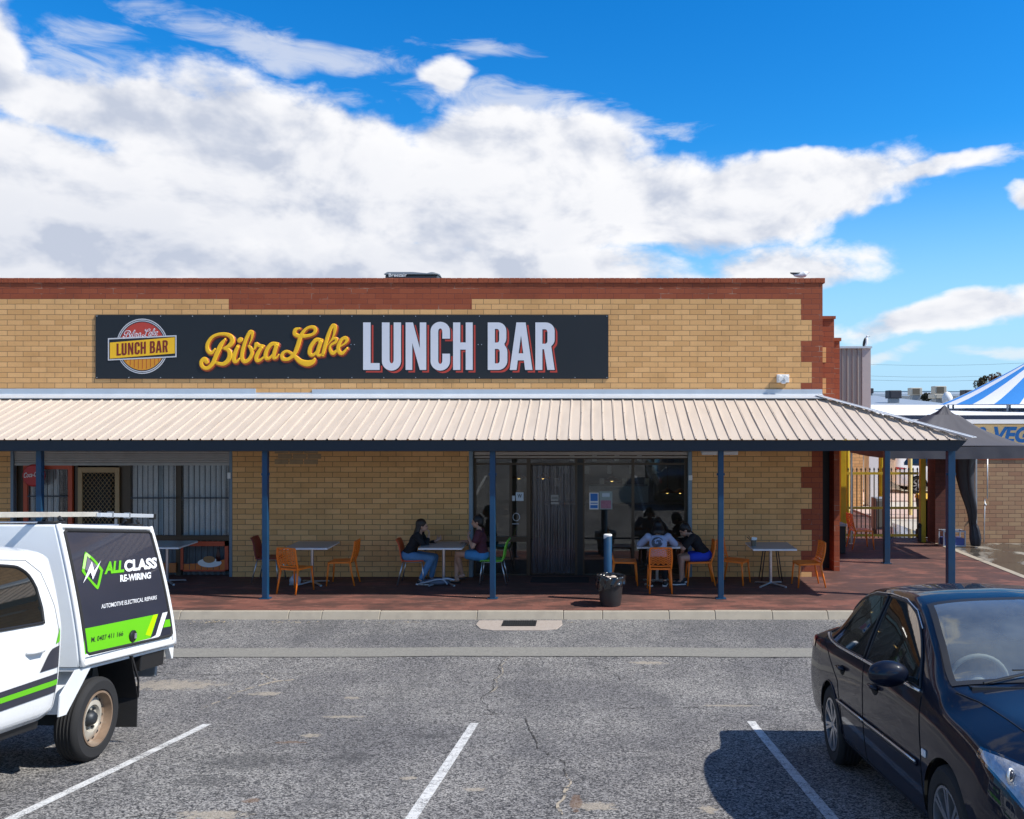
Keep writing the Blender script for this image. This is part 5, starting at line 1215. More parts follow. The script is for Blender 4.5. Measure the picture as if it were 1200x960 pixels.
# bits of litter and leaves along the kerb
b = MB(); rnd = random.Random(4)
for k in range(130):
    cx0 = rnd.choice([wx(252, 14.1)]*3+[wx(338, 14.1)]*2+[wx(470, 13.9), wx(660, 14.0), wx(1010, 14)]); x = cx0+rnd.gauss(0, .22); y = 14.12+rnd.gauss(0, .05); a = rnd.uniform(0, PI); s = rnd.uniform(.006, .02); z = gz(y)+.006
    b.add([(x+s*math.cos(a), y+s*math.sin(a), z), (x-s*.5*math.sin(a), y+s*.5*math.cos(a), z+.006), (x-s*math.cos(a), y-s*math.sin(a), z), (x+s*.5*math.sin(a), y-s*.5*math.cos(a), z+.003)], [(0, 1, 2, 3)])
o = b.build('leaf_litter', std('litter', (.42, .34, .22), .8, var=.5, vs=20), fix=False); tag(o, 'dry leaves and crumbs scattered in the gutter along the kerb', 'litter', kind='stuff')

pw = empty('power_line', (tX(1090, 95), 95, 0), 0, 'faint overhead power lines crossing low over the far roofs', 'power line')
for zpx, sag in ((431, .8), (440, 1.0), (447, .9)):
    b = MB(); b.tube([(x, 0, wz(zpx, 95)-2.2*sag*(1-(x/26)**2)+2) for x in [-26+4*k for k in range(14)]], .014, 4); b.build('cable', M_black, pw)
for x in (-26, 26):
    b = MB(); b.lathe([(.16, 0), (.11, 9.4), (.001, 9.4)], 8, (x, .1, 0)); b.box(x-.04, x+.04, -.9, .9, 9.0, 9.12); b.build('pole', MT['bark'], pw)
# ---------------------------------------------------------------- vehicles
def pchip(xs, ys):
    n = len(xs); h = [xs[i+1]-xs[i] for i in range(n-1)]; d = [(ys[i+1]-ys[i])/h[i] for i in range(n-1)]
    m = [d[0]]+[0 if d[i-1]*d[i] <= 0 else 2*d[i-1]*d[i]/(d[i-1]+d[i]) for i in range(1, n-1)]+[d[-1]]
    def f(x):
        if x <= xs[0]: return ys[0]
        if x >= xs[-1]: return ys[-1]
        i = 0
        while x > xs[i+1]: i += 1
        t = (x-xs[i])/h[i]; t2, t3 = t*t, t*t*t
        return (2*t3-3*t2+1)*ys[i]+(t3-2*t2+t)*h[i]*m[i]+(-2*t3+3*t2)*ys[i+1]+(t3-t2)*h[i]*m[i+1]
    return f
class Body:
    "lofted car body, x forward, y left, z up. rows: x, zs, w, zb, wb, wr, zr, zt"
    def __init__(s, rows, bulge=.012, crease=0.):
        rows = sorted(rows); xs = [r[0] for r in rows]; s.x0, s.x1 = xs[0], xs[-1]; s.bulge = bulge; s.crease = crease
        s.f = [pchip(xs, [r[i] for r in rows]) for i in range(1, 8)]; s.cache = {}
    def sec(s, x):
        k = round(x, 4)
        if k not in s.cache:
            zs, w, zb, wb, wr, zr, zt = [f(x) for f in s.f]
            cy = [w*.90, w*.972, w, w*.55+wb*.45+s.crease, wb, (wb+wr)/2+s.bulge, wr, wr*.55, 0]
            cz = [zs, zs+.07, zs+(zb-zs)*.48, zb-(zb-zs)*.14, zb, (zb+zr)/2, zr, zr+(zt-zr)*.76, zt]
            py, pz = pchip(list(range(9)), cy), pchip(list(range(9)), cz)
            def fy(t, py=py, wb=wb, wr=wr, bu=s.bulge):
                if 4 <= t <= 6: u = (t-4)/2; return wb+(wr-wb)*u+bu*4*u*(1-u)
                return py(t)
            def fz(t, pz=pz, zb=zb, zr=zr):
                if 4 <= t <= 6: return zb+(zr-zb)*(t-4)/2
                return pz(t)
            s.cache[k] = (fy, fz)
        return s.cache[k]
    def pt(s, x, t, side=1, off=0):
        fy, fz = s.sec(x); y, z = fy(t), fz(t)
        if off:
            e = .02; a = Vector((0, fy(min(8, t+e))-fy(max(0, t-e)), fz(min(8, t+e))-fz(max(0, t-e))))
            gy, gz2 = s.sec(x+.02); hy, hz = s.sec(x-.02); c = Vector((.04, gy(t)-hy(t), gz2(t)-hz(t)))
            n = c.cross(a)
            if n.length > 1e-9:
                n.normalize()
                if n.y < -.02 or (abs(n.y) <= .02 and n.z < 0): n = -n
                if t > 7 and n.z < 0: n = -n
                return (x+n.x*off, side*(y+n.y*off), z+n.z*off)
        return (x, side*y, z)
    def inv(s, x, z, lo=0., hi=6.):
        fy, fz = s.sec(x)
        for _ in range(26):
            m = (lo+hi)/2
            if fz(m) < z: lo = m
            else: hi = m
        return (lo+hi)/2
    def sp(s, x, z, side=1, off=.004, lo=0., hi=6.): return s.pt(x, s.inv(x, z, lo, hi), side, off)
    def make(s, name, mat, parent, arches=(), holes=(), step=.035):
        n = int((s.x1-s.x0)/step); xs = [s.x0+(s.x1-s.x0)*i/n for i in range(n+1)]
        # finer near ends
        xs = sorted(set([round(v, 4) for v in xs]+[round(s.x0+v, 4) for v in (.008, .018, .03)]+[round(s.x1-v, 4) for v in (.008, .018, .03)]))
        ts = [i*.2 for i in range(41)]; nt = len(ts)
        pts = {}; P_ = [[[x, t, *s.pt(x, t)[1:]] for t in ts] for x in xs]
        dead = set()
        for i in range(len(xs)-1):
            for j in range(nt-1):
                xc = (xs[i]+xs[i+1])/2; tc = (ts[j]+ts[j+1])/2; zc = (P_[i][j][3]+P_[i+1][j+1][3])/2
                if any((xc-ax)**2+(zc-az)**2 < R*R and tc < 3.8 for ax, az, R in arches): dead.add((i, j))
                if any(hx0 < xc < hx1 and tc > ht for hx0, hx1, ht in holes): dead.add((i, j))
        for ax, az, R in arches:
            for i in range(len(xs)):
                for j in range(nt):
                    if ts[j] > 3.9: continue
                    fs = [(i+a, j+c) for a in (-1, 0) for c in (-1, 0) if 0 <= i+a < len(xs)-1 and 0 <= j+c < nt-1]
                    dd = [f in dead for f in fs]
                    if any(dd) and not all(dd):
                        p = P_[i][j]; d = math.hypot(p[0]-ax, p[3]-az)
                        if abs(d-R) < .09 and d > 0:
                            nx, nz = ax+(p[0]-ax)/d*R, az+(p[3]-az)/d*R
                            if nz < s.f[0](nx)+.002 or j == 0: nz = p[3]; nx = ax+math.copysign(math.sqrt(max(0, R*R-(nz-az)**2)), p[0]-ax)
                            q = s.pt(nx, s.inv(nx, nz, 0, 4.)); P_[i][j] = [nx, p[1], q[1], nz]
        b = MB()
        for side in (1, -1):
            vs = [(q[0], side*q[2], q[3]) for r in P_ for q in r]; fs = []
            for i in range(len(xs)-1):
                for j in range(nt-1):
                    if (i, j) not in dead: fs.append((i*nt+j, i*nt+j+1, (i+1)*nt+j+1, (i+1)*nt+j))
            b.add(vs, fs)
        for i in (0, len(xs)-1):
            L = [(q[0], q[2], q[3]) for q in P_[i]]; Rr = [(q[0], -q[2], q[3]) for q in reversed(P_[i][:-1])]
            b.add(L+Rr, [tuple(range(len(L+Rr)))])
        me = b.build(name, mat, parent, smooth=True, angle=60)
        bm = bmesh.new(); bm.from_mesh(me.data); bmesh.ops.remove_doubles(bm, verts=bm.verts, dist=.0006); bmesh.ops.recalc_face_normals(bm, faces=bm.faces)
        lv = [v for v in bm.verts if not v.link_faces]; bmesh.ops.delete(bm, geom=lv, context='VERTS'); bm.to_mesh(me.data); bm.free()
        for p in me.data.polygons: p.use_smooth = True
        return me
    def win(s, name, mat, parent, x0, x1, lo, hi, side=1, off=.005, n=26, m=7, tlo=4., thi=6.4):
        "pane between lower and upper outline curves lo/hi = [(x, z)]"
        fl, fh = pchip(*zip(*sorted(lo))), pchip(*zip(*sorted(hi))); rows = []
        for i in range(n+1):
            x = x0+(x1-x0)*i/n; a, c = fl(x), max(fh(x), fl(x)+.001)
            rows.append([s.sp(x, a+(c-a)*j/m, side, off, tlo, thi) for j in range(m+1)])
        b = MB(); b.grid(rows); o = b.build(name, mat, parent, smooth=True, fix=False)
        loop = [r[0] for r in rows]+[q for q in rows[-1][1:]]+[r[-1] for r in reversed(rows[:-1])]+[q for q in reversed(rows[0][1:-1])]
        return o, loop
    def patch(s, x0, x1, t0, t1, off=.005, side=1, n=14, m=8, both=False):
        b = MB(); rows = []
        for i in range(n+1):
            x = x0+(x1-x0)*i/n; a = t0(i/n) if callable(t0) else t0; c = t1(i/n) if callable(t1) else t1
            L = [s.pt(x, a+(c-a)*j/m, side, off) for j in range(m+1)]
            if both: L = L[:-1]+[(p[0], -p[1], p[2]) for p in reversed(L)]
            rows.append(L)
        b.grid(rows); return b
    def line(s, pts, side=1, off=.003, lo=0., hi=6.4, sub=6):
        out = []
        for (xa, za), (xb, zb) in zip(pts, pts[1:]):
            for k in range(sub): out.append(s.sp(xa+(xb-xa)*k/sub, za+(zb-za)*k/sub, side, off, lo, hi))
        out.append(s.sp(*pts[-1], side, off, lo, hi)); return out

M_car = std('car_paint_dark_blue', (.003, .006, .017), .5, var=.1, vs=1, coat=.62, spec=.1)
M_wp = std('car_paint_white', (.78, .79, .79), .28, var=.03, vs=2, coat=.7, dirt=.10, dcol=(.5, .46, .40))
M_wp2 = std('canopy_white', (.70, .73, .75), .38, var=.04, vs=3, coat=.2, dirt=.22, dcol=(.42, .41, .38))
M_win = std('side_glass', (.010, .012, .012), .03, var=0, coat=1.)
M_ws = pane('windscreen', (.74, .80, .78), .0, .26, (.52, .57, .56), k=2.4)
M_chr = std('chrome', (.8, .78, .74), .28, .75)
M_alloy = std('alloy', (.50, .50, .51), .3, .85, var=.1)
M_seam = std('panel_seam', (.003, .003, .004), .8)
M_trim = std('black_trim', (.015, .015, .016), .5)
M_red = std('lamp_red', (.45, .01, .01), .15, coat=1)
M_lens = pane('lamp_lens', (.9, .93, .97), k=1.6)
M_amber = std('lamp_amber', (.6, .2, .02), .2, coat=1)
def frame_matrix(rear, front):
    rear, front = Vector(rear), Vector(front); f = (front-rear).normalized(); l = Vector((0, 0, 1)).cross(f).normalized(); u = f.cross(l)
    M = Matrix((f, l, u)).transposed().to_4x4(); M.translation = rear; return M
def wheel(parent, x, y, r, w, side, kind, name='wheel'):
    o = empty(name, (x, y, r)); o.parent = parent; o.location = (x, y, r); s = side
    b = MB(); ri = r*.66
    prof = [(ri, -w/2), (r*.9, -w/2-.004), (r*.975, -w*.42), (r, -w*.3)]
    for k in range(4): z = -w*.3+w*.6*(k+.5)/4; prof += [(r, z-.012), (r-.007, z-.009), (r-.007, z+.009), (r, z+.012)]
    prof += [(r, w*.3), (r*.975, w*.42), (r*.9, w/2+.004), (ri*1.06, w/2+.002), (ri, w/2-.012), (ri, -w/2)]
    b.lathe(prof, 48, axis='Y', caps=False); b.v = [(p[0], p[1]*s, p[2]) for p in b.v]; b.build('tyre', M_rubber, o, smooth=True, angle=35)
    b = MB()
    if kind == 'alloy':
        b.lathe([(ri, -w*.4), (ri, w*.5), (ri*.94, w*.5), (ri*.92, w*.2), (ri*.9, -w*.35)], 40, axis='Y', caps=False)
        for k in range(14):
            a = 2*PI*k/14+(.11 if k % 2 else -.11)
            c, q = math.cos(a), math.sin(a); b.bar((.035*c, w*.36, .035*q), (ri*.95*c, w*.42, ri*.95*q), .022, .03, up=(0, 1, 0))
        b.lathe([(.05, w*.2), (.05, w*.40), (.02, w*.43), (.001, w*.43)], 18, axis='Y')
        m2 = M_alloy
    else:
        b.lathe([(ri, -w*.4), (ri, w*.5), (ri*.93, w*.5), (ri*.90, w*.15), (ri*.82, w*.05)], 40, axis='Y', caps=False)
        m2 = std('rusty_rim', (.22, .15, .10), .65, .1, var=.35, vs=16, dirt=.6, dcol=(.34, .29, .23)) if 'rusty_rim' not in MT else MT['rusty_rim']
    if side < 0: b.v = [(p[0], -p[1], p[2]) for p in b.v]
    b.build('rim', m2, o, smooth=True, angle=35)
    if kind == 'steel':
        b = MB(); b.lathe([(ri*.88, w*.04), (ri*.78, w*.13), (ri*.62, w*.22), (ri*.50, w*.24), (ri*.45, w*.10), (ri*.3, w*.08)], 40, axis='Y', caps=False)
        if side < 0: b.v = [(p[0], -p[1], p[2]) for p in b.v]
        b.build('wheel_disc', std('steel_disc', (.55, .51, .43), .5, .4, var=.2, vs=10, dirt=.4, dcol=(.22, .16, .1)) if 'steel_disc' not in MT else MT['steel_disc'], o, smooth=True, angle=45)
        b = MB()
        for k in range(16): a = 2*PI*k/16; b.sph((ri*.79*math.cos(a), side*(w*.125), ri*.79*math.sin(a)), (.011, .008, .011), nu=8, nv=5)
        b.build('vent_holes', M_black, o)
        b = MB(); b.lathe([(ri*.30, w*.05), (ri*.30, w*.16), (ri*.2, w*.34), (ri*.14, w*.38), (.001, w*.38)], 20, axis='Y')
        for k in range(6): a = 2*PI*k/6; b.lathe([(.012, w*.08), (.012, w*.2), (.001, w*.21)], 6, (ri*.38*math.cos(a), 0, ri*.38*math.sin(a)), 'Y')
        if side < 0: b.v = [(p[0], -p[1], p[2]) for p in b.v]
        b.build('hub', std('hub_dark', (.04, .045, .05), .5, .5) if 'hub_dark' not in MT else MT['hub_dark'], o, smooth=True, angle=45)
    else:
        b = MB(); b.lathe([(ri*.93, -w*.12), (.03, -w*.1), (.001, -w*.1)], 28, axis='Y', caps=False); 
        if side < 0: b.v = [(p[0], -p[1], p[2]) for p in b.v]
        b.build('brake_disc', M_black, o)
    return o
def arch_well(parent, x, r, w, y, side):
    b = MB(); n = 24; rows = []
    for i in range(n+1):
        a = math.radians(-12+204*i/n); rows.append([(x+r*math.cos(a), side*(y-.008), r*.92+r*math.sin(a)*1.0), (x+r*math.cos(a), side*(y-w), r*.92+r*math.sin(a))])
    b.grid(rows); b.add([(q[1][0], q[1][1], q[1][2]) for q in rows], [tuple(range(n+1))]); return b.build('wheel_arch', M_black, parent, fix=False)

# ---- dark blue sedan on the right
sed_rows = [(-1.02, .36, .66, .62, .62, .42, .64, .645), (-1.00, .32, .74, .74, .69, .48, .77, .78), (-.965, .28, .79, .88, .735, .53, .945, .955), (-.90, .26, .82, .93, .765, .57, 1.00, 1.015), (-.62, .24, .845, .945, .79, .60, 1.03, 1.055),
 (-.36, .22, .855, .95, .80, .60, 1.075, 1.10), (.08, .21, .86, .945, .815, .60, 1.29, 1.325), (.42, .20, .86, .94, .82, .585, 1.40, 1.45), (.9, .20, .86, .93, .822, .59, 1.435, 1.492), (1.35, .20, .86, .92, .82, .59, 1.425, 1.485),
 (1.62, .20, .86, .915, .82, .60, 1.385, 1.445), (2.05, .20, .86, .905, .81, .67, 1.185, 1.24), (2.40, .21, .86, .885, .80, .725, .985, 1.02), (2.62, .22, .86, .86, .79, .62, .94, .965), (3.0, .23, .85, .80, .765, .55, .875, .895),
 (3.22, .24, .80, .73, .71, .50, .80, .815), (3.36, .26, .72, .62, .65, .45, .69, .70), (3.42, .30, .62, .50, .57, .38, .56, .565)]
SB_ = Body(sed_rows)
sx_, sy_ = 2.80, 7.1
sed = empty('parked_sedan', label='glossy dark blue sedan parked nose out at the right edge', cat='car', M=frame_matrix((sx_, sy_, gz(sy_)), (sx_-.10, sy_-2.6, gz(sy_-2.6))))
SB_.make('body', M_car, sed, arches=((0, .31, .345), (2.62, .31, .345)), holes=((1.69, 2.36, 6.25),))
for side in (1, -1):
    for x in (0, 2.62): arch_well(sed, x, .345, .26, .85 if x == 0 else .845, side)
    wheel(sed, 0, side*.755, .312, .19, side, 'alloy'); wheel(sed, 2.62, side*.755, .312, .19, side, 'alloy')
    lo = [(1.03, .955), (1.6, .945), (2.13, .935)]; hi = [(1.03, 1.395), (1.35, 1.385), (1.6, 1.335), (1.8, 1.24), (2.0, 1.09), (2.13, .945)]
    o, lp = SB_.win('side_window', M_win, sed, 1.03, 2.13, lo, hi, side); b = MB(); b.tube(lp, .009, 6, closed=True); b.build('window_seal', M_trim, sed, smooth=True)
    lo = [(-.45, .995), (.2, .965), (.96, .957)]; hi = [(-.45, 1.0), (-.3, 1.09), (-.05, 1.21), (.3, 1.34), (.6, 1.388), (.96, 1.398)]
    o, lp = SB_.win('side_window', M_win, sed, -.45, .96, lo, hi, side); b = MB(); b.tube(lp, .009, 6, closed=True); b.build('window_seal', M_trim, sed, smooth=True)
    b = MB(); b.tube(SB_.line([(-.47, .985), (.2, .955), (1.0, .945), (2.14, .924)], side, .006), .010, 6)
    b.tube(SB_.line([(-.48, .99), (-.3, 1.105), (-.05, 1.225), (.3, 1.355), (.6, 1.405), (1.0, 1.415), (1.35, 1.402), (1.62, 1.345), (1.82, 1.25)], side, .006), .0045, 6); b.build('bright_trim', M_chr, sed, smooth=True)
    b = MB(); b.tube(SB_.line([(.33, .55), (.9, .545), (1.10, .543)], side, .008), .013, 6); b.tube(SB_.line([(1.12, .543), (1.9, .54), (2.22, .537)], side, .008), .013, 6); b.build('side_moulding', M_car, sed, smooth=True)
    b = MB(); b.tube(SB_.line([(.33, .562), (1.10, .556)], side, .016), .007, 5); b.tube(SB_.line([(1.12, .556), (2.22, .55)], side, .016), .007, 5); b.build('chrome_strip', M_chr, sed, smooth=True)
    b = MB()
    for L in ([(2.27, .30), (2.27, .60), (2.17, .90)], [(1.04, .27), (1.04, .60), (.99, .94)], [(.36, .52), (.28, .70), (-.12, .88), (-.44, .98)], [(.40, .30), (.36, .52)], [(.42, .275), (1.3, .27), (2.24, .27)]): b.tube(SB_.line(L, side, .0005), .0035, 4)
    b.build('door_seams', M_seam, sed)
    b = MB(); b.tube([SB_.pt(2.46+.75*i/12, 6.0-.25*i/12, side, .001) for i in range(13)], .003, 4); b.build('bonnet_seam', M_seam, sed)
    for x in (.42, 1.32):
        h = empty('door_handle'); h.parent = sed
        b = MB(); p = SB_.sp(x, .80, side, .002); b.sph(p, (.075, .008, .038), nu=14, nv=7); b.build('recess', M_seam, h, smooth=True)
        b = MB(); b.tube([SB_.sp(x-.085, .815, side, .008), SB_.sp(x-.05, .815, side, .032), SB_.sp(x+.05, .815, side, .032), SB_.sp(x+.085, .815, side, .008)], [.010, .014, .014, .010], 8); b.build('grip', M_car, h, smooth=True)
    m = empty('wing_mirror'); m.parent = sed
    p = Vector(SB_.sp(1.96, .965, side, 0, 4, 6.4)); c = p+Vector((.03, side*.15, .035))
    b = MB(); b.sph(c, (.062, .125, .078), nu=20, nv=12)
    b.v = [(v[0] if v[0] > c.x-.03 else c.x-.03, v[1], v[2]) for v in b.v]; b.build('mirror_shell', M_car, m, smooth=True, angle=50)
    b = MB(); b.bar(p, c, .06, .03); b.build('mirror_arm', M_trim, m, bevel=.006)
    b = MB(); b.sph(c+Vector((-.031, 0, 0)), (.002, .10, .06), nu=16, nv=8); b.build('mirror_glass', M_chr, m, smooth=True)
    b = MB(); p = SB_.sp(2.33, .62, side, .004); b.box(p[0]-.03, p[0]+.03, p[1]-.006, p[1]+.006, p[2]-.02, p[2]+.02); b.build('side_repeater', M_white, sed, bevel=.005)
    # headlight
    hl = empty('headlight'); hl.parent = sed
    b = SB_.patch(2.99, 3.36, lambda f: 3.35-.55*f, lambda f: 3.72+1.7*f**1.3, .002, side); b.build('reflector', std('lamp_reflector', (.42, .44, .48), .3, .35, var=.75, vs=22, bump=1.0, bs=22) if 'lamp_reflector' not in MT else MT['lamp_reflector'], hl, smooth=True, fix=False)
    b = SB_.patch(2.975, 3.375, lambda f: 3.30-.6*f, lambda f: 3.78+1.7*f**1.3, .014, side); b.build('lens', M_lens, hl, smooth=True, fix=False)
    for xx, tt, rr in ((3.20, 3.55, .035), (3.30, 4.0, .045)):
        b = MB(); p = Vector(SB_.pt(xx, tt, side, .006)); b.tube([p+Vector((.03*math.cos(a)*.6, side*.02*math.cos(a), rr*math.sin(a))) for a in [2*PI*k/16 for k in range(16)]], .007, 6, closed=True)
        b.build('lamp_ring', M_chr, hl, smooth=True); b = MB(); b.sph(p, (.016, .022, rr*.75), nu=12, nv=8); b.build('lamp_bowl', MT['eye_lamp'] if 'eye_lamp' in MT else std('eye_lamp', (.06, .06, .07), .15, .6), hl, smooth=True)
    b = SB_.patch(-.985, -.72, lambda f: 3.0, lambda f: 4.1-.1*f, .006, side); b.build('tail_light', M_red, sed, smooth=True, fix=False)
    b = MB(); b.tube([(-.0+.35*math.cos(a), side*(abs(SB_.sp(.35*math.cos(a), max(.28, .31+.35*math.sin(a)), side, .003)[1])), .31+.35*math.sin(a)) for a in [math.radians(q) for q in range(0, 181, 10)]], .006, 5); b.build('arch_lip', M_car, sed, smooth=True)
b = SB_.patch(1.655, 2.40, lambda f: 6.12, lambda f: 8, .006, 1, n=18, m=12, both=True)
nx_ = 25; b.mi = []
for i in range(18):
    for j in range(24): b.mi.append(1 if i in (0, 17) or j in (0, 23) else 0)
b.build('windscreen', [M_ws, M_trim], sed, smooth=True, fix=False)
b = SB_.patch(-.34, .40, lambda f: 6.15, lambda f: 8, .005, 1, n=14, m=10, both=True); b.build('rear_window', M_win, sed, smooth=True, fix=False)
b = MB()
for s, y0 in ((1, -.55), (1, .1)):
    a = Vector((2.44, y0, 1.02)); e = Vector((2.30, y0+.52, 1.065)); b.tube([a, a+(e-a)*.5+Vector((0, 0, .02)), e], .008, 6); b.bar(e-Vector((.0, .30, -.0)), e+Vector((0, .10, .005)), .008, .02)
b.build('wipers', M_black, sed)
b = MB(); b.box(2.36, 2.46, -.62, .62, .955, 1.0); b.build('cowl', M_black, sed)
b = MB(); b.box(-.9, 3.2, -.74, .74, .17, .24); b.build('underbody', M_black, sed)
b = MB(); b.hexa([(2.0, -.68, .6), (2.4, -.68, .6), (2.4, .68, .6), (2.0, .68, .6), (1.95, -.68, .93), (2.38, -.68, .97), (2.38, .68, .97), (1.95, .68, .93)]); b.build('dashboard', std('dash_grey', (.30, .31, .30), .8), sed, bevel=.03)
b = MB(); b.tube([(1.86+.035*math.sin(a)*1.2, -.36+.18*math.cos(a), .93+.17*math.sin(a)) for a in [2*PI*k/28 for k in range(28)]], .015, 8, closed=True); b.sph((1.86, -.36, .93), (.03, .06, .05)); b.build('steering_wheel', std('wheel_grey', (.27, .28, .27), .6), sed, smooth=True)
for y in (-.36, .36):
    s_ = empty('front_seat'); s_.parent = sed
    b = MB(); b.hexa([(.95, y-.24, .35), (1.45, y-.24, .35), (1.45, y+.24, .35), (.95, y+.24, .35), (.95, y-.24, .52), (1.45, y-.24, .56), (1.45, y+.24, .56), (.95, y+.24, .52)]); b.build('cushion', MT['dash_grey'], s_, bevel=.05)
    b = MB(); b.hexa([(.92, y-.23, .5), (1.05, y-.23, .5), (1.05, y+.23, .5), (.92, y+.23, .5), (.74, y-.20, 1.08), (.84, y-.20, 1.08), (.84, y+.20, 1.08), (.74, y+.20, 1.08)]); b.build('seat_back', MT['dash_grey'], s_, bevel=.05)
    b = MB(); b.sph((.77, y, 1.17), (.05, .13, .09)); b.build('headrest', MT['dash_grey'], s_, smooth=True)
b = MB(); b.box(3.36, 3.44, -.36, .36, .33, .40); b.build('grille', M_black, sed, bevel=.01)
b = MB(); b.box(3.38, 3.40, -.40, .40, .55, .62); b.build('upper_grille', M_chr, sed, bevel=.01)
b = MB(); b.box(1.36, 1.40, -.58, -.30, 1.262, 1.30); 

# ---- white service ute on the left
ute_rows = [(.60, .48, .83, 1.13, .83, .69, 1.60, 1.66), (.63, .47, .865, 1.14, .855, .705, 1.66, 1.73), (.75, .46, .88, 1.14, .865, .71, 1.70, 1.775), (1.6, .45, .885, 1.13, .865, .71, 1.72, 1.80), (2.02, .45, .885, 1.12, .862, .71, 1.69, 1.765), (2.42, .45, .885, 1.10, .86, .73, 1.42, 1.48),
 (2.78, .46, .885, 1.07, .855, .75, 1.14, 1.19), (3.1, .47, .90, 1.03, .85, .62, 1.10, 1.135), (3.7, .47, .89, .97, .83, .60, 1.03, 1.06), (3.88, .46, .84, .86, .76, .5, .93, .95), (3.98, .46, .76, .70, .69, .4, .76, .78)]
UB = Body(ute_rows)
uX, uD = -4.97, 7.27
UM = frame_matrix((uX, uD, gz(uD)), (uX, uD-3.0, gz(uD-3.0)))
ute = empty('service_ute', label='white dual cab ute with a sign written service canopy parked on the left', cat='ute', M=UM)
UI = UM.inverted()
UB.make('cab', M_wp, ute, arches=((3.085, .36, .43),), holes=())
for side in (1, -1):
    arch_well(ute, 3.085, .42, .28, .86, side)
    wheel(ute, 0, side*.765, .335, .185, side, 'steel'); wheel(ute, 3.085, side*.78, .335, .185, side, 'steel')
    lo = [(.87, 1.19), (1.62, 1.18)]; hi = [(.87, 1.30), (.90, 1.45), (.98, 1.56), (1.1, 1.61), (1.35, 1.625), (1.62, 1.625)]
    o, lp = UB.win('side_window', M_win, ute, .87, 1.62, lo, hi, side); b = MB(); b.tube(lp, .012, 6, closed=True); b.build('window_seal', M_trim, ute, smooth=True)
    lo = [(1.70, 1.18), (2.60, 1.155)]; hi = [(1.70, 1.625), (2.0, 1.60), (2.2, 1.48), (2.45, 1.29), (2.60, 1.165)]
    o, lp = UB.win('side_window', M_win, ute, 1.70, 2.60, lo, hi, side); b = MB(); b.tube(lp, .012, 6, closed=True); b.build('window_seal', M_trim, ute, smooth=True)
    b = MB()
    for L in ([(.66, .55), (.665, 1.0), (.70, 1.3), (.80, 1.56), (.95, 1.655), (1.6, 1.675)], [(1.66, .50), (1.66, 1.64)], [(2.68, .50), (2.70, 1.05)], [(.66, .55), (.80, .50), (2.68, .50)]): b.tube(UB.line(L, side, .0005), .004, 4)
    b.build('door_seams', std('soft_seam', (.25, .26, .27), .8) if 'soft_seam' not in MT else MT['soft_seam'], ute)
    for x in (.98, 1.88):
        h = empty('door_handle'); h.parent = ute
        b = MB(); b.sph(UB.sp(x, 1.0, side, .0), (.055, .006, .03), nu=14, nv=7); b.build('recess', M_wp2, h, smooth=True)
        b = MB(); b.tube([UB.sp(x-.1, .995, side, .006), UB.sp(x-.06, .995, side, .032), UB.sp(x+.06, .995, side, .032), UB.sp(x+.1, .995, side, .006)], [.011, .016, .016, .011], 8); b.build('grip', M_wp, h, smooth=True)
    m = empty('wing_mirror'); m.parent = ute; p = Vector(UB.sp(2.42, 1.22, side, 0, 4, 6.4)); c = p+Vector((.05, side*.2, .07))
    b = MB(); b.sph(c, (.07, .11, .14), nu=18, nv=12); b.build('mirror_shell', M_wp, m, smooth=True)
    b = MB(); b.bar(p, c, .05, .04); b.build('mirror_arm', M_trim, m)
    b = UB.patch(3.55, 3.93, lambda f: 3.0-.9*f, lambda f: 3.9, .006, side); b.build('headlight', std('ute_lamp', (.6, .62, .65), .1, .7, coat=1) if 'ute_lamp' not in MT else MT['ute_lamp'], ute, smooth=True, fix=False)
b = UB.patch(2.02, 2.80, lambda f: 6.1, lambda f: 8, .006, 1, n=14, m=10, both=True); b.build('windscreen', M_win, ute, smooth=True, fix=False)
b = MB(); b.box(3.9, 4.02, -.5, .5, .62, .84); b.build('grille', M_trim, ute, bevel=.02)
b = MB(); b.box(-1.2, 3.7, -.42, -.32, .42, .54); b.box(-1.2, 3.7, .32, .42, .42, .54); b.box(-.06, .06, -.7, .7, .29, .41); b.sph((0, 0, .35), .16); b.build('chassis', M_black, ute)
b = MB(); b.box(.7, 3.5, -.78, .78, .40, .50); b.build('underbody', M_black, ute)
b = MB(); b.tube([(.58, .35, .35), (.9, .62, .38), (1.4, .66, .38)], .03, 8); b.build('exhaust_pipe', M_grey, ute)
# canopy: section shape shared by front, rear and sides
def can_side(x, t, side=1, off=0):
    "t 0 bottom .. 1 top; x forward -1.24..0.37"
    f = (x+1.24)/1.61; y = .875-.295*t**1.25; xr = x
    if x < -.9: xr = x+.05*t**2.2*((-.9-x)/.34)
    n = Vector((0, 1, .30*t**.3)).normalized()*off
    return (xr, side*(y+n.y), .80+1.13*t+n.z)
cv = empty('service_canopy'); cv.parent = ute
b = MB(); NX = [-1.24, -1.22, -1.15, -1.05, -.9]+[-.7+.1*i for i in range(11)]+[.35, .37]; NT = [i/14 for i in range(15)]
for side in (1, -1): b.grid([[can_side(x, t, side) for t in NT] for x in NX])
for i in range(len(NX)-1): pass
b.grid([[can_side(x, 1, 1), can_side(x, 1, .5), can_side(x, 1, 0), can_side(x, 1, -.5), can_side(x, 1, -1)] for x in NX])
for x in (NX[0], NX[-1]): b.grid([[can_side(x, t, s) for s in (1, .5, 0, -.5, -1)] for t in NT])
b.grid([[can_side(x, 0, s) for s in (1, -1)] for x in NX])
b.build('shell', M_wp2, cv, bevel=.022, seg=3, smooth=True, angle=40)
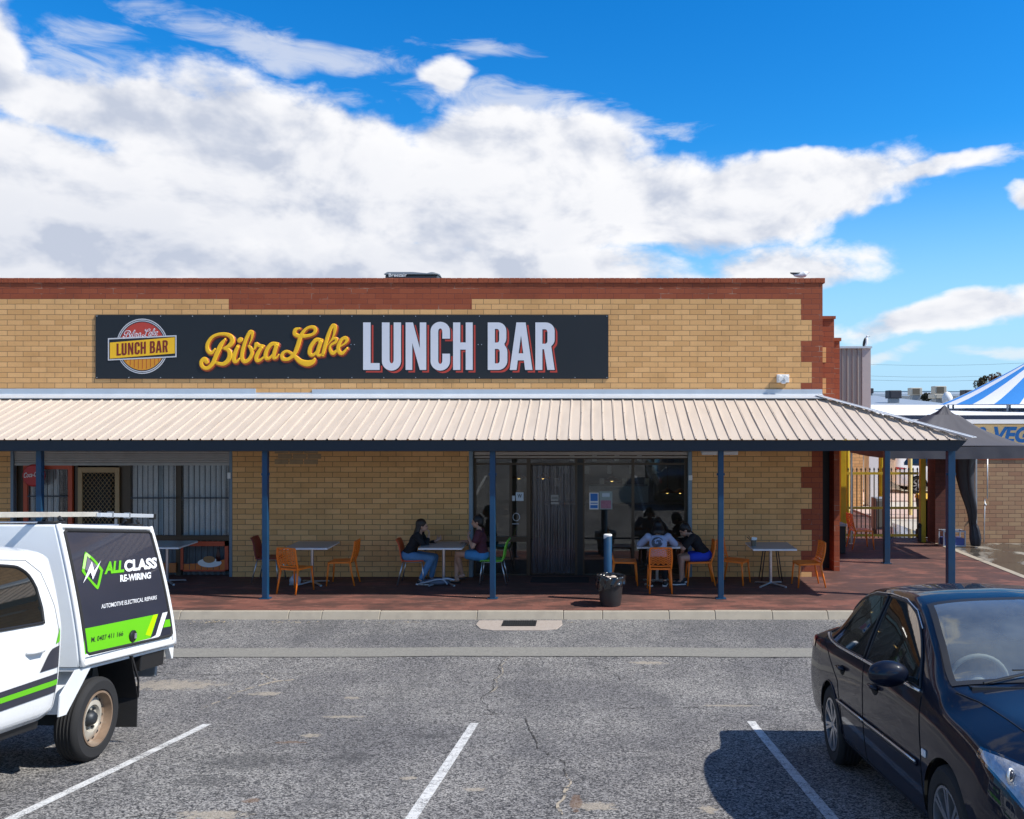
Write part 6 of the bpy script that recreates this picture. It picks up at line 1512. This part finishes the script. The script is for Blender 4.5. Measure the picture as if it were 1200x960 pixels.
for side in (1, -1):
    def panel_b(x0, x1, t0, t1, off, n=12, m=12, rnd=0):
        b = MB(); rows = []
        for i in range(n+1):
            f = i/n; x = x0+(x1-x0)*f; e = rnd*max(0, 1-f*n/1.0)*.6+rnd*max(0, 1-(1-f)*n/1.0)*.6
            rows.append([can_side(x, (t0+e)+(t1-t0-2*e)*j/m, side, off) for j in range(m+1)])
        b.grid(rows); return b, rows
    b, rows = panel_b(-1.175, .29, .075, .955, .012, n=40, m=12, rnd=.03)
    loop = [r[0] for r in rows]+rows[-1][1:]+[r[-1] for r in reversed(rows[:-1])]+list(reversed(rows[0][1:-1]))
    b.build('side_door_panel', std('graphite_wrap', (.028, .030, .045), .35, var=.1, vs=3, coat=.4) if 'graphite_wrap' not in MT else MT['graphite_wrap'], cv, smooth=True, fix=False)
    b = MB(); b.tube(loop, .014, 8, closed=True); b.build('door_seal', M_rubber, cv, smooth=True)
for side in (1, -1):
    b = MB(); b.tube([can_side(.35, t, side, .012) for t in NT], .022, 6); b.tube([can_side(-1.21, t, side, .012) for t in NT], .022, 6); b.tube([can_side(x, .985, side, .006) for x in NX[1:-1]], .022, 6); b.tube([can_side(x, .015, side, .012) for x in NX[1:-1]], .024, 6)
    b.build('edge_extrusion', M_wp, cv, smooth=True)
# ray from the photographed point onto the canopy side panel, to read off where the sign writing sits
def onpanel(px, py, off=.0175):
    o = UI @ Vector((0, 0, H)); d = (UI.to_3x3() @ Vector(((px-CX)/F, 1, (CY-py)/F)))
    t = 6.
    for _ in range(60):
        q = o+d*t; z = max(0, min(1, (q.z-.80)/1.13)); y = abs(can_side(min(-.9, 0) if 0 else max(-.89, q.x), z, 1, off)[1]); t = (y-o.y)/d.y if abs(d.y) > 1e-9 else t
    q = o+d*t; return q
def pc(x, y): return (80+x/8.571, 640+y/8.571)
M_lime = std('lime_vinyl', (.13, .50, .012), .35, var=.03); M_lime2 = std('pale_lime_vinyl', (.42, .78, .22), .35, var=.03); M_yl = std('yellow_lime_vinyl', (.45, .75, .0), .35, var=.03); M_vin = std('white_vinyl', (.75, .76, .78), .35, var=.02); M_gv = std('grey_vinyl', (.16, .15, .19), .4)
wr = cv
def onp_poly(nm, pts, mt, off=.018, nseg=8, loops=None):
    pp = []
    for a, c in zip(pts, pts[1:]+pts[:1]):
        for k in range(nseg): pp.append((a[0]+(c[0]-a[0])*k/nseg, a[1]+(c[1]-a[1])*k/nseg))
    L = [pp]+([] if not loops else loops)
    o = shape_mesh(nm, L, mt, wr, lambda x, y: tuple(onpanel(x, y, off))); return o
ring = smooth_path([pc(*p) for p in ((180, 62), (262, 130), (345, 232), (345, 262), (310, 410), (285, 428), (215, 350), (142, 262), (140, 225), (165, 75))], 5, True)
rin = smooth_path([pc(*p) for p in ((190, 95), (255, 155), (318, 240), (320, 262), (292, 385), (282, 390), (220, 325), (172, 262), (168, 235), (184, 105))], 5, True)
onp_poly('emblem_ring', ring, M_lime, .0165, 1, [rin]); onp_poly('emblem_shine', [pc(*p) for p in ((165, 85), (185, 66), (225, 100), (215, 125), (190, 100), (168, 230), (142, 225))], M_lime2, .018, 2)
onp_poly('emblem_grey', [pc(*p) for p in ((192, 110), (235, 150), (290, 195), (255, 235), (235, 180), (200, 250), (172, 240))], M_gv, .0168, 2)
onp_poly('emblem_bolt', [pc(*p) for p in ((148, 376), (236, 152), (262, 245), (330, 142), (248, 338), (226, 262))], M_vin, .0205, 3)
def wtxt(nm, body, quad, mt, **k):
    vs, fs = text_mesh(body, k.get('offset', 0), k.get('shear', 0), k.get('space', 1))
    x0 = min(v[0] for v in vs); x1 = max(v[0] for v in vs); y0 = min(v[1] for v in vs); y1 = max(v[1] for v in vs); q = [Vector((*p, 0)) for p in quad]; out = []
    for v in vs:
        s, t = (v[0]-x0)/(x1-x0), (v[1]-y0)/(y1-y0); p = (q[0]*(1-s)+q[1]*s)*(1-t)+(q[3]*(1-s)+q[2]*s)*t; out.append(tuple(onpanel(p.x, p.y, k.get('off', .019))))
    b = MB(); b.add(out, fs); return b.build(nm, mt, wr, fix=False)
wtxt('lettering', 'ALL', [pc(362, 284), pc(562, 262), pc(560, 142), pc(372, 158)], M_lime, offset=.05, shear=.08)
wtxt('lettering', 'CLASS', [pc(566, 262), pc(890, 222), pc(890, 112), pc(560, 142)], M_vin, offset=.05)
wtxt('lettering', 'RE-WIRING', [pc(522, 362), pc(830, 325), pc(832, 260), pc(522, 290)], M_vin, offset=.04)
wtxt('lettering', 'AUTOMOTIVE ELECTRICAL REPAIRS', [pc(332, 630), pc(888, 535), pc(890, 495), pc(334, 585)], M_vin, offset=.01)
gp1 = [(98.6, 737), (185.2, 719.6), (178.5, 741.5), (176, 748), (98.6, 767.5)]
onp_poly('lime_band', gp1, M_lime, .0172); onp_poly('yellow_flash', [(179.6, 720.7), (185.2, 719.6), (176.6, 745.5), (170.5, 744)], M_yl, .019, 4)
onp_poly('white_stripe', [(98.6, 767.5), (176.5, 748), (182.5, 744.5), (190.5, 718.5), (196.3, 717), (187.5, 745), (180, 750.5), (98.6, 771)], M_vin, .0175, 6)
onp_poly('lime_band', [(193.8, 726.5), (203, 725), (203.2, 733.5), (191.3, 735.5)], M_lime, .0172, 4)
wtxt('lettering', 'M. 0407 411 166', [(107, 753), (144.3, 745), (144.8, 739.5), (107.2, 746.8)], M_gv if 0 else M_trim, off=.0195, offset=.01)
lk = onpanel(155, 745.5, .02); b = MB(); b.lathe([(.055, 0), (.055, .012), (.045, .02), (.001, .02)], 24, (0, 0, 0), 'Y'); b.v = [(x+lk.x, y+lk.y, z*.95+lk.z) for x, y, z in b.v]; b.build('lock', M_black, cv, smooth=True, angle=40)
b = MB(); b.tube([(lk.x, lk.y+.028, lk.z-.02), (lk.x, lk.y+.028, lk.z+.025)], .012, 8); b.build('lock_key_tag', std('lock_silver', (.5, .45, .5), .3, .7), cv)
# door graphics
M_graph = MT['graphite_wrap']
for side in (1,):
    for nm, mt, lo, hi, x0, x1, off in (('dark_graphic', M_graph, [(.66, .66), (2.66, .58)], [(.66, .80), (2.66, .70)], .665, 2.66, .006), ('lime_graphic', M_lime, [(.66, .715), (2.66, .635)], [(.66, .755), (2.66, .67)], .665, 2.66, .009),
        ('dark_graphic', M_graph, [(.66, .845), (.90, .835)], [(.66, 1.005), (.76, .99), (.90, .84)], .665, .90, .006), ('lime_graphic', M_lime, [(.66, 1.035), (.72, 1.02)], [(.66, 1.155), (.72, 1.02)], .665, .72, .006)):
        UB.win(nm, mt, ute, x0, x1, lo, hi, side, off, tlo=0., thi=6.)
# tray edge, guards, flaps
for side in (1, -1):
    b = MB(); b.hexa([(.36, side*.55, .76), (.36, side*.90, .76), (.34, side*.90, .79), (.34, side*.55, .79), (.62, side*.55, .42), (.62, side*.90, .42), (.60, side*.90, .42), (.60, side*.55, .42)]); g1 = b
    b = MB(); b.hexa([(.20, side*.56, .785), (.20, side*.872, .785), (.19, side*.872, .79), (.19, side*.56, .79), (.50, side*.56, .46), (.50, side*.872, .46), (.49, side*.872, .465), (.49, side*.56, .465)])
    b.prism([(.20, side*.875, .785), (.50, side*.875, .46), (.60, side*.875, .46), (.60, side*.875, .62), (.42, side*.875, .785)], (0, -side*.01, 0)); b.build('mudguard', M_wp2, ute)
    b = MB(); b.prism([(-.42, side*.88, .785), (-.58, side*.88, .55), (-.60, side*.88, .40), (-.615, side*.88, .40), (-.595, side*.88, .56), (-.45, side*.88, .785)], (0, -side*.012, 0)); b.hexa([(-.42, side*.56, .785), (-.42, side*.875, .785), (-.43, side*.875, .785), (-.43, side*.56, .785), (-.595, side*.56, .40), (-.595, side*.875, .40), (-.605, side*.875, .40), (-.605, side*.56, .40)]); b.build('mudguard', M_black, ute)
    b = MB(); b.hexa([(-.59, side*.50, .50), (-.59, side*.87, .50), (-.60, side*.87, .50), (-.60, side*.50, .50), (-.62, side*.50, .14), (-.62, side*.87, .14), (-.635, side*.87, .14), (-.635, side*.50, .14)]); b.build('mud_flap', M_rubber, ute)
    b = MB(); b.box(-.40, .55, side*.30, side*.56, .60, .79) if side > 0 else b.box(-.40, .55, -.56, -.30, .60, .79); b.build('inner_guard', M_black, ute)
    b = MB(); b.box(-1.10, -.66, *sorted((side*.55, side*.85)), .62, .785); b.build('underbody_box', M_black, ute, bevel=.01)
    b = MB(); b.prism([(-1.24, side*.87, .80), (-1.24, side*.87, .66), (-1.215, side*.87, .66), (-1.12, side*.87, .80)], (0, -side*.05, 0)); b.build('corner_bracket', M_wp, ute)
    b = MB(); b.box(-1.27, -1.245, *sorted((side*.42, side*.60)), .62, .74); b.build('tail_light', M_red, ute, bevel=.005)
b = MB(); b.box(-1.22, .36, -.86, .86, .765, .795); b.build('tray_frame', M_wp2, ute)
b = MB(); b.box(-1.30, -1.26, -.7, .7, .48, .60); b.build('rear_bar', M_grey, ute, bevel=.01)
# roof bars and ladder
for x in (.22, -1.05):
    rb = empty('roof_bar'); rb.parent = ute
    b = MB(); b.bar((x, -.54, 1.95), (x, .54, 1.95), .05, .014); b.build('crossbar', M_silver, rb, bevel=.006)
    for y in (-.46, .46):
        b = MB(); b.hexa([(x-.05, y-.10, 1.935), (x+.05, y-.10, 1.935), (x+.05, y+.10, 1.935), (x-.05, y+.10, 1.935), (x-.04, y-.10, 1.96), (x+.04, y-.10, 1.96), (x+.04, y+.10, 1.96), (x-.04, y+.10, 1.96)]); b.bar((x, y-.08, 1.96), (x, y-.05, 2.0), .03, .025, up=(1, 0, 0)); b.bar((x, y+.08, 1.96), (x, y+.05, 2.0), .03, .025, up=(1, 0, 0)); b.build('bracket', M_black, rb, bevel=.01)
ld = empty('extension_pole', M=UM); ld.matrix_world = UM; tag(ld, 'long aluminium extension pole with black end caps on the roof of the white ute', 'pole')
b = MB()
b.bar((-1.36, .50, 2.045), (-.40, .50, 2.030), .045, .036)
b.build('outer_tube', M_zinc, ld, bevel=.004)
b = MB()
b.bar((-.44, .452, 2.036), (2.3, .452, 1.95), .045, .042)
b.build('inner_tube', std('ladder_aluminium', (.62, .58, .50), .5, .4, var=.2, vs=10, dirt=.4, dcol=(.3, .25, .2)), ld, bevel=.004)
b = MB()
for k in range(2): b.box(-.9+k*.3, -.88+k*.3, .472, .528, 2.01, 2.064)
b.build('clamps', M_grey, ld)
b = MB()
b.box(-1.40, -1.361, .472, .528, 2.01, 2.065); b.box(-.48, -.441, .425, .479, 2.004, 2.068)
b.build('end_caps', M_black, ld, bevel=.005)

# ---- white car in the yard behind the gate
suv_rows = [(-.85, .40, .70, .95, .68, .50, 1.0, 1.02), (-.80, .34, .80, 1.02, .76, .56, 1.25, 1.28), (-.62, .30, .86, 1.03, .82, .60, 1.52, 1.56), (-.3, .27, .88, 1.02, .84, .62, 1.60, 1.65), (.8, .26, .88, 1.0, .84, .62, 1.62, 1.68), (1.5, .26, .88, .98, .84, .61, 1.57, 1.62), (2.2, .27, .88, .96, .82, .70, 1.10, 1.15), (2.7, .28, .87, .90, .80, .60, 1.0, 1.03), (3.3, .30, .80, .80, .72, .50, .86, .88), (3.45, .34, .68, .62, .62, .4, .68, .69)]
VB_ = Body(suv_rows)
vD = 34.0; vx = tX(1077, vD)
suv = empty('white_hatchback', label='white car glimpsed through the yellow gate in the sunny yard', cat='car', M=frame_matrix((vx, vD+.8, .052), (vx+2.6, vD+.6, .052)))
VB_.make('body', M_wp, suv, arches=((0, .33, .37), (2.62, .33, .37)), step=.06)
for side in (-1, 1):
    arch_well(suv, 0, .37, .26, .86, side); arch_well(suv, 2.62, .37, .26, .86, side); wheel(suv, 0, side*.77, .33, .2, side, 'alloy'); wheel(suv, 2.62, side*.77, .33, .2, side, 'alloy')
    VB_.win('side_window', M_win, suv, -.50, 1.0, [(-.5, 1.10), (1.0, 1.03)], [(-.5, 1.2), (-.3, 1.42), (0, 1.52), (1.0, 1.55)], side); VB_.win('side_window', M_win, suv, 1.08, 2.05, [(1.08, 1.03), (2.05, 1.01)], [(1.08, 1.55), (1.5, 1.47), (2.05, 1.05)], side)
    b = VB_.patch(-.82, -.42, lambda f: 2.9+.4*f, lambda f: 4.0-.5*f, .01, side); b.build('tail_light', M_red, suv, smooth=True, fix=False)
b = VB_.patch(-.80, -.55, lambda f: 6.1, lambda f: 8, .006, 1, both=True); b.build('rear_window', M_win, suv, fix=False)
# ---------------------------------------------------------------- people
def organic(name, mb, mat, parent, vox=.011, sm=6):
    me = bpy.data.meshes.new('t'); me.from_pydata(mb.v, [], mb.f); o = bpy.data.objects.new('t', me); C.objects.link(o)
    q = o.modifiers.new('r', 'REMESH'); q.mode = 'VOXEL'; q.voxel_size = vox; q = o.modifiers.new('s', 'SMOOTH'); q.iterations = sm; q.factor = .5
    m2 = bpy.data.meshes.new_from_object(o.evaluated_get(bpy.context.evaluated_depsgraph_get())); C.objects.unlink(o); bpy.data.objects.remove(o)
    m2.name = name; m2.materials.clear(); m2.materials.append(mat)
    for p in m2.polygons: p.use_smooth = True
    r = bpy.data.objects.new(name, m2); C.objects.link(r); r.parent = parent; return r
def cap(b, p, q, r0, r1, n=12):
    p, q = Vector(p), Vector(q); b.tube([p, (p+q)/2, q], [r0, (r0+r1)/2, r1], n); b.sph(p, r0, nu=n, nv=8); b.sph(q, r1, nu=n, nv=8)
def ik(a, t, l1, l2, pole):
    a, t, pole = Vector(a), Vector(t), Vector(pole); d = t-a; L = min(d.length, (l1+l2)*.995); u = d.normalized(); t = a+u*L
    x = (l1*l1-l2*l2+L*L)/(2*L); h = math.sqrt(max(0, l1*l1-x*x)); p = (pole-u*pole.dot(u)).normalized(); return a+u*x+p*h, t
def hand(b, w, d, n, curl=.5):
    "palm and five fingers from wrist w, pointing along d, palm facing n"
    w, d, n = Vector(w), Vector(d).normalized(), Vector(n); n = (n-d*n.dot(d)).normalized(); s = d.cross(n)
    R = Matrix((d, s, n)).transposed()
    b.sph(w+d*.045, (.05, .04, .016), rot=R)
    for i, (o, L) in enumerate(((-.030, .062), (-.010, .075), (.010, .070), (.029, .055))):
        p = w+d*.080+s*o; q = p+(d*math.cos(curl)+n*math.sin(curl)).normalized()*L*.55; r = q+(d*math.cos(curl*2.2)+n*math.sin(curl*2.2)).normalized()*L*.45
        cap(b, p, q, .0095, .0088, 8); cap(b, q, r, .0088, .0075, 8)
    p = w+d*.03-s*.034; q = p+(d*.6-s*.6+n*.35).normalized()*.042; cap(b, p, q, .0115, .010, 8); cap(b, q, q+(d*.85-s*.1+n*.4).normalized()*.032, .010, .008, 8)
def person(loc, rz, label, lean, headp, hd, knees, feet, hands, skin, shirt, shorts, hair, hairlen, sleeve, legs, shoes, poles=(None, None), hy=.10, shy=.165, female=True, curls=(.6, .6)):
    o = empty('person', loc, rz, label, 'person'); V = Vector
    u = V((math.sin(lean), 0, math.cos(lean))); f = V((math.cos(lean), 0, -math.sin(lean)))
    hip = V((0, 0, .545)); chest = hip+u*.31+f*.0; nb = hip+u*.47
    head = nb+V(headp); hdv = V(hd).normalized(); hr = V((0, 0, 1)); hr = (hr-hdv*hr.dot(hdv)).normalized(); hs = hr.cross(hdv); HR = Matrix((hdv, hs, hr)).transposed()
    T = lambda x, y, z: head+HR@V((x, y, z))
    R_t = Matrix((f, V((0, 1, 0)), u)).transposed()
    b = MB()
    b.sph(hip+V((0, 0, .0)), (.125, .165, .105)); b.sph(hip+u*.14, (.095, .135, .13), rot=R_t); b.sph(chest, (.105, .155, .15), rot=R_t); b.sph(hip+u*.40, (.08, .16, .07), rot=R_t)
    cap(b, nb-u*.04, T(-.02, 0, -.07), .052, .046)
    b.sph(T(-.012, 0, .025), (.095, .074, .092), rot=HR); b.sph(T(.028, 0, -.035), (.062, .056, .072), rot=HR); b.sph(T(.05, 0, -.082), (.028, .028, .022), rot=HR)
    cap(b, T(.085, 0, .008), T(.105, 0, -.022), .009, .0135, 8); b.sph(T(.088, 0, -.052), (.012, .022, .008), rot=HR); b.sph(T(.082, 0, .035), (.015, .05, .012), rot=HR)
    for s in (1, -1): b.sph(T(-.01, s*.074, -.01), (.02, .010, .03), rot=HR)
    J = {}
    for s, k in ((1, 0), (-1, 1)):
        sh = hip+u*.435+V((0, s*shy, 0)); el, wr_ = ik(sh, hands[k][0], .275, .245, poles[k] or V((-.3, s*.6, -1))); J['s', s], J['e', s], J['w', s] = sh, el, wr_
        b.sph(sh, .062); cap(b, sh, el, .050, .040); cap(b, el, wr_, .040, .026); hand(b, wr_, hands[k][1], hands[k][2], curls[k])
        kn = V(knees[k]); ft = V(feet[k]); h0 = hip+V((0, s*hy*.85, -.01)); J['h', s], J['k', s], J['f', s] = h0, kn, ft
        cap(b, h0, kn, .088, .058); cap(b, kn, kn*.6+ft*.4, .056, .054); cap(b, kn*.6+ft*.4, ft, .053, .034)
        fd = V((1, s*.15, -.0)).normalized(); an = ft+V((0, 0, 0)); b.sph(an+V((-.03, 0, -.03)), (.035, .032, .035)); cap(b, an+V((.0, 0, -.035)), an+fd*.13+V((0, 0, -.052)), .035, .022)
        for t in range(5): q = an+fd*(.150-.008*t)+V((0, s*(-.03+.015*t), -.058)); cap(b, q-fd*.03, q+fd*.012, .011, .009, 6)
    organic('body', b, skin, o, .0095, 3)
    # shirt
    b = MB(); b.sph(hip+u*.06, (.125, .165, .12), rot=R_t); b.sph(hip+u*.15, (.115, .152, .14), rot=R_t); b.sph(chest, (.122, .170, .155), rot=R_t); b.sph(hip+u*.405, (.092, .172, .07), rot=R_t)
    if female: b.sph(chest+f*.06-u*.02, (.075, .13, .07), rot=R_t)
    for s in (1, -1):
        sh, el, w = J['s', s], J['e', s], J['w', s]; b.sph(sh, .075)
        if sleeve > 1: cap(b, sh, el, .064, .054); cap(b, el, el+(w-el)*(sleeve-1), .054, .042)
        else: cap(b, sh, sh+(el-sh)*sleeve, .068, .068)
    organic('shirt', b, shirt, o, .011, 7)
    b = MB(); b.sph(hip+V((0, 0, .0)), (.14, .18, .115))
    for s in (1, -1):
        h0, kn, ft = J['h', s], J['k', s], J['f', s]
        if legs > 1: cap(b, h0, kn, .100, .070); cap(b, kn, kn+(ft-kn)*(legs-1), .070, .052)
        else: cap(b, h0, h0+(kn-h0)*legs, .102, .092)
    organic('trousers' if legs > 1 else 'shorts', b, shorts, o, .011, 6)
    b = MB(); b.sph(T(-.028, 0, .042), (.105, .089, .098), rot=HR); b.sph(T(-.06, 0, -.01), (.065, .083, .09), rot=HR)
    # face opening stays clear because the hair volume sits behind and above the face
    if hairlen > .05:
        for k in range(14):
            a = -1.25+2.5*k/13; p = T(-.075*math.cos(a)-.012, .080*math.sin(a), .0); q = p+V((-.05*math.cos(a)-.03, .03*math.sin(a), -hairlen*.55)); r = q+V((-.0, .005*math.sin(a*3), -hairlen*.45*(1-.25*(k % 3)*.5)))-f*.02
            cap(b, p, q, .030, .026, 8); cap(b, q, r, .026, .010, 8)
    else:
        for k in range(40):
            a = k*2.4; e = .25+.95*((k*.618) % 1); p = T(-.03-.085*math.cos(a)*math.cos(e), .078*math.sin(a)*math.cos(e), .045+.085*math.sin(e)); b.sph(p, .02, nu=7, nv=5)
    organic('hair', b, hair, o, .009, 2)
    b = MB()
    for s in (1, -1): b.sph(T(.079, s*.028, .012), (.009, .014, .007), rot=HR, nu=8, nv=6)
    b.build('eyes', MT['eye_dark'], o, smooth=True)
    b = MB(); b.sph(T(.092, 0, -.050), (.008, .022, .005), rot=HR, nu=10, nv=6); b.build('lips', MT['lip'], o, smooth=True)
    if shoes:
        for s in (1, -1):
            ft = J['f', s]; fd = V((1, s*.15, 0)).normalized(); sf = V((0, 0, 1)).cross(fd)
            SR = Matrix((fd, sf, V((0, 0, 1)))).transposed()
            if shoes[0] is not None:
                b = MB(); b.sph(ft+V((-.02, 0, -.035)), (.05, .043, .05)); b.sph(ft+fd*.08+V((0, 0, -.052)), (.10, .047, .034), rot=SR); organic('shoe', b, shoes[0], o, .010, 4)
            b = MB(); L = [(-.085, -.03), (-.06, -.042), (.02, -.042), (.10, -.05), (.165, -.035), (.182, 0), (.165, .035), (.10, .05), (.02, .042), (-.06, .042), (-.085, .03)]
            b.prism([ft+fd*x+sf*y+V((0, 0, -.088)) for x, y in L], (0, 0, .022)); b.build('shoe_sole', shoes[1], o, bevel=.004)
    return o
std('eye_dark', (.02, .015, .012), .2); std('lip', (.38, .14, .12), .5)
sk1 = std('skin_fair', (.52, .30, .21), .5, var=.05, world=False); sk2 = std('skin_tan', (.48, .27, .185), .5, var=.05, world=False)
cl_bk = std('black_cotton', (.012, .012, .014), .9, world=False, bump=.3, bs=14); cl_mr = std('maroon_cotton', (.085, .022, .035), .9, world=False, bump=.3, bs=14); cl_lb = std('pale_blue_cotton', (.34, .40, .56), .9, world=False, bump=.3, bs=14)
jean = std('blue_denim', (.09, .21, .38), .9, var=.35, vs=9, world=False, bump=.3, bs=16); jshort = std('denim_shorts', (.06, .24, .48), .9, var=.2, world=False); bl_sh = std('royal_blue_cloth', (.015, .05, .50), .8, world=False, bump=.3, bs=14)
hb = std('dark_brown_hair', (.028, .016, .010), .5, var=.4, vs=30, world=False, bump=.5, bs=50, stretch=(1, 1, .2)); hk = std('black_hair', (.010, .008, .008), .45, var=.4, vs=30, world=False, bump=.5, bs=50)
shk = std('shoe_black', (.02, .02, .022), .6)
DP = 16.66
V3 = Vector
person((tX(478, DP), DP, 0), 0, 'long haired person in a black top and blue jeans, chin on hand at the table', .50, (.045, 0, .135), (1, .05, -.12), [(.50, .09, .49), (.47, -.10, .50)], [(.42, .12, .09), (.26, -.11, .09)],
       [((.52, .12, .80), (.75, .1, .45), (-.2, -.7, .3)), ((.40, -.02, .90), (.12, 0, 1), (-.8, 0, .3))], sk1, cl_bk, jean, hb, .40, 1.72, 1.9, (M_black, M_white), poles=(V3((0, .5, -1)), V3((.3, -.3, -1))))
person((tX(565, DP), DP, 0), PI, 'person in a maroon T shirt and denim shorts, hand at mouth, on the green chair', .10, (.05, 0, .155), (1, .0, -.1), [(.46, .05, .58), (.48, -.08, .545)], [(.40, -.12, .16), (.50, -.06, .09)],
       [((.25, .08, .90), (.05, -.1, 1), (-.7, -.3, .1)), ((.32, -.10, .79), (1, .1, .05), (0, 0, -1))], sk2, cl_mr, jshort, hk, .0, .55, .55, (None, M_black), poles=(V3((.5, .2, -1)), V3((-.2, -.4, -1))))
p3 = person((tX(772, 16.08), 16.08, 0), PI/2, 'person in a pale blue T shirt with a black swirl on its back', .42, (.06, 0, .125), (1, 0, -.55), [(.44, .12, .50), (.44, -.13, .50)], [(.36, .13, .09), (.36, -.14, .09)],
       [((.42, .12, .80), (.7, -.7, .1), (0, 0, -1)), ((.42, -.12, .80), (.7, .7, .1), (0, 0, -1))], sk1, cl_lb, cl_bk, hk, .14, .85, 1.85, (M_black, M_white), poles=(V3((-.1, 1.2, -.5)), V3((-.1, -1.2, -.5))), shy=.185)
b = MB()     # swirl print on the back of the shirt, following the cloth
u_ = V3((math.sin(.42), 0, math.cos(.42))); f_ = V3((math.cos(.42), 0, -math.sin(.42)))
for k in range(5):
    r_ = .022+.02*k; a0 = k*1.1
    pts = []
    for q in range(15):
        a = a0+q/14*4.6; yy, uu = .02+r_*math.cos(a), r_*math.sin(a)*.95
        pts.append(V3((0, 0, .545))+u_*(.30+uu)+V3((0, yy, 0))-f_*(.113*math.sqrt(max(.1, 1-(yy/.172)**2-(uu/.2)**2))+.006))
    b.tube(pts, .0065, 6)
b.build('shirt_print', cl_bk, p3, smooth=True)
person((tX(826, DP), DP, 0), PI, 'person in a black T shirt and royal blue shorts leaning far forward over the table', .62, (.11, 0, .085), (1, .0, -.75), [(.45, .11, .50), (.46, -.10, .50)], [(.46, .11, .09), (.40, -.12, .09)],
       [((.62, .10, .80), (.8, -.5, .1), (0, 0, -1)), ((.58, -.12, .80), (.8, .5, .1), (0, 0, -1))], sk1, cl_bk, bl_sh, hk, .0, .7, .55, (shk, M_white), poles=(V3((-.2, .6, -1)), V3((-.2, -.6, -1))), female=False, shy=.18)
